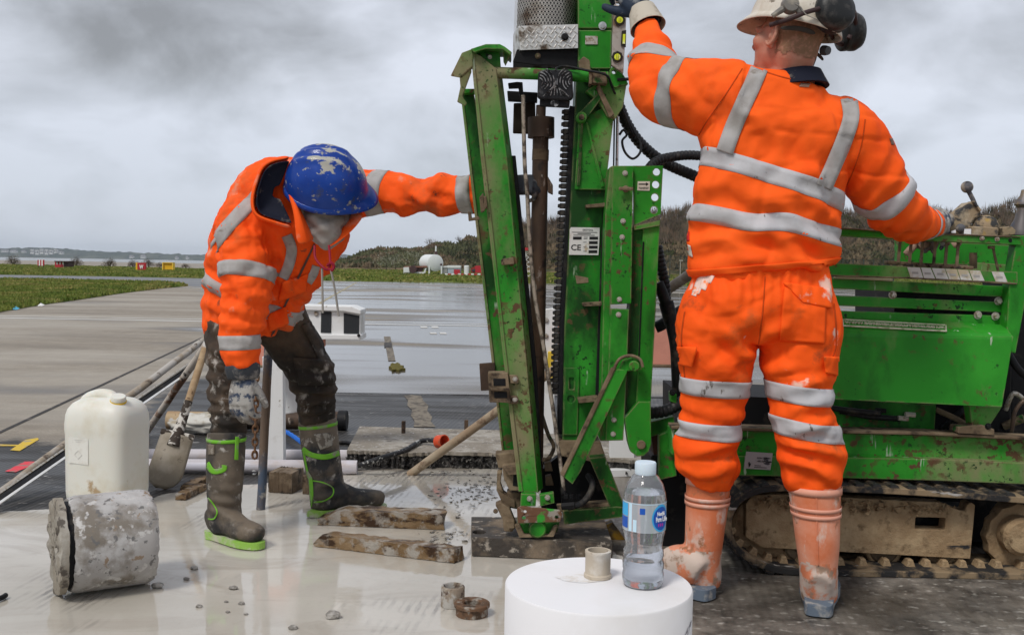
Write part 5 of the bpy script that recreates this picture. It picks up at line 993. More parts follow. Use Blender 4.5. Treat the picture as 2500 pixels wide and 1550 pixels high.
def cam_strip(name, bvh, line, wid, mat, parent, off=0.004, n=26, rows=4):
    """tape or patch lying on cloth, followed along a photo line; rays find the cloth under it"""
    P = catmull([Vector((x, y, 0)) for x, y in line], max(2, n // (len(line) - 1))); V = []; ok = []
    for i, p in enumerate(P):
        t = (P[min(i + 1, len(P) - 1)] - P[max(i - 1, 0)]).normalized(); s_ = Vector((-t.y, t.x, 0))
        for j in range(rows + 1):
            q = p + s_ * wid * (j / rows - 0.5); d = ray(q.x, q.y).normalized(); h, nr, i_, ds = bvh.ray_cast(CAM, d, 8)
            ok.append(h is not None); V.append((h - d * off) if h is not None else Vector((0, 0, 0)))
    F = []
    for i in range(len(P) - 1):
        for j in range(rows):
            q = (i * (rows + 1) + j, i * (rows + 1) + j + 1, (i + 1) * (rows + 1) + j + 1, (i + 1) * (rows + 1) + j)
            if all(ok[x] for x in q) and max((V[q[0]] - V[q[2]]).length, (V[q[1]] - V[q[3]]).length) < 0.12: F.append(q)
    mb = MB(); mb.add(V, F); o = mb.build(name, mat, parent, smooth=True, auto=60, recalc=False)
    bm = bmesh.new(); bm.from_mesh(o.data); bmesh.ops.delete(bm, geom=[v for v in bm.verts if not v.link_faces], context='VERTS'); bm.to_mesh(o.data); bm.free()
    s2 = o.modifiers.new('solid', 'SOLIDIFY'); s2.thickness = 0.002; s2.offset = 0; return o
def cam_patch(name, bvh, pix, mat, parent, off=0.005, thick=0.004, step=3.0):
    """stitched pocket or stain-sized cloth patch: outline in photo pixels, laid on the cloth"""
    xs_ = [p[0] for p in pix]; ys_ = [p[1] for p in pix]; x0, x1, y0, y1 = min(xs_), max(xs_), min(ys_), max(ys_)
    # map unit square bilinearly to a quad outline
    a, b, c, d = [Vector((x, y, 0)) for x, y in pix]; nu = max(3, int((b - a).length / step)); nv = max(3, int((d - a).length / step)); V = []; ok = []
    for j in range(nv + 1):
        for i in range(nu + 1):
            u, v = i / nu, j / nv; q = (a * (1 - u) + b * u) * (1 - v) + (d * (1 - u) + c * u) * v; dr = ray(q.x, q.y).normalized(); h, nr, i_, ds = bvh.ray_cast(CAM, dr, 8)
            ok.append(h is not None); edge = min(i, j, nu - i, nv - j); V.append(h - dr * (off + (0.003 if edge > 0 else 0)) if h is not None else Vector((0, 0, 0)))
    F = [(j * (nu + 1) + i, j * (nu + 1) + i + 1, (j + 1) * (nu + 1) + i + 1, (j + 1) * (nu + 1) + i) for j in range(nv) for i in range(nu)]
    F = [f for f in F if all(ok[k] for k in f) and max((V[f[0]] - V[f[2]]).length, (V[f[1]] - V[f[3]]).length) < 0.05]
    mb = MB(); mb.add(V, F); o = mb.build(name, mat, parent, smooth=True, auto=60, recalc=False)
    bm = bmesh.new(); bm.from_mesh(o.data); bmesh.ops.delete(bm, geom=[v for v in bm.verts if not v.link_faces], context='VERTS'); bm.to_mesh(o.data); bm.free()
    s2 = o.modifiers.new('solid', 'SOLIDIFY'); s2.thickness = thick; s2.offset = -1; return o
def hand(name, wrist, f, nrm, thumb_side, mat, parent, curl=(20, 25, 20), spread=1.0, size=1.0, curls=None, cuff=None, thumb=(0.6, 0.75, 0.25), voxel=0.0045, tcurl=25):
    """gloved hand: palm, four fingers and a thumb fused into one surface. f = finger direction, nrm = back of hand, thumb_side = towards the thumb"""
    f = Vector(f).normalized(); nrm = Vector(nrm); nrm = (nrm - f * nrm.dot(f)).normalized(); s = f.cross(nrm)
    if s.dot(Vector(thumb_side)) < 0: s = -s
    w = Vector(wrist); k = size; mb = MB()
    P_ = lambda x, y, z: w + f * x * k + s * y * k + nrm * z * k
    loft(mb, [(P_(-0.05, 0, 0), 0.030 * k, 0.023 * k), (P_(0, 0, 0), 0.031 * k, 0.021 * k), (P_(0.035, 0.002, 0.001), 0.042 * k, 0.021 * k), (P_(0.075, 0, 0.001), 0.046 * k, 0.018 * k), (P_(0.102, 0, 0), 0.043 * k, 0.015 * k)], s, 20, 4, 2.6)
    for q, (y, ln, r, x0) in enumerate(((0.034, 0.078, 0.0118, 0.094), (0.0115, 0.086, 0.0122, 0.099), (-0.0115, 0.080, 0.0118, 0.096), (-0.033, 0.063, 0.0105, 0.088))):
        d = (f + s * (y * 2.2 * spread)).normalized(); cu = curls[q] if curls else curl; p = P_(x0 - 0.022, y, 0.0); pts = [(p, r * k * 1.05)]
        p = P_(x0, y, 0.0); pts.append((p, r * k * 1.08)); ang = 0
        for j, (fr, a) in enumerate(zip((0.44, 0.31, 0.25), cu)):
            ang += a; dd = d * math.cos(R(ang)) - nrm * math.sin(R(ang)); p = p + dd * ln * fr * k; pts.append((p, r * k * (1.02 - 0.10 * (j + 1))))
        loft(mb, [(a, b, b) for a, b in pts], s, 12, 4)
        blob(mb, pts[-1][0], (pts[-1][1] * 1.0,) * 3, None, 6)
    d = (f * thumb[0] + s * thumb[1] - nrm * thumb[2]).normalized(); p = P_(0.022, 0.026, -0.004); pts = [(p, 0.017 * k)]
    d2 = (d * math.cos(R(tcurl)) + (f * 0.8 - nrm * 0.6).normalized() * math.sin(R(tcurl))).normalized(); d3 = (d2 * 0.85 + (f - nrm * 0.4).normalized() * 0.4).normalized()
    for dd, ln, r in ((d, 0.036, 0.0155), (d2, 0.034, 0.0135), (d3, 0.026, 0.0115)): p = p + dd * ln * k; pts.append((p, r * k))
    loft(mb, [(a, b, b) for a, b in pts], nrm, 12, 4); blob(mb, pts[-1][0], (pts[-1][1],) * 3, None, 6)
    return skin(name, mb, mat, parent, voxel, 3, folds([], [((60, 60, 60), 0.0014), ((25, 25, 25), 0.0022)], seed=4))
def helmet_mesh(name, c, front, upd, mat, parent, L=0.152, W=0.120, H=0.150, peak=0.045, rim=0.012, ridges=(), rh=0.005):
    f = Vector(front).normalized(); u = Vector(upd); u = (u - f * u.dot(f)).normalized(); s = f.cross(u); c = Vector(c); nu, nv = 72, 30; V = []
    for j in range(nv + 1):
        v = j / nv
        for i in range(nu):
            th = 2 * math.pi * i / nu; ct, st = math.cos(th), math.sin(th)
            if v < 0.86:
                a = v / 0.86; ph = a * math.pi / 2; rr = math.sin(ph) ** 0.92; z = H * math.cos(ph) ** 0.9; bx3, by3 = W * rr * st, L * rr * ct
                bul = 1.0 + 0.02 * math.sin(ph)
                dz = 0
                for (lx, wd, fa, fb) in ridges:
                    yy = by3 / L
                    g = math.exp(-((bx3 - lx * (1 - 0.25 * abs(yy))) / wd) ** 2); e_ = min(max((yy - fa) / 0.15, 0), 1) * min(max((fb - yy) / 0.15, 0), 1); dz += rh * g * e_
                nn = Vector((bx3 / W, by3 / L, z / H)).normalized() * dz
                p = Vector((bx3 * bul, by3 * bul, z)) + nn
            else:
                b = (v - 0.86) / 0.14; fr_ = max(ct, 0) ** 2.2; ext = rim + peak * fr_; p = Vector(((W + rim * 0.9 * b) * 1.02 * st, (L * 1.02) * ct + (ext * b) * ct, -0.018 * b - 0.014 * fr_ * b + 0.006 * (1 - fr_) * math.sin(b * 3.1)))
            V.append(c + s * p.x + f * p.y + u * p.z)
    F = [(j * nu + i, j * nu + (i + 1) % nu, (j + 1) * nu + (i + 1) % nu, (j + 1) * nu + i) for j in range(nv) for i in range(nu)]
    mb = MB(); mb.add(V, F); o = mb.build(name, mat, parent, smooth=True, auto=50); so_ = o.modifiers.new('solid', 'SOLIDIFY'); so_.thickness = 0.003; so_.offset = -1; return o, (s, f, u)

ORANGE = (0.98, 0.135, 0.012)
def hivis(name, base, stains, grid=False, fine=420):
    return M(name, base, 0.72, 0, [dict(c=(0.90, 0.09, 0.009), s=5, lo=0.45, hi=0.7)] + stains, bump=[(fine, 0.10, 0.0008), (38, 0.22, 0.004)], spec=0.12)
JK1 = hivis('orange_ripstop', (0.98, 0.112, 0.014), [dict(c=(0.46, 0.12, 0.04), s=4.5, lo=0.55, hi=0.72, off=12, d=8, a=0.8), dict(c=(0.62, 0.40, 0.28), s=8, lo=0.60, hi=0.74, off=2, d=8, a=0.8), dict(c=(0.12, 0.06, 0.035), s=20, lo=0.64, hi=0.70, off=6, d=8, m=(5, 0.48, 0.6))])
JK2 = hivis('orange_sweatshirt', (1.0, 0.125, 0.014), [dict(c=(0.70, 0.10, 0.02), s=4, lo=0.64, hi=0.8, off=8)])
TR2 = hivis('orange_trousers', (0.98, 0.112, 0.011), [dict(c=(0.45, 0.10, 0.025), s=5.5, lo=0.58, hi=0.74, off=15, d=7), dict(c=(0.17, 0.06, 0.025), s=8, lo=0.635, hi=0.76, off=4, d=7, a=0.85), dict(c=(0.86, 0.55, 0.44), s=7, lo=0.675, hi=0.72, off=9, d=8)])
TAPE = M('reflective_tape', (0.40, 0.385, 0.375), 0.62, 0.0, [dict(c=(0.31, 0.29, 0.27), s=9, lo=0.45, hi=0.65, d=6), dict(c=(0.20, 0.17, 0.14), s=16, st=(0.6, 1, 1.4), lo=0.64, hi=0.72, d=6)], bump=[(60, 0.25, 0.003)])
TAPE2 = M('reflective_tape_bright', (0.50, 0.495, 0.51), 0.62, 0.0, [dict(c=(0.43, 0.42, 0.42), s=8, lo=0.45, hi=0.65, d=6), dict(c=(0.13, 0.115, 0.10), s=26, st=(1.6, 1, 0.6), lo=0.655, hi=0.70, d=7)], bump=[(55, 0.3, 0.003)])
NAVY = M('navy_lining', (0.010, 0.012, 0.024), 0.8, 0, [dict(c=(0.14, 0.12, 0.10), s=18, lo=0.62, hi=0.72)])
SNOOD = M('grey_snood', (0.35, 0.325, 0.30), 0.9, 0, [dict(c=(0.16, 0.135, 0.11), s=7, lo=0.5, hi=0.68, d=6)], bump=[(300, 0.15, 0.001)])
BTROUS = M('black_work_trousers', (0.022, 0.018, 0.015), 0.7, 0, [dict(c=(0.085, 0.058, 0.038), s=4.5, lo=0.42, hi=0.64, d=8), dict(c=(0.42, 0.39, 0.35), s=26, st=(1, 1, 0.6), lo=0.56, hi=0.68, d=8, m=(4, 0.50, 0.62))], bump=[(300, 0.15, 0.001)])
GLOVEM = M('cement_caked_glove', (0.37, 0.355, 0.33), 0.85, 0, [dict(c=(0.05, 0.065, 0.10), s=24, lo=0.50, hi=0.58, d=7), dict(c=(0.22, 0.20, 0.18), s=14, lo=0.52, hi=0.64, off=5), dict(c=(0.52, 0.50, 0.46), s=40, lo=0.58, hi=0.66, off=9)], bump=[(60, 0.6, 0.004), (160, 0.4, 0.002)])
GLOVED = M('dark_wet_glove', (0.045, 0.05, 0.058), 0.6, 0, [dict(c=(0.22, 0.205, 0.19), s=20, lo=0.54, hi=0.66, d=7)], bump=[(60, 0.5, 0.004)])
SKINM = M('skin', (0.47, 0.225, 0.155), 0.5, 0, [dict(c=(0.44, 0.185, 0.125), s=14, lo=0.42, hi=0.62), dict(c=(0.52, 0.285, 0.21), s=8, lo=0.52, hi=0.7, off=4)], bump=[(180, 0.12, 0.001)], sss=0.12)

# ------------------------------------------------------------------ worker 1: bent over, reaching to the rod
g_ = gnd(690, 1300)
p1 = empty('person', (g_.x, g_.y, 0), 'bent worker in orange jacket, dark trousers and blue helmet reaching to the drill rod', 'person')
def RG(px, py, Y, a, b): s_ = pxm(Y); return (at(px, py, Y), a * s_, b * s_)
torso1 = [RG(628, 826, 3.02, 108, 72), RG(622, 800, 3.02, 122, 84), RG(619, 745, 3.01, 124, 88), RG(634, 680, 2.99, 138, 92), RG(660, 610, 2.96, 150, 94), RG(700, 545, 2.93, 158, 92), RG(735, 495, 2.91, 150, 86), RG(765, 462, 2.90, 105, 72), RG(790, 440, 2.89, 60, 50)]
armR1 = [RG(650, 520, 2.90, 70, 66), RG(600, 545, 2.87, 74, 70), RG(600, 605, 2.85, 70, 68), RG(608, 680, 2.82, 64, 62), RG(600, 745, 2.80, 58, 56), RG(586, 815, 2.80, 49, 48), RG(588, 870, 2.80, 44, 43), RG(594, 898, 2.80, 40, 40)]
armL1 = [RG(800, 490, 2.95, 62, 60), RG(870, 474, 2.97, 58, 56), RG(930, 468, 2.97, 53, 50), RG(1000, 478, 2.95, 48, 46), RG(1070, 477, 2.93, 53, 50), RG(1130, 474, 2.91, 50, 46), RG(1185, 470, 2.90, 43, 40), RG(1212, 466, 2.89, 36, 34)]
legR1 = [RG(600, 760, 3.02, 90, 85), RG(566, 810, 3.00, 64, 66), RG(556, 880, 2.95, 50, 54), RG(556, 950, 2.91, 46, 50), RG(558, 1010, 2.88, 43, 46), RG(556, 1060, 2.87, 39, 41)]
legL1 = [RG(650, 755, 3.04, 95, 85), RG(690, 800, 3.06, 70, 72), RG(724, 850, 3.09, 62, 62), RG(756, 905, 3.12, 56, 58), RG(772, 960, 3.15, 50, 52), RG(772, 1010, 3.18, 45, 46), RG(771, 1045, 3.19, 40, 41)]
hc1 = at(800, 462, 2.80)                                        # head centre
up1 = Vector((0.10, -0.68, 0.72)).normalized(); fr1 = Vector((0.96, 0.02, -0.20)); fr1 = (fr1 - up1 * fr1.dot(up1)).normalized()
# body: one continuous figure under the clothes
mb = MB(); loft(mb, torso1[:-1], (1, 0, 0), 24, 4, 2.2, 0.78)
for l in (armR1, armL1): loft(mb, l, (0, 1, 0), 14, 4, 2, 0.66)
for l in (legR1, legL1): loft(mb, l, (1, 0, 0), 16, 4, 2, 0.74)
sd1 = fr1.cross(up1); qh = Matrix(((sd1.x, fr1.x, up1.x), (sd1.y, fr1.y, up1.y), (sd1.z, fr1.z, up1.z)))
blob(mb, hc1, (0.076, 0.095, 0.112), qh); blob(mb, hc1 + fr1 * 0.035 - up1 * 0.065, (0.055, 0.062, 0.06), qh); blob(mb, hc1 + fr1 * 0.105 - up1 * 0.02, (0.012, 0.018, 0.022), qh, 8)
for q in (-1, 1): blob(mb, hc1 + sd1 * 0.078 * q - up1 * 0.01, (0.010, 0.022, 0.030), qh, 8)
loft(mb, [(hc1 - up1 * 0.05, 0.058, 0.06), (hc1 - up1 * 0.05 + (at(720, 500, 2.93) - hc1) * 0.6, 0.062, 0.062), (at(710, 520, 2.94), 0.07, 0.07)], (0, 1, 0), 16, 4)
skin('body', mb, SKINM, p1, 0.012, 4)
# jacket
sh = lambda x, y, Y: tuple(at(x, y, Y))
fold1 = folds([(sh(600, 760, 2.82), (0.25, 0, 1), 0.055, 0.010, 0.10), (sh(612, 650, 2.8), (-0.5, 0, 1), 0.075, 0.006, 0.14), (sh(560, 690, 3.0), (0.5, 0.3, 1), 0.07, 0.012, 0.16), (sh(690, 700, 2.95), (0.7, 0, 1), 0.075, 0.011, 0.2),
               (sh(1000, 470, 2.9), (0.7, 0, 0.8), 0.10, 0.011, 0.12), (sh(1090, 470, 2.9), (0.8, 0, -0.7), 0.085, 0.009, 0.12), (sh(1040, 500, 2.9), (0.3, 0, 1), 0.07, 0.006, 0.1), (sh(590, 830, 2.8), (0, 0, 1), 0.045, 0.004, 0.08), (sh(640, 790, 2.95), (1, 0, 0.2), 0.09, 0.012, 0.15), (sh(640, 560, 2.85), (1, 0, 0.4), 0.09, 0.008, 0.14)],
              [((9, 9, 9), 0.009), ((20, 20, 20), 0.0045)], 0.45, 3, [((9, 9, 6), 0.0055), ((5, 9, 13), 0.0045)])
mb = MB(); loft(mb, torso1, (1, 0, 0), 32, 5, 2.2, 0.965)
for l in (armR1, armL1): loft(mb, l, (0, 1, 0), 22, 5)
jk1 = skin('jacket', mb, JK1, p1, 0.0065, 4, fold1); b1 = bvh_of(jk1)
def along(rings, i, f_): a, b = rings[i][0], rings[i + 1][0]; return a.lerp(b, f_), (b - a)
for l, i, f_, wd in ((armR1, 3, -0.15, 0.054), (armR1, 5, 0.35, 0.052), (armL1, 2, -0.05, 0.060), (armL1, 5, 0.15, 0.052)):
    c, t = along(l, i, f_); ring_band('reflective_band', b1, c, t, wd, TAPE, jk1, rmax=0.16)
t = at(660, 745, 3.0) - at(500, 672, 3.0); t.y = 0; nrm_ = Vector((-t.z, 0, t.x)).normalized(); nrm_.y = -0.1
ring_band('reflective_band', b1, at(618, 722, 3.01), nrm_, 0.055, TAPE, jk1, rmax=0.4, n=110)
ring_band('reflective_band', b1, at(600, 520, 2.88), Vector((0.75, 0.1, -0.65)), 0.052, TAPE, jk1, rmax=0.2)
cam_strip('reflective_brace', b1, [(700, 575), (712, 610), (704, 650), (690, 680)], 26, TAPE, jk1); cam_strip('reflective_brace', b1, [(772, 650), (766, 668), (752, 690)], 20, TAPE, jk1)
cam_strip('jacket_zip', b1, [(768, 596), (742, 650), (708, 720), (680, 780), (662, 826)], 5, M('dark_zip', (0.10, 0.06, 0.05), 0.6), jk1, 0.006)
cam_patch('chest_pocket', b1, [(690, 690), (752, 668), (746, 712), (680, 735)], JK1, jk1); cam_patch('hem_pocket', b1, [(652, 768), (700, 748), (704, 790), (660, 808)], JK1, jk1)
# collar flaps and hood
def sheet(name, grid_px, mat, parent, thick=0.006, sub=2):
    mb_ = MB(); m, n = len(grid_px), len(grid_px[0]); mb_.add([at(*p) for r_ in grid_px for p in r_], [(i * n + j, i * n + j + 1, (i + 1) * n + j + 1, (i + 1) * n + j) for i in range(m - 1) for j in range(n - 1)])
    o = mb_.build(name, mat, parent, smooth=True, auto=80); s_ = o.modifiers.new('solid', 'SOLIDIFY'); s_.thickness = thick; s_.offset = 0; ss = o.modifiers.new('sub', 'SUBSURF'); ss.levels = ss.render_levels = sub; return o
sheet('collar_flap', [[(700, 470, 2.76), (712, 500, 2.74), (720, 545, 2.73), (722, 606, 2.74)], [(712, 470, 2.74), (728, 505, 2.72), (742, 555, 2.72), (752, 592, 2.73)], [(722, 490, 2.78), (738, 520, 2.78), (756, 560, 2.78), (772, 588, 2.79)]], JK1, jk1)
sheet('collar_flap', [[(892, 524, 2.80), (872, 552, 2.78), (846, 578, 2.77), (800, 610, 2.78)], [(880, 512, 2.80), (858, 540, 2.79), (832, 566, 2.79), (796, 596, 2.80)], [(866, 508, 2.84), (848, 530, 2.84), (826, 556, 2.84), (792, 588, 2.84)]], JK1, jk1)
# hood lying open behind the neck: outer bowl and dark lining
def hoodbowl(name, scale, mat, dx_=0.0, thick=0.01):
    rim_ = [(706, 386), (672, 390), (640, 404), (628, 440), (616, 478), (618, 515), (632, 530), (660, 538), (690, 548), (712, 552)]
    ax_c = (672, 470); rows_ = []
    for q, (k, Y) in enumerate(((1.0, 2.735), (1.04, 2.76), (0.99, 2.82), (0.8, 2.90), (0.5, 2.94)) if scale == 1 else ((1.0, 2.738), (0.96, 2.746), (0.85, 2.758), (0.6, 2.768), (0.2, 2.772))):
        rows_.append([((ax_c[0] + (x - ax_c[0]) * k * scale) + dx_, ax_c[1] + (y - ax_c[1]) * k * scale, Y + (0.0 if scale == 1 else -0.004)) for x, y in rim_])
    return sheet(name, rows_, mat, jk1, thick)
hoodbowl('hood', 1.0, JK1, 0, 0.014); hoodbowl('hood_lining', 0.92, NAVY, 5, 0.006)
# snood: cloth wrapped about the neck and chin
mb = MB(); loft(mb, [(at(788, 470, 2.87), 0.112, 0.09), (at(792, 510, 2.845), 0.114, 0.09), (at(795, 545, 2.825), 0.098, 0.085), (at(797, 572, 2.82), 0.068, 0.07), (at(793, 595, 2.83), 0.030, 0.045)], (1, 0, 0), 30, 5)
snd = skin('snood', mb, SNOOD, p1, 0.007, 5, folds([(sh(800, 530, 2.7), (-0.3, 0, 1), 0.055, 0.012, 0.10), (sh(770, 560, 2.75), (0.7, 0, 1), 0.06, 0.010, 0.08)], [((8, 8, 8), 0.006)], 0.5, 9, [((7, 7, 15), 0.007), ((12, 12, 6), 0.005)]))
# helmet
BLUEH = M('scraped_blue_helmet', (0.008, 0.042, 0.26), 0.32, 0, [dict(c=(0.012, 0.060, 0.34), s=6, lo=0.45, hi=0.65), dict(c=(0.06, 0.065, 0.07), s=13, lo=0.60, hi=0.72, off=3, d=8), dict(c=(0.30, 0.30, 0.28), s=34, lo=0.66, hi=0.68, off=31, d=8, r=0.8)], bump=[(70, 0.12, 0.003)], coat=0.15)
hel1, _ = helmet_mesh('helmet', hc1 + up1 * 0.012 - fr1 * 0.005, fr1, up1, BLUEH, p1, L=0.146, W=0.124, H=0.148, peak=0.034, rim=0.008, ridges=[(-0.060, 0.013, -0.8, 0.55), (-0.012, 0.014, -0.85, 0.6), (0.036, 0.013, -0.8, 0.55)], rh=0.009)
# grey scraped cement patches where the helmet has been rubbed along its ridges
Ph = np.array([(v.co - hc1)[:] for v in hel1.data.vertices]); ls_, lf_, lu_ = Ph @ np.array(sd1), Ph @ np.array(fr1), Ph @ np.array(up1)
scr = np.zeros(len(Ph))
for (a, b, wa, wb) in ((-0.066, 0.0, 0.014, 0.050), (-0.020, 0.015, 0.015, 0.045), (0.030, 0.0, 0.017, 0.062), (0.056, 0.02, 0.012, 0.03), (-0.03, 0.115, 0.03, 0.016)): scr = np.maximum(scr, np.exp(-((ls_ - a) / wa) ** 2 - ((lf_ - b) / wb) ** 2))
av = hel1.data.attributes.new('scrape', 'FLOAT', 'POINT'); av.data.foreach_set('value', (scr * (lu_ > 0)).astype(np.float32))
tt = BLUEH.node_tree; bsd = tt.nodes['Principled BSDF']; old = bsd.inputs['Base Color'].links[0].from_socket
an = tt.nodes.new('ShaderNodeAttribute'); an.attribute_name = 'scrape'; tcx = tt.nodes.new('ShaderNodeTexCoord'); mpx = tt.nodes.new('ShaderNodeMapping'); mpx.inputs['Scale'].default_value = (0.7, 1, 1.2); nx_ = tt.nodes.new('ShaderNodeTexNoise'); nx_.inputs['Scale'].default_value = 55; nx_.inputs['Detail'].default_value = 6; tt.links.new(tcx.outputs['Object'], mpx.inputs[0]); tt.links.new(mpx.outputs[0], nx_.inputs['Vector'])
ad = tt.nodes.new('ShaderNodeMath'); ad.operation = 'MULTIPLY_ADD'; tt.links.new(an.outputs['Fac'], ad.inputs[0]); ad.inputs[1].default_value = 0.42; tt.links.new(nx_.outputs[0], ad.inputs[2])
rg_ = tt.nodes.new('ShaderNodeMapRange'); tt.links.new(ad.outputs[0], rg_.inputs[0]); rg_.inputs[1].default_value = 0.655; rg_.inputs[2].default_value = 0.735
xm = tt.nodes.new('ShaderNodeMix'); xm.data_type = 'RGBA'; tt.links.new(rg_.outputs[0], xm.inputs[0]); tt.links.new(old, xm.inputs[6]); xm.inputs[7].default_value = (0.40, 0.385, 0.335, 1); tt.links.new(xm.outputs[2], bsd.inputs['Base Color'])
# trousers
mb = MB()
for l in (legR1, legL1): loft(mb, l, (1, 0, 0), 24, 5)
trs1 = skin('trousers', mb, BTROUS, p1, 0.0075, 4, folds([(sh(770, 960, 3.1), (0.15, 0, 1), 0.05, 0.013, 0.10), (sh(740, 870, 3.1), (0.7, 0, 0.7), 0.08, 0.008, 0.14), (sh(556, 900, 2.9), (0.3, 0, 1), 0.06, 0.010, 0.16), (sh(556, 1010, 2.88), (0, 0, 1), 0.045, 0.010, 0.09), (sh(772, 1010, 3.1), (-0.2, 0, 1), 0.04, 0.010, 0.07)], [((10, 10, 10), 0.007), ((30, 30, 30), 0.003)], 0.4, 6, [((6, 9, 13), 0.006), ((10, 10, 6), 0.004)])); bt1 = bvh_of(trs1)
cam_patch('knee_patch', bt1, [(716, 872), (800, 880), (818, 938), (730, 940)], BTROUS, trs1); cam_strip('side_pocket', bt1, [(748, 790), (775, 840), (792, 880)], 26, BTROUS, trs1, 0.006)
# boots
def boot(name, shaft, foot, mats, parent, solez=0.024, solew=1.08, heel_in=0.02, disp=None, voxel=0.0065):
    """shaft rings top->ankle; foot: (heel point, toe point) on the ground, width, height"""
    heel, toe, wd, hh = foot; heel, toe = Vector(heel), Vector(toe); d = (toe - heel); L_ = d.length; d.normalize(); s = Vector((-d.y, d.x, 0)); z = Vector((0, 0, 1)); mb_ = MB()
    loft(mb_, shaft, (1, 0, 0), 26, 5)
    loft(mb_, [(heel + d * L_ * 0.03 + z * (solez + hh * 0.55), wd * 0.66, hh * 0.55), (heel + d * L_ * 0.15 + z * (solez + hh * 0.72), wd * 0.90, hh * 0.75), (heel + d * L_ * 0.38 + z * (solez + hh * 0.72), wd * 0.90, hh * 0.72), (heel + d * L_ * 0.58 + z * (solez + hh * 0.52), wd * 0.98, hh * 0.55), (heel + d * L_ * 0.78 + z * (solez + hh * 0.45), wd * 1.04, hh * 0.47), (heel + d * L_ * 0.93 + z * (solez + hh * 0.40), wd * 0.84, hh * 0.42), (heel + d * L_ * 0.985 + z * (solez + hh * 0.36), wd * 0.5, hh * 0.28)], s, 24, 5, 2.4)
    up = skin(name, mb_, mats[0], parent, voxel, 5, disp)
    # sole
    out = []
    for k in range(40):
        a = 2 * math.pi * k / 40; c, sn = math.cos(a), math.sin(a); x = (0.485 - 0.545 * math.copysign(abs(c) ** 0.75, c)) if solez < 0.03 else (0.455 - 0.575 * math.copysign(abs(c) ** 0.55, c)); w_ = wd * solew * (0.84 + 0.16 * math.cos((x - 0.78) * 5.0)) * math.copysign(abs(sn) ** (0.7 if solez < 0.03 else 0.45), sn) * (1.0 if solez < 0.03 else 1.12); out.append(heel + d * (x * L_) + s * w_)
    mb2 = MB(); mb2.plate([p + z * 0.004 for p in out], (0, 0, solez * 1.05)); sole = mb2.build('sole', mats[1], up, bevel=0.004)
    for x0, x1 in ((0.03, 0.27), (0.46, 0.97)):
        q = [heel + d * (L_ * x0) - s * wd * 0.62, heel + d * (L_ * x1) - s * wd * 0.6, heel + d * (L_ * x1) + s * wd * 0.6, heel + d * (L_ * x0) + s * wd * 0.62]; mb3 = MB(); mb3.plate([p + z * 0.001 for p in q], (0, 0, 0.006)); mb3.build('heel_block' if x0 < 0.2 else 'tread_block', mats[1], up, bevel=0.002)
    return up
NEO = M('muddy_neoprene', (0.085, 0.070, 0.054), 0.6, 0, [dict(c=(0.16, 0.128, 0.095), s=3.5, lo=0.44, hi=0.6, d=7), dict(c=(0.030, 0.030, 0.031), s=5, lo=0.50, hi=0.64, off=5, d=7), dict(c=(0.36, 0.335, 0.30), s=26, lo=0.58, hi=0.66, off=9, d=8, m=(5, 0.44, 0.58))], bump=[(60, 0.3, 0.003)])
LIME = M('lime_trim', (0.15, 0.42, 0.03), 0.55, 0, [dict(c=(0.26, 0.26, 0.19), s=16, lo=0.50, hi=0.62, d=6)])
LIMESOLE = M('muddy_lime_sole', (0.26, 0.47, 0.08), 0.6, 0, [dict(c=(0.47, 0.46, 0.36), s=14, lo=0.44, hi=0.60, d=7)])
h1, t1 = gnd(512, 1312), gnd(636, 1342); h2, t2 = gnd(760, 1262), gnd(938, 1246)
bt_fold = folds([(sh(548, 1235, 2.8), (0.2, 0, 1), 0.05, 0.006, 0.07), (sh(798, 1190, 3.1), (-0.2, 0, 1), 0.05, 0.006, 0.07)], [((10, 10, 10), 0.006)], 0.3, 2)
bR = boot('boot', [RG(553, 1056, 2.865, 47, 47), RG(551, 1110, 2.855, 47, 47), RG(549, 1170, 2.85, 45, 46), RG(548, 1220, 2.85, 41, 44), RG(550, 1262, 2.85, 40, 46), RG(556, 1290, 2.85, 38, 44)], (h1, t1, 0.046, 0.075), (NEO, LIMESOLE), p1, disp=bt_fold)
bL = boot('boot', [RG(775, 1024, 3.185, 47, 45), RG(780, 1075, 3.18, 47, 45), RG(788, 1130, 3.175, 45, 45), RG(796, 1175, 3.17, 43, 45), RG(798, 1212, 3.17, 42, 46), RG(800, 1235, 3.17, 42, 46)], (h2, t2, 0.047, 0.078), (NEO, LIMESOLE), p1, disp=bt_fold)
for b_, rim_c, cyc, band in ((bR, RG(553, 1060, 2.865, 1, 1), (552, 1057), [(505, 1130), (520, 1150), (545, 1146), (548, 1135)]), (bL, RG(775, 1028, 3.185, 1, 1), (775, 1026), [(738, 1096), (760, 1110), (795, 1115), (828, 1105)])):
    bb = bvh_of(b_); ax = Vector((0.0, 0, 1)) if b_ is bR else Vector((-0.12, 0, 1))
    ring_band('lime_rim', bb, rim_c[0] - Vector((0, 0, 0.016)), ax, 0.013, LIME, b_, rmax=0.2, off=0.002, rows=2)
    cam_strip('lime_band', bb, band, 13, LIME, b_, 0.003)
bb = bvh_of(bR); cam_strip('lime_pull', bb, [(579, 1066), (578, 1095), (577, 1122)], 9, LIME, bR, 0.003); cam_strip('lime_piping', bb, [(507, 1215), (522, 1232), (530, 1250), (522, 1266), (508, 1266)], 3, LIME, bR, 0.003)
bb = bvh_of(bL); cam_strip('lime_heel_strip', bb, [(739, 1105), (748, 1150), (758, 1170), (760, 1210), (756, 1240)], 9, LIME, bL, 0.003); cam_strip('lime_piping', bb, [(764, 1173), (790, 1178), (812, 1190), (812, 1208), (792, 1222), (766, 1226)], 3, LIME, bL, 0.003)
BADGE = M('faded_cream_badge', (0.36, 0.33, 0.27), 0.7)
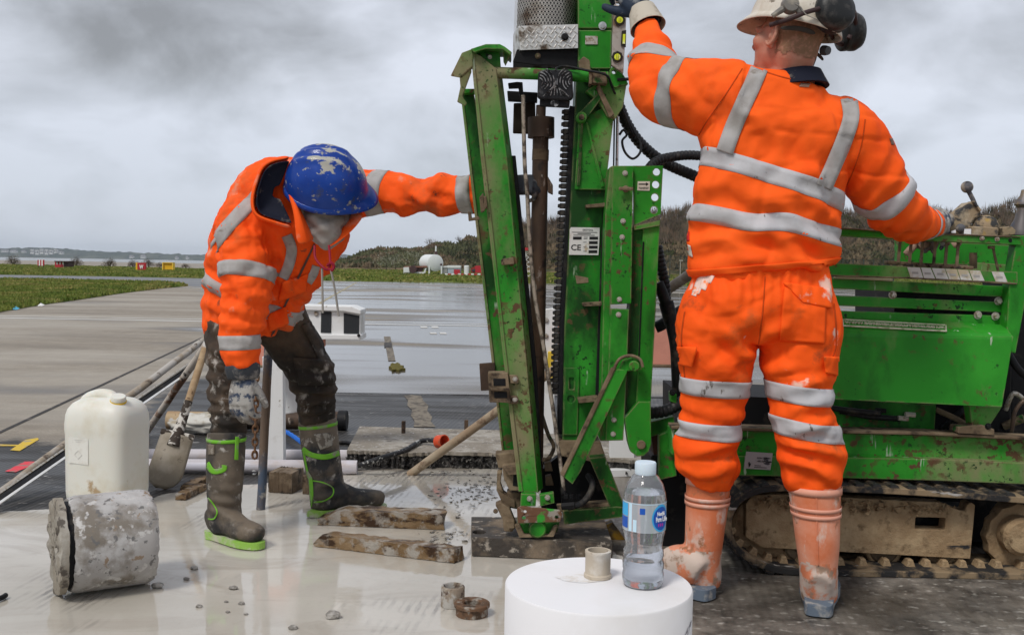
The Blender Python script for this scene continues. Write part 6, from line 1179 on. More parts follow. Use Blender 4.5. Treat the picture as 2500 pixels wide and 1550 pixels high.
cam_patch('boot_badge', bb, [(766, 1060), (806, 1056), (812, 1088), (782, 1098)], M('scuffed_badge', (0.30, 0.28, 0.24), 0.7, 0, [dict(c=(0.13, 0.11, 0.09), s=40, lo=0.48, hi=0.54, d=4)]), bL, 0.002, 0.001); cam_patch('boot_badge', bvh_of(bR), [(508, 1085), (524, 1085), (524, 1110), (508, 1110)], M('scuffed_badge2', (0.16, 0.13, 0.10), 0.7, 0, [dict(c=(0.26, 0.23, 0.19), s=60, lo=0.52, hi=0.56)]), bR, 0.002, 0.001)
# gloves
w1_ = at(594, 912, 2.80)
gl1 = hand('glove', w1_, (-0.06, -0.10, -1), (-0.35, -0.93, 0.1), (1, 0, 0), GLOVEM, p1, curls=[(28, 38, 25), (18, 32, 25), (14, 30, 22), (10, 26, 20)], size=1.13, spread=0.5, thumb=(0.75, 0.45, 0.5))
mb = MB(); loft(mb, [(at(590, 886, 2.80), 0.062, 0.056), (at(593, 905, 2.80), 0.064, 0.054), (at(594, 925, 2.80), 0.056, 0.042)], (1, 0, 0), 24, 4); skin('glove_cuff', mb, GLOVED, p1, 0.006, 2, folds([], [((30, 30, 30), 0.004)], seed=5))
w2_ = at(1240, 462, 2.885)
gl2 = hand('glove', w2_, (1, -0.14, 0.05), (0.12, -0.75, 0.65), (0, 0.4, 1), GLOVED, p1, curls=[(40, 62, 40), (42, 66, 42), (44, 66, 42), (46, 66, 40)], size=1.05, spread=0.3, thumb=(0.8, 0.35, 0.6), tcurl=40)
for c in gl2.data.vertices: c.co += Vector((-0.012, -0.02, 0.01))
# visitor lanyard hanging from the neck
LAN = M('red_lanyard', (0.26, 0.012, 0.03), 0.6); CORD = M('grey_cord', (0.30, 0.28, 0.25), 0.8)
lan = pipe('lanyard', [(768, 600, 2.74), (770, 630, 2.72), (788, 652, 2.70), (800, 658, 2.70), (806, 640, 2.70), (803, 600, 2.74)], 3, LAN, p1, 6); pipe('lanyard_knot', [(800, 648, 2.70), (808, 642, 2.69), (815, 650, 2.69), (810, 660, 2.69), (802, 656, 2.70)], 4, LAN, lan, 6)
for a in ([(786, 655, 2.71), (787, 700, 2.71), (788, 764, 2.71)], [(808, 660, 2.69), (818, 710, 2.70), (827, 772, 2.71)]): pipe('lanyard_cord', a, 3, CORD, lan, 6)

# ------------------------------------------------------------------ worker 2: back to the camera, left arm raised to the level, right hand on the levers
g_ = gnd(1860, 1470)
p2 = empty('person', (g_.x, g_.y, 0), 'worker in orange sweatshirt and trousers seen from behind, white helmet, one arm raised', 'person')
NECK2 = 0
torso2 = [RG(1869, 672, 2.39, 170, 106), RG(1866, 648, 2.39, 186, 116), RG(1862, 600, 2.39, 190, 116), RG(1862, 540, 2.385, 187, 114), RG(1874, 450, 2.38, 184, 114), RG(1893, 360, 2.375, 190, 116), RG(1908, 285, 2.37, 192, 110), RG(1918, 240, 2.365, 166, 92), RG(1932, 212, 2.36, 112, 74), RG(1938, 196, 2.36, 66, 56)]
armL2 = [RG(1800, 248, 2.37, 92, 92), RG(1725, 238, 2.38, 88, 86), RG(1660, 228, 2.40, 82, 80), RG(1612, 206, 2.43, 72, 72), RG(1592, 160, 2.47, 56, 58), RG(1588, 115, 2.51, 44, 46), RG(1582, 75, 2.55, 33, 36)]
armR2 = [RG(1975, 300, 2.37, 76, 80), RG(2058, 332, 2.375, 82, 84), RG(2118, 400, 2.39, 80, 78), RG(2158, 470, 2.41, 72, 70), RG(2188, 512, 2.44, 66, 64), RG(2228, 540, 2.52, 54, 52), RG(2262, 548, 2.60, 42, 42), RG(2276, 546, 2.64, 34, 34)]
legL2 = [RG(1800, 700, 2.39, 98, 100), RG(1759, 780, 2.395, 106, 108), RG(1747, 880, 2.40, 93, 96), RG(1742, 980, 2.41, 79, 84), RG(1730, 1060, 2.42, 75, 78), RG(1722, 1105, 2.425, 79, 78), RG(1738, 1140, 2.43, 70, 70), RG(1732, 1172, 2.44, 60, 60)]
legR2 = [RG(1915, 700, 2.385, 98, 100), RG(1947, 780, 2.38, 106, 108), RG(1948, 880, 2.375, 92, 96), RG(1953, 980, 2.37, 79, 84), RG(1968, 1060, 2.365, 78, 78), RG(1981, 1110, 2.365, 85, 80), RG(1982, 1150, 2.36, 77, 74), RG(1984, 1190, 2.36, 66, 64)]
hc2 = at(1922, 98, 2.37); fr2 = Vector((-0.66, 0.73, 0.17)).normalized(); up2 = Vector((0.16, 0.05, 1)); up2 = (up2 - fr2 * up2.dot(fr2)).normalized(); sd2 = fr2.cross(up2)
q2 = Matrix(((sd2.x, fr2.x, up2.x), (sd2.y, fr2.y, up2.y), (sd2.z, fr2.z, up2.z)))
mb = MB(); loft(mb, torso2[:-1], (1, 0, 0), 24, 4, 2.2, 0.80)
for l in (armL2, armR2): loft(mb, l, (0, 1, 0), 14, 4, 2, 0.66)
for l in (legL2, legR2): loft(mb, l, (1, 0, 0), 16, 4, 2, 0.70)
H_ = lambda x, y, z: hc2 + sd2 * x + fr2 * y + up2 * z
blob(mb, H_(0, -0.012, 0.025), (0.077, 0.098, 0.092), q2); blob(mb, H_(0, 0.022, -0.03), (0.068, 0.072, 0.085), q2); blob(mb, H_(0, 0.040, -0.078), (0.050, 0.048, 0.040), q2)       # skull, face, jaw
blob(mb, H_(0, 0.085, 0.018), (0.055, 0.016, 0.016), q2, 10); blob(mb, H_(0, 0.102, -0.022), (0.013, 0.020, 0.020), q2, 10); blob(mb, H_(0, 0.095, -0.002), (0.010, 0.012, 0.026), q2, 8)    # brow, nose
blob(mb, H_(0, 0.083, -0.062), (0.024, 0.012, 0.011), q2, 8); blob(mb, H_(0, 0.080, -0.095), (0.022, 0.016, 0.016), q2, 8)                                                        # lips, chin
for q in (-1, 1): blob(mb, H_(0.052 * q, 0.052, -0.022), (0.024, 0.030, 0.026), q2, 10)                                                                                                # cheeks
loft(mb, [(H_(0, -0.035, 0.01), 0.066, 0.070), (H_(0, -0.038, -0.05), 0.063, 0.066), (at(1932, 160, 2.37), 0.064, 0.066), (at(1926, 205, 2.375), 0.085, 0.075), (at(1922, 240, 2.38), 0.12, 0.08)], sd2, 24, 5)
body2 = skin('body', mb, SKINM, p2, 0.0065, 4)
EARM = SKINM
for q in (-1, 1):
    mb = MB(); c = H_(0.073 * q, -0.004, -0.010); o_ = sd2 * q; pts = []
    for a in range(-150, 131, 20): pts.append(c + o_ * (0.013 + 0.004 * math.cos(R(a))) + (-fr2) * (0.017 * math.cos(R(a)) - 0.002) + up2 * (0.031 * math.sin(R(a + 8))))
    loft(mb, [(p, 0.0055, 0.0055) for p in pts], up2, 10, 3); blob(mb, c + o_ * 0.006 - up2 * 0.030 - fr2 * 0.001, (0.006, 0.009, 0.010), q2, 8); blob(mb, c + o_ * 0.004, (0.007, 0.016, 0.026), q2, 10); blob(mb, c + o_ * 0.010 + fr2 * 0.008 - up2 * 0.004, (0.005, 0.005, 0.010), q2, 8)
    skin('ear', mb, SKINM, body2, 0.0022, 3)
EYEM = M('eye', (0.7, 0.7, 0.68), 0.2)
for q in (-1, 1): mb = MB(); blob(mb, H_(0.030 * q, 0.078, -0.002), (0.013, 0.012, 0.012), q2, 8); mb.build('eye', EYEM, body2, smooth=True)
HAIR = M('short_sandy_hair', (0.24, 0.135, 0.08), 0.8, 0, [dict(c=(0.36, 0.185, 0.125), s=70, lo=0.46, hi=0.62)], bump=[(500, 0.5, 0.002)])
hm_ = body2.data.copy(); hm_.name = 'hair'; bm = bmesh.new(); bm.from_mesh(hm_)     # cropped hair hugging the skull down to the nape
def hairy(c):
    q = c - hc2; x, y, z = q.dot(sd2), q.dot(fr2), q.dot(up2); n_ = 0.006 * math.sin(x * 90) + 0.004 * math.sin(y * 170)
    return (y < -0.012 + n_ and z > -0.060 + n_ + 0.25 * max(0, -y - 0.08)) or (y < 0.050 + n_ and z > 0.018)
bmesh.ops.delete(bm, geom=[f for f in bm.faces if not hairy(f.calc_center_median())], context='FACES')
for v in bm.verts: v.co += v.normal * 0.0022
bm.to_mesh(hm_); bm.free(); hm_.materials.clear(); hm_.materials.append(HAIR); link(bpy.data.objects.new('hair', hm_), body2)
# sweatshirt
fold2 = folds([(sh(1870, 640, 2.3), (0.25, 0, 1), 0.085, 0.012, 0.16), (sh(1990, 590, 2.3), (0.6, 0, 1), 0.07, 0.012, 0.13), (sh(1730, 600, 2.3), (-0.15, 0, 1), 0.09, 0.010, 0.13), (sh(1640, 230, 2.35), (0.8, 0, 0.6), 0.075, 0.008, 0.12), (sh(1600, 130, 2.45), (0.4, 0, 1), 0.055, 0.007, 0.09), (sh(1740, 330, 2.3), (0.75, 0, 0.7), 0.10, 0.010, 0.16),
               (sh(2170, 500, 2.4), (0.9, 0, -0.6), 0.075, 0.009, 0.13), (sh(2230, 545, 2.5), (1, 0, -0.1), 0.05, 0.007, 0.09), (sh(2040, 430, 2.3), (0.9, 0, 0.25), 0.10, 0.009, 0.16), (sh(1900, 330, 2.25), (0.4, 0, 1), 0.16, 0.006, 0.22), (sh(1890, 500, 2.25), (0.35, 0, 1), 0.11, 0.007, 0.2)],
              [((5, 5, 5), 0.009), ((14, 14, 14), 0.004)], 0.4, 12, [((6, 6, 4), 0.005), ((4, 6, 11), 0.005)])
mb = MB(); loft(mb, torso2, (1, 0, 0), 36, 5, 2.25, 0.955)
for l in (armL2, armR2): loft(mb, l, (0, 1, 0), 24, 5)
jk2 = skin('sweatshirt', mb, JK2, p2, 0.0065, 6, fold2); b2 = bvh_of(jk2)
for l, i, f_, wd in ((armL2, 2, 0.0, 0.052), (armL2, 3, 0.95, 0.046), (armR2, 3, -0.05, 0.056), (armR2, 5, 0.75, 0.040)):
    c, t = along(l, i, f_); t = Vector(t)
    if l is armL2 and i == 2: t += Vector((0, 0, -0.02))
    if l is armL2 and i == 3: t = Vector((0.06, 0.06, 0.13))
    ring_band('reflective_band', b2, c, t, wd, TAPE2 if l is armR2 else TAPE, jk2, rmax=0.2)
def px_plane(a, b, Y): t_ = at(*b, Y) - at(*a, Y); return Vector((-t_.z, 0, t_.x)).normalized()
n_a = px_plane((1702, 385), (2047, 498), 2.38); ring_band('reflective_band', b2, at(1876, 441, 2.38), n_a, 0.054, TAPE2, jk2, rmax=0.36, n=120)
n_b = px_plane((1679, 521), (2045, 580), 2.385); ring_band('reflective_band', b2, at(1863, 549, 2.385), n_b, 0.054, TAPE2, jk2, rmax=0.4, n=120, wave=lambda d: 0.008 * math.sin(d.x * 4.0 + 0.5) * (1 if d.y < 0 else 0.3))
cam_strip('reflective_brace', b2, [(1857, 160), (1838, 205), (1812, 262), (1788, 318), (1769, 372)], 42, TAPE, jk2, n=40); cam_strip('reflective_brace', b2, [(2072, 240), (2078, 285), (2062, 340), (2036, 402), (2012, 458)], 40, TAPE, jk2, n=40)
nc = at(1936, 192, 2.368); nax = Vector((-0.10, 0.10, 1)).normalized(); mb = MB(); mb.lathe(nc - nax * 0.036, nax, [(0.104, 0.0), (0.094, 0.024), (0.085, 0.048), (0.081, 0.050), (0.079, 0.046), (0.090, 0.0)], 40, close=True); mb.build('collar', NAVY, p2, smooth=True, auto=60)
for q in ([(1948, 216), (1964, 208), (1960, 203), (1944, 211)][::-1],): cam_patch('back_logo', b2, [(1955, 203), (1978, 205), (1974, 214), (1951, 212)], M('grey_logo', (0.45, 0.28, 0.20), 0.6), jk2, 0.002, 0.001)
cam_patch('sleeve_logo', b2, [(2172, 338), (2182, 338), (2188, 354), (2176, 354)], M('grey_logo2', (0.20, 0.12, 0.09), 0.6), jk2, 0.002, 0.001)
cam_patch('red_label', b2, [(1674, 566), (1683, 566), (1683, 588), (1675, 590)], M('red_label', (0.5, 0.02, 0.02), 0.6), jk2, 0.002, 0.002); cam_patch('care_label', b2, [(1676, 596), (1686, 600), (1692, 628), (1682, 624)], M('white_label_cloth', (0.62, 0.58, 0.5), 0.8), jk2, 0.003, 0.002)
# hem roll with elastic
ring_band('hem', b2, at(1868, 652, 2.39), Vector((-0.10, 0, 1)), 0.022, JK2, jk2, off=0.006, rmax=0.35, n=100)
# trousers
fold3 = folds([(sh(1730, 1100, 2.4), (-0.1, 0, 1), 0.075, 0.013, 0.10), (sh(1980, 1110, 2.3), (0.25, 0, 1), 0.08, 0.014, 0.11), (sh(1740, 1010, 2.4), (0.2, 0, 1), 0.06, 0.006, 0.12), (sh(1990, 1000, 2.3), (-0.3, 0, 1), 0.06, 0.007, 0.12), (sh(1800, 860, 2.3), (0.6, 0, 1), 0.09, 0.009, 0.13), (sh(1880, 860, 2.3), (-0.6, 0, 1), 0.09, 0.009, 0.13), (sh(1760, 760, 2.3), (1, 0, 0.4), 0.13, 0.007, 0.16), (sh(1868, 668, 2.3), (1, 0, 0), 0.030, 0.0035, 0.10), (sh(1760, 662, 2.3), (1, 0, 0.1), 0.032, 0.003, 0.08), (sh(1970, 668, 2.3), (1, 0, -0.1), 0.032, 0.003, 0.08)],
              [((6, 6, 6), 0.009), ((16, 16, 16), 0.004)], 0.4, 31, [((7, 7, 4), 0.0045), ((4, 7, 12), 0.005)])
mb = MB(); loft(mb, [RG(1866, 632, 2.39, 148, 94), RG(1864, 680, 2.39, 163, 102), RG(1857, 745, 2.39, 180, 112), RG(1852, 800, 2.39, 176, 102), RG(1850, 838, 2.39, 120, 76)], (1, 0, 0), 32, 5, 2.5)
for l in (legL2, legR2): loft(mb, l, (1, 0, 0), 26, 5, 2.1, 0.955)
tr2 = skin('trousers', mb, TR2, p2, 0.0065, 5, fold3); b3 = bvh_of(tr2)
for (l, i, f_, wd, t_) in ((legL2, 2, 0.62, 0.052, (0.04, 0, 1)), (legL2, 3, 0.82, 0.052, (0.05, 0, 1)), (legR2, 2, 0.78, 0.054, (0.10, 0, 1)), (legR2, 3, 0.80, 0.054, (0.14, 0, 1))):
    c, t = along(l, i, f_); ring_band('reflective_band', b3, c, t_, wd, TAPE2, tr2, rmax=0.14, n=80, off=0.004, rows=6)
cam_patch('back_pocket', b3, [(1916, 700), (2016, 716), (2012, 838), (1904, 830)], TR2, tr2); cam_patch('pocket_flap', b3, [(1912, 690), (2026, 706), (2030, 752), (1962, 738)], TR2, tr2, 0.010)
cam_patch('cargo_pocket_flap', b3, [(1652, 846), (1702, 848), (1690, 896), (1650, 888)], TR2, tr2, 0.012); cam_patch('cargo_pocket_flap', b3, [(2010, 870), (2050, 872), (2048, 918), (2016, 910)], TR2, tr2, 0.012)

WST = M('whitewash_stain', (0.83, 0.62, 0.54), 0.8, 0, [dict(c=(0.95, 0.25, 0.08), s=30, lo=0.54, hi=0.62)])

for ln_, wd_ in (([(1722, 646), (1712, 680), (1698, 716)], 18), ([(1736, 642), (1728, 672), (1714, 706)], 18), ([(1748, 648), (1742, 668), (1730, 690)], 10), ([(1704, 690), (1694, 722)], 12)): cam_strip('whitewash_smear', b3, ln_, wd_, WST, tr2, 0.0015, n=12)
 
SEAMO = M('orange_seam', (0.55, 0.065, 0.006), 0.8)
for ln_ in ([(1868, 676), (1862, 760), (1852, 840), (1848, 880)], [(1672, 760), (1664, 830), (1672, 920)], [(2036, 740), (2042, 830), (2034, 870)]): cam_strip('trouser_seam', b3, ln_, 3, SEAMO, tr2, 0.001, n=24, rows=1)
for ln_ in ([(1812, 168), (1772, 230), (1730, 290), (1706, 330)], [(2112, 292), (2104, 350), (2086, 410), (2068, 452)], [(1846, 168), (1900, 186), (1960, 200), (2010, 214)]): cam_strip('shirt_seam', b2, ln_, 2.5, SEAMO, jk2, 0.001, n=24, rows=1)
# boots
OB = M('orange_rubber_boot', (0.62, 0.175, 0.075), 0.42, 0, [dict(c=(0.70, 0.30, 0.19), s=5, lo=0.42, hi=0.62, d=7), dict(c=(0.66, 0.52, 0.44), s=22, st=(1, 1, 0.5), lo=0.56, hi=0.64, d=8, r=0.7, m=(5, 0.45, 0.62)), dict(c=(0.33, 0.15, 0.08), s=14, lo=0.64, hi=0.70, off=7, d=7)], bump=[(50, 0.2, 0.003)])
OBR = M('pale_boot_rib', (0.70, 0.33, 0.23), 0.45, 0, [dict(c=(0.66, 0.48, 0.40), s=20, lo=0.55, hi=0.68, d=7)])
OBF = M('cement_splashed_foot', (0.56, 0.45, 0.38), 0.6, 0, [dict(c=(0.60, 0.20, 0.10), s=11, lo=0.50, hi=0.58, d=7), dict(c=(0.30, 0.20, 0.14), s=18, lo=0.58, hi=0.66, off=4, d=7)], bump=[(50, 0.4, 0.004)])
BSOLE = M('grey_blue_sole', (0.12, 0.15, 0.19), 0.7, 0, [dict(c=(0.33, 0.32, 0.30), s=22, lo=0.5, hi=0.64, d=6)])
h3 = gnd(1726, 1464); h4 = gnd(1998, 1500)
t3 = h3 + Vector((-0.66, 0.70, 0)).normalized() * 0.285; t4 = h4 + Vector((0.30, 0.95, 0)) * 0.29
h3 = h3 + (t3 - h3) * 0.05
bO1 = boot('boot', [RG(1731, 1163, 2.445, 55, 55), RG(1726, 1230, 2.445, 52, 53), RG(1720, 1300, 2.445, 48, 50), RG(1716, 1360, 2.45, 45, 48), RG(1716, 1400, 2.455, 46, 48), RG(1718, 1425, 2.46, 42, 45)], (h3, t3, 0.050, 0.082), (OB, BSOLE), p2, solez=0.034, disp=folds([], [((12, 12, 12), 0.004)], 0.3, 2))
bO2 = boot('boot', [RG(1988, 1182, 2.36, 65, 60), RG(1992, 1250, 2.355, 58, 58), RG(1996, 1320, 2.35, 53, 56), RG(1998, 1385, 2.35, 46, 50), RG(1999, 1430, 2.36, 46, 48), RG(2000, 1455, 2.37, 44, 46)], (h4, t4, 0.054, 0.085), (OB, BSOLE), p2, solez=0.034, disp=folds([], [((12, 12, 12), 0.004)], 0.3, 2))
for b_, cs in ((bO1, ((1731, 1172, 2.445, 0.020), (1728, 1212, 2.445, 0.012), (1727, 1225, 2.445, 0.012))), (bO2, ((1988, 1192, 2.36, 0.022), (1990, 1236, 2.355, 0.012), (1991, 1252, 2.355, 0.012)))):
    bb = bvh_of(b_)
    for x, y, Y, wd in cs: ring_band('boot_rib', bb, at(x, y, Y), (0.0, 0, 1), wd, OBR, b_, off=0.004, rmax=0.15, rows=2)
    b_.data.materials.append(OBF)
    zc = np.array([p.center.z for p in b_.data.polygons]); nz = fbm(np.array([p.center[:] for p in b_.data.polygons]) * 22, 3, 4); b_.data.polygons.foreach_set('material_index', ((zc + nz * 0.035) < 0.145).astype(np.int32))
cam_strip('boot_seam', bvh_of(bO2), [(1992, 1190), (1994, 1260), (1996, 1330), (1998, 1380)], 3, OB, bO2, 0.002)
# helmet with ear defenders
WHITEH = M('grubby_white_helmet', (0.62, 0.57, 0.49), 0.45, 0, [dict(c=(0.48, 0.41, 0.31), s=8, lo=0.48, hi=0.66, d=7), dict(c=(0.20, 0.16, 0.12), s=34, lo=0.64, hi=0.70, d=6)], bump=[(50, 0.12, 0.003)])
uph = (up2 + fr2 * -0.10).normalized()
hel2, (s2_, f2_, u2_) = helmet_mesh('helmet', H_(0, -0.012, 0.048), fr2 + up2 * 0.05, uph, WHITEH, p2, L=0.142, W=0.116, H=0.140, peak=0.040, rim=0.010, ridges=[(0.0, 0.02, -0.7, 0.6)], rh=0.005)
hk = lambda x, y, z: H_(0, -0.012, 0.048) + s2_ * x + f2_ * y + u2_ * z
DKB = M('black_ear_defender', (0.020, 0.021, 0.022), 0.42, 0, [dict(c=(0.075, 0.07, 0.065), s=22, lo=0.50, hi=0.66, d=7)], bump=[(60, 0.3, 0.003)])
q3 = Matrix(((s2_.x, f2_.x, u2_.x), (s2_.y, f2_.y, u2_.y), (s2_.z, f2_.z, u2_.z)))
em = empty  # ear defenders are clipped to the helmet
tgt = at(2038, 26, 2.27)
def cup(c, axis, r, dpt, parent):
    mb_ = MB(); ax = Vector(axis).normalized(); mb_.lathe(c, ax, [(0, dpt * 0.62), (r * 0.5, dpt * 0.60), (r * 0.85, dpt * 0.46), (r, dpt * 0.15), (r * 1.0, -dpt * 0.1), (r * 0.94, -dpt * 0.3), (r * 0.98, -dpt * 0.36), (r * 0.98, -dpt * 0.58), (r * 0.85, -dpt * 0.65), (0, -dpt * 0.65)], 28); return mb_.build('ear_cup', DKB, parent, auto=60)
cL = cup(tgt, Vector((0.25, -0.9, 0.25)), 0.062, 0.055, hel2); cR = cup(at(2078, 78, 2.44), Vector((0.95, 0.15, 0.10)), 0.060, 0.055, hel2)
STRAP = M('brown_black_strap', (0.05, 0.03, 0.03), 0.5)
pipe('ear_cup_arm', [(1880, 62, 2.27), (1925, 48, 2.245), (1965, 32, 2.24), (2000, 22, 2.25)], 6, STRAP, hel2, 8); pipe('ear_cup_arm', [(2085, 30, 2.36), (2088, 60, 2.40), (2072, 95, 2.40)], 6, STRAP, hel2, 8)
mb = MB(); c = at(1930, 12, 2.245); mb.lathe(c, (0, -1, 0.1), [(0, 0.014), (0.022, 0.012), (0.026, 0.0), (0.026, -0.012)], 18); mb.tube([c + Vector((-0.02, 0, -0.012)), c + Vector((-0.05, 0.005, -0.032))], [0.010, 0.007], 8); mb.tube([c + Vector((0.02, 0, -0.01)), c + Vector((0.028, 0, -0.026))], [0.011, 0.009], 8); mb.build('lamp_clip', M('grey_plastic_clip', (0.17, 0.16, 0.145), 0.5, 0, [dict(c=(0.30, 0.27, 0.22), s=30, lo=0.5, hi=0.65)]), hel2, auto=40)
pipe('helmet_wire', [(1942, 10, 2.235), (1955, 18, 2.235), (1968, 36, 2.235), (1995, 48, 2.235)], 1.2, CORD, hel2, 6)
sheet('neck_harness', [[(1952, 66, 2.30), (1962, 100, 2.32), (1985, 122, 2.36)], [(1975, 66, 2.31), (1985, 100, 2.34), (2004, 118, 2.38)]], M('olive_strap', (0.20, 0.18, 0.13), 0.7), hel2, 0.004); sheet('brow_band', [[(1900, 64, 2.285), (1950, 60, 2.27), (1998, 76, 2.28)], [(1902, 76, 2.285), (1952, 74, 2.275), (1990, 92, 2.29)]], M('dark_strap', (0.05, 0.045, 0.04), 0.7), hel2, 0.004)
mb = MB(); mb.lathe(at(2016, 124, 2.36), (0.5, -0.8, -0.2), [(0, 0.012), (0.013, 0.010), (0.015, 0), (0.015, -0.012), (0, -0.012)], 14); mb.build('ratchet_knob', M('dark_grey_knob', (0.09, 0.10, 0.11), 0.5), hel2, auto=40)
sheet('nape_strap', [[(1985, 120, 2.35), (2004, 132, 2.37), (2014, 146, 2.40)], [(1978, 126, 2.36), (1998, 140, 2.38), (2008, 152, 2.41)]], M('dark_strap', (0.05, 0.045, 0.04), 0.7), hel2, 0.004)
pipe('headband_arm', [(2020, 60, 2.33), (2032, 90, 2.37), (2050, 108, 2.42), (2070, 108, 2.44)], 6, STRAP, hel2, 8)
# gloves
w3_ = at(1572, 34, 2.57)
gl3 = hand('glove', w3_, (-0.55, 0.15, 0.8), (0.2, -0.95, 0.0), (-1, 0, 0.2), M('navy_wet_glove', (0.02, 0.032, 0.055), 0.5, 0, [dict(c=(0.2, 0.21, 0.22), s=22, lo=0.60, hi=0.68)], bump=[(50, 0.4, 0.004)]), p2, curls=[(50, 50, 35)] * 4, size=1.1, spread=0.3, thumb=(0.7, 0.6, 0.4))
mb = MB(); c0, c1 = at(1580, 62, 2.555), at(1566, 22, 2.575); dv = (c1 - c0); 
mb.lathe(c0 - dv * 0.15, dv, [(0.058, 0), (0.060, 0.0), (0.052, dv.length * 0.55), (0.044, dv.length * 1.1), (0.040, dv.length * 1.1), (0.048, dv.length * 0.55), (0.056, 0.002), (0.058, 0)], 30); mb.build('glove_cuff', M('cream_canvas_cuff', (0.50, 0.45, 0.37), 0.8, 0, [dict(c=(0.33, 0.28, 0.21), s=16, lo=0.5, hi=0.65)]), p2, smooth=True, auto=60)
mb = MB(); loft(mb, [(at(1584, 80, 2.55), 0.042, 0.042), (at(1578, 55, 2.56), 0.038, 0.038), (at(1572, 34, 2.57), 0.034, 0.034)], (1, 0, 0), 18, 3); skin('inner_cuff', mb, NAVY, p2, 0.005, 2)
w4_ = at(2284, 545, 2.655)
gl4 = hand('glove', w4_, (0.35, 0.8, -0.2), (0.2, -0.2, 1), (-1, 0.3, 0), GLOVEM, p2, curls=[(45, 45, 30)] * 4, size=1.05, spread=0.3)
mb = MB(); loft(mb, [(at(2274, 547, 2.635), 0.048, 0.048), (at(2284, 543, 2.655), 0.052, 0.052), (at(2292, 541, 2.675), 0.046, 0.044)], (0, 0, 1), 18, 3); skin('glove_cuff', mb, GLOVEM, p2, 0.005, 2)

# ================================================================== THINGS ON AND AROUND THE APRON
# ---- concrete ledge behind the drilling place
LEDGE = M('broken_concrete_ledge', (0.235, 0.205, 0.165), 0.75, 0, [dict(c=(0.345, 0.315, 0.27), s=5, lo=0.45, hi=0.62, d=8), dict(c=(0.15, 0.13, 0.11), s=11, lo=0.54, hi=0.66, d=7), dict(c=(0.46, 0.44, 0.41), s=46, lo=0.62, hi=0.68)], bump=[(30, 0.5, 0.006), (110, 0.4, 0.003)])
LEDGEF = M('dark_broken_edge', (0.035, 0.033, 0.032), 0.6, 0, [dict(c=(0.15, 0.14, 0.13), s=40, lo=0.52, hi=0.62, d=5), dict(c=(0.33, 0.31, 0.28), s=52, lo=0.64, hi=0.68, off=4)], bump=[(55, 1.0, 0.015)])
le = empty('concrete_ledge', gnd(1050, 1140), 'raised concrete ledge with dark broken front edge behind the rig', 'ledge')
zl = 0.085
frt = [gnd(x, y) for x, y in ((846, 1140), (920, 1141), (1000, 1146), (1100, 1142), (1230, 1146), (1400, 1150), (1560, 1166), (1680, 1180))]; bck = [gnd(x, y, zl) for x, y in ((1680, 1062), (1250, 1050), (1060, 1046), (878, 1040))]
frt = [Vector((p.x, p.y, zl)) for p in frt]; bck = [Vector((p.x, p.y, zl)) for p in bck]
fine_f = []
rl = random.Random(5)
for a, b in zip(frt[:-1], frt[1:]):
    for k in range(14): p = a.lerp(b, k / 14); fine_f.append(p + Vector((0, rl.uniform(-0.012, 0.012), 0)))
fine_f.append(frt[-1])
mb = MB(); mb.plate(fine_f + bck, (0, 0, -0.018)); mb.build('ledge_top', LEDGE, le)
mb = MB(); mb.plate([p + Vector((0, 0.012, -0.0185)) for p in fine_f] + [p + Vector((0, 0, -0.0185)) for p in bck], (0, 0, -zl + 0.0185)); mb.build('ledge_face', LEDGEF, le)
mb = MB(); rl2 = random.Random(8)
for i in range(260):
    p = fine_f[rl2.randrange(len(fine_f))] + Vector((rl2.uniform(-0.02, 0.02), rl2.uniform(-0.004, 0.02), -rl2.uniform(0.02, 0.08))); r_ = rl2.uniform(0.006, 0.018)
    P_ = [p + Vector((rl2.uniform(-1, 1), rl2.uniform(-1, 1), rl2.uniform(-1, 1))).normalized() * r_ for k in range(6)]; mb.add(P_, [(0, 1, 2), (0, 2, 3), (0, 3, 4), (0, 4, 1), (5, 2, 1), (5, 3, 2), (5, 4, 3), (5, 1, 4)])
o = mb.build('exposed_aggregate', LEDGEF, le); o['kind'] = 'stuff'
for x, y in ((985, 1045), (1138, 1042)):
    mb = MB(); p = gnd(x, y + 12, zl); mb.box((p.x, p.y, zl + 0.035), (0.022, 0.022, 0.07)); o = mb.build('steel_dowel', RODM, None, bevel=0.003); tag(o, 'short dark steel dowel standing on the ledge, %s one' % ('left' if x < 1000 else 'right'), 'dowel', 'dowels on the ledge')
